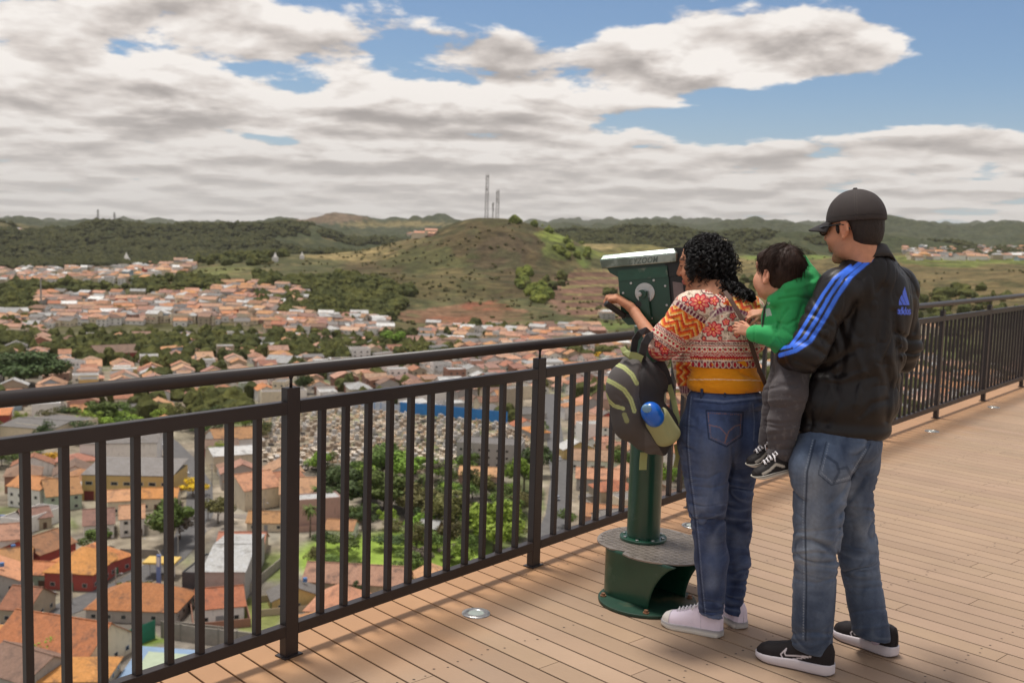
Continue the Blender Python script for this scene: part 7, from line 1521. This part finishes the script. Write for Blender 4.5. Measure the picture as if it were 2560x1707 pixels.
    b=MB(); b.cyl(Pt(hx+.004,.045,hz),.0105,.014,6,axis=s_); b.cyl(Pt(hx+.004,.050,hz),.0055,.010,12,axis=s_); bevel(b.build('nut',ST,yk),.001)
    b=MB(); p0=Pt(hx-.006,.018,hz); e1=np.array([axx-.0,axy-.055,1.235])
    for (a,c,w1) in((p0,Pt(hx-.010,.018,hz-.10),.040),(Pt(hx-.010,.018,hz-.10),np.array([axx-.01,axy-.06,1.245]),.050)):
        dd=c-a; L_=np.linalg.norm(dd); dd/=L_; sx=np.cross(s_,dd); b.box((a+c)/2,(w1,.016,L_+.02),M=np.stack([sx,s_,dd],1))
    bevel(b.build('yoke',G,t),.004,3)
    b=MB(); b.box((axx,axy+.0,1.255),(.11,.15,.03)); bevel(b.build('yoke_base',mat('black_paint',(.015,.016,.016),rough=.35),t),.004)
    # lever with rubber grip
    g0=PX(1513,757,4.30); g1=PX(1563,791,4.335); g2=Pt(.045,.016,-.022)
    b=MB(); b.tube([g0,g0+(g1-g0)*.03,g0+(g1-g0)*.97,g1],[.008,.0125,.0125,.008],24); gr=b.build('grip',mat('rubber',(.016,.015,.015),rough=.55,bump=.0005,bscale=300),t); autosmooth(gr)
    b=MB(); b.tube([g1-(g1-g0)*.1,Pt(.060,.020,-.070),Pt(.050,.018,-.03),g2],.0075,12); b.cyl(g2,.014,.022,20,axis=s_); autosmooth(b.build('lever',MATS['black_paint'],t))
    # back plate, instruction panel, eyepieces
    b=MB(); prism(b,[(-.080,.110),(-.086,.110),(-.086,-.085),(-.080,-.085)],-.165,-.004); b.build('back_plate',MATS['black_paint'],hd)
    b=MB(); prism(b,[(-.125,.078),(-.150,.055),(-.150,-.075),(-.086,-.075),(-.086,.078)],-.15,-.012); bp2=b.build('coin_box',MATS['black_paint'],hd); bevel(bp2,.004)
    b=MB(); prism(b,[(-.098,.060),(-.140,.050),(-.140,-.058),(-.098,-.058)],-.013,-.009); b.build('notice_panel',mat('panel',srgb(128,114,112),rough=.35,metal=.3,var=.15,vscale=30),hd)
    b=MB(); EP=MATS['black_paint']
    b.add([],[])
    for yy in(-.055,-.115): b.tube([Pt(-.084,yy,.150),Pt(-.115,yy,.150),Pt(-.128,yy,.150)],[.030,.027,.031],24)
    autosmooth(b.build('eyepiece',EP,hd))
    b=MB(); prism(b,[(-.126,.186),(-.150,.182),(-.162,.160),(-.158,.125),(-.140,.095),(-.086,.095),(-.086,.186)],-.165,-.004); bevel(b.build('face_shroud',EP,hd),.012,3)
    root_at(t,(pc[0],pc[1],0))
# ---------------------------------------------------------------- deck, railing, lamps
def build_deck():
    Wd=mat('deck_board',attr=True,rough=.62,spec=.35,var=.07,vscale=3,bump=.0009,bscale=55)
    # weathering blotches
    m=Wd; 
    fa=gnd(730,1640); fc=gnd(2344,1045.4); fd=(fc-fa); fd/=np.linalg.norm(fd); nn=np.array([fd[1],-fd[0],0]) # towards the deck side
    a=math.radians(137.5); bd=np.array([math.sin(a),math.cos(a),0]); bn=np.array([-bd[1],bd[0],0])
    if bn@np.array([0,1,0])<0: bn=-bn
    pit=.1125; gap=.0082; rng=np.random.default_rng(7); V=[];F=[];Cc=[];base=np.array(srgb(159,134,111))
    off0=gnd(1000,1407+735/5.2275)@bn
    nails=MB(); pos=off0-60*pit
    def fx(p): return (p-fa)@nn   # distance from the railing line
    for r in range(-60,190):
        o=off0+r*pit; t0=None
        # start where the board meets the deck edge (0.06 m beyond the railing)
        # point = bn*o + bd*t ; fx(point) = -edge
        k=bd@nn; 
        t0=(-.21+fa@nn-(bn@nn)*o)/k
        s=rng.uniform(.5,3.0); t=t0; first=True
        while t<t0+16:
            e=t+(s if first else rng.choice([2.4,3.0,3.6])); first=False
            col=base*(1+rng.normal(0,.05))*np.array([1,1+rng.normal(0,.008),1+rng.normal(0,.014)]); 
            nseg=max(2,int((e-t)/.25)); ts=np.linspace(t+.0015,e-.0015,nseg+1)
            for sj in range(nseg):
                bi=len(V)
                for ti,tt in((0,ts[sj]),(1,ts[sj+1])):
                    sk_=-(bn@nn)/k if (t==t0 and sj==0 and ti==0) else 0.0
                    for y,z in((0,-.012),(0,-.0015),(.0018,0),(pit-gap-.0018,0),(pit-gap,-.0015),(pit-gap,-.012)):
                        p=bn*(o+y)+bd*(tt+sk_*y); V.append((p[0],p[1],z)); Cc.append(col)
                for q in range(5): F.append((bi+q,bi+6+q,bi+7+q,bi+q+1))
                if sj==0: F.append(tuple(bi+q for q in range(6)))
                if sj==nseg-1: F.append(tuple(bi+11-q for q in range(6)))
            t=e
    V=np.array(V);Cc=np.array(Cc)
    d=(V-np.array([fa[0],fa[1],0]))@nn; n=fbm2(V[:,0]*3,V[:,1]*3,3,5); 
    # dirt and amber stain along the drip edge, handrail shadow painted as a band, tannin blotches elsewhere
    Cc=mixc(Cc,np.clip(ss(.40,.10,d+n*.16),0,1)*.6,srgb(180,130,84)); Cc=mixc(Cc,np.exp(-((d-.33-n*.12)/.07)**2)*.12,srgb(84,66,54)); Cc=mixc(Cc,np.clip(fbm2(V[:,0]*1.3,V[:,1]*1.3,3,9),0,1)*.35,srgb(116,92,76))
    quads=[f for f in F]; o=mesh_np('deck',V,quads,Wd,None,False,col=Cc,kind='structure')
    # dark screw dimples in pairs over the joists
    b=MB(); jd=bn; 
    for r in range(-30,75):
        o_=off0+r*pit; 
        for j in range(-12,30):
            t=j*.60+.11
            for y in(.028,.078):
                if rng.random()<.35: continue
                p=bn*(o_+y)+bd*(t+rng.normal(0,.012)); 
                if (p-fa)@nn<.02 or p[1]>9 or p[1]<2.6: continue
                rr=.0034+rng.random()*.0016; b.add([(p[0]+rr*1.2*math.cos(q),p[1]+rr*math.sin(q),.0006) for q in np.linspace(0,6.283,8,endpoint=False)],[tuple(range(8))])
    b.build('deck_screws',mat('screw_hole',(.045,.030,.022),rough=.8),o)
    b=MB(); c0=fa+nn*7.82; 
    b.box((c0+fd*3+np.array([0,0,-.06])),(16,40,.08),rz=math.atan2(-fd[0],fd[1])); b.build('deck_underside',mat('joists',(.012,.009,.007),rough=.9),o)
    return fa,fd,nn
def build_railing(fa,fd,nn):
    R=mat('railing_paint',srgb(43,35,34),rough=.42,spec=.45,var=.10,vscale=10,bump=.0003,bscale=200)
    rl=empty('railing',(0,0,0),label='dark brown metal railing with round handrail along the deck edge',cat='railing')
    rz=math.atan2(fd[1],fd[0]); px_=np.array([*fa[:2],0.0])
    # post axis lies behind the measured front corner
    org=px_-nn*.018+fd*.03*0; sp=1.577; base0=org
    # measured posts
    posts=[]; tb=np.linalg.norm(gnd(1343.5,1416)-fa); tc=np.linalg.norm(gnd(2344,1045.4)-fa); td=np.linalg.norm(gnd(2459,1001.8)-fa); te=np.linalg.norm(gnd(2552,966.6)-fa)
    st=(tc-tb)/4; ts=[-2*tb,-tb,0,tb,tb+st,tb+2*st,tb+3*st,tc,td,te,te+(te-td),te+2*(te-td),te+3*(te-td)]
    P=lambda t,z,n=0:(org+fd*t+nn*n+np.array([0,0,z]))
    b=MB(); b.tube([P(ts[0]-.3,1.088),P(ts[-1]+.3,1.088)],.0245,32,closed_ends=True); hr=b.build('handrail',R,rl,smooth=True)
    nb=0; rest=MB(); first=None
    for i,t in enumerate(ts):
        b=MB(); b.box(P(t,.512),(.060,.038,1.024),rz); po=b.build('post',R,rl); bevel(po,.0025)
        b=MB(); b.box(P(t,.003),(.085,.062,.006),rz); bevel(b.build('foot_plate',R,po),.001)
        b=MB(); b.tube([P(t,1.024),P(t,1.066)],.0058,12); b.tube([P(t,1.056),P(t,1.068)],[.006,.012],12); b.build('pin',R,po,smooth=True)
        if i+1<len(ts):
            t2=ts[i+1]; mid=(t+t2)/2; L=t2-t-.060
            for z,hh,nm,dp in((.950,.048,'top_rail',.038),(.104,.044,'bottom_rail',.038)):
                b=MB(); b.box(P(mid,z,.0),(L,dp,hh),rz); bevel(b.build(nm,R,rl),.002)
            for j in range(1,12):
                tt=t+.03+L*j/12+(.0)
                if nb<100 and 1<=i:
                    if first is None: b=MB(); b.box((0,0,0),(.025,.023,.800)); first=b.build('baluster',R,rl); first.location=P(tt,.526); first.rotation_euler=(0,0,rz)
                    else: c=first.copy(); COL.objects.link(c); c.location=P(tt,.526); c.parent=rl
                    nb+=1
                else: rest.box(P(tt,.526),(.025,.023,.800),rz)
    tag(rest.build('baluster_run',R,rl),kind='stuff')
    root_at(rl,(float(org[0]),float(org[1]),0.0))
def build_deck_lamps():
    ring=mat('lamp_ring',(.62,.60,.57),rough=.28,metal=.9,var=.12,vscale=40); gl=mat('lamp_glass',srgb(196,206,196),rough=.25,spec=.6,var=.1,vscale=30); dr=mat('lamp_dark',(.12,.12,.11),rough=.5)
    L=['round steel deck lamp nearest the camera, beside the railing','round deck lamp behind the legs of the woman at the telescope','round deck lamp right of the man in cap, nearer of the two there','farther small round deck lamp by the railing on the right']
    for i,(x,y) in enumerate(((1190,1533),(1731,1314),(2330,1078),(2484,1018))):
        q=gnd(x,y); t=empty('deck_lamp',(0,0,0),label=L[i],cat='deck lamp',group='recessed lamps in the deck')
        b=MB(); n=40; r=[.0610,.0595,.036,.033]; z=[.0015,.005,.0055,.002]; V=[(q[0]+r[k]*math.cos(6.2832*j/n),q[1]+r[k]*math.sin(6.2832*j/n),z[k]) for k in range(4) for j in range(n)]
        b.add(V,[(k*n+j,k*n+(j+1)%n,(k+1)*n+(j+1)%n,(k+1)*n+j) for k in range(3) for j in range(n)]); b.build('ring',ring,t,smooth=True)
        b=MB(); b.add([(q[0]+.034*math.cos(6.2832*j/n),q[1]+.034*math.sin(6.2832*j/n),.0035) for j in range(n)],[tuple(range(n))]); b.build('glass',gl,t)
        root_at(t,(float(q[0]),float(q[1]),0.0))
# ================================================================ BUILD
T1=time.time()
build_ground(); build_town(); label_rest()
fa,fd,nn=build_deck(); build_railing(fa,fd,nn); build_deck_lamps()
build_telescope(); build_man(); build_boy(); build_woman(); build_backpack()
# the air: pale haze in one closed box around everything
def build_haze():
    g_=[o for o in SC.objects if o.name=='ground'][0]; n=len(g_.data.vertices); V=np.empty(n*3,np.float32); g_.data.vertices.foreach_get('co',V); V=V.reshape(-1,3)
    zt=max(float(V[:,2].max()),110)+6; zb=float(V[:,2].min())-1; x0,x1=float(V[:,0].min())-50,float(V[:,0].max())+50; y0,y1=-40.0,float(V[:,1].max())+50
    b=MB(); b.box(((x0+x1)/2,(y0+y1)/2,(zt+zb)/2),(x1-x0,y1-y0,zt-zb)); m=bpy.data.materials.new('haze'); m.use_nodes=True; t=m.node_tree; t.nodes.clear(); o=t.nodes.new('ShaderNodeOutputMaterial'); v=t.nodes.new('ShaderNodeVolumePrincipled'); v.inputs['Color'].default_value=(.90,.90,.90,1); v.inputs['Density'].default_value=HAZE; v.inputs['Anisotropy'].default_value=.2; t.links.new(v.outputs[0],o.inputs['Volume'])
    return b.build('haze',m,None,kind='stuff')
HAZE=1.7e-5
build_haze()
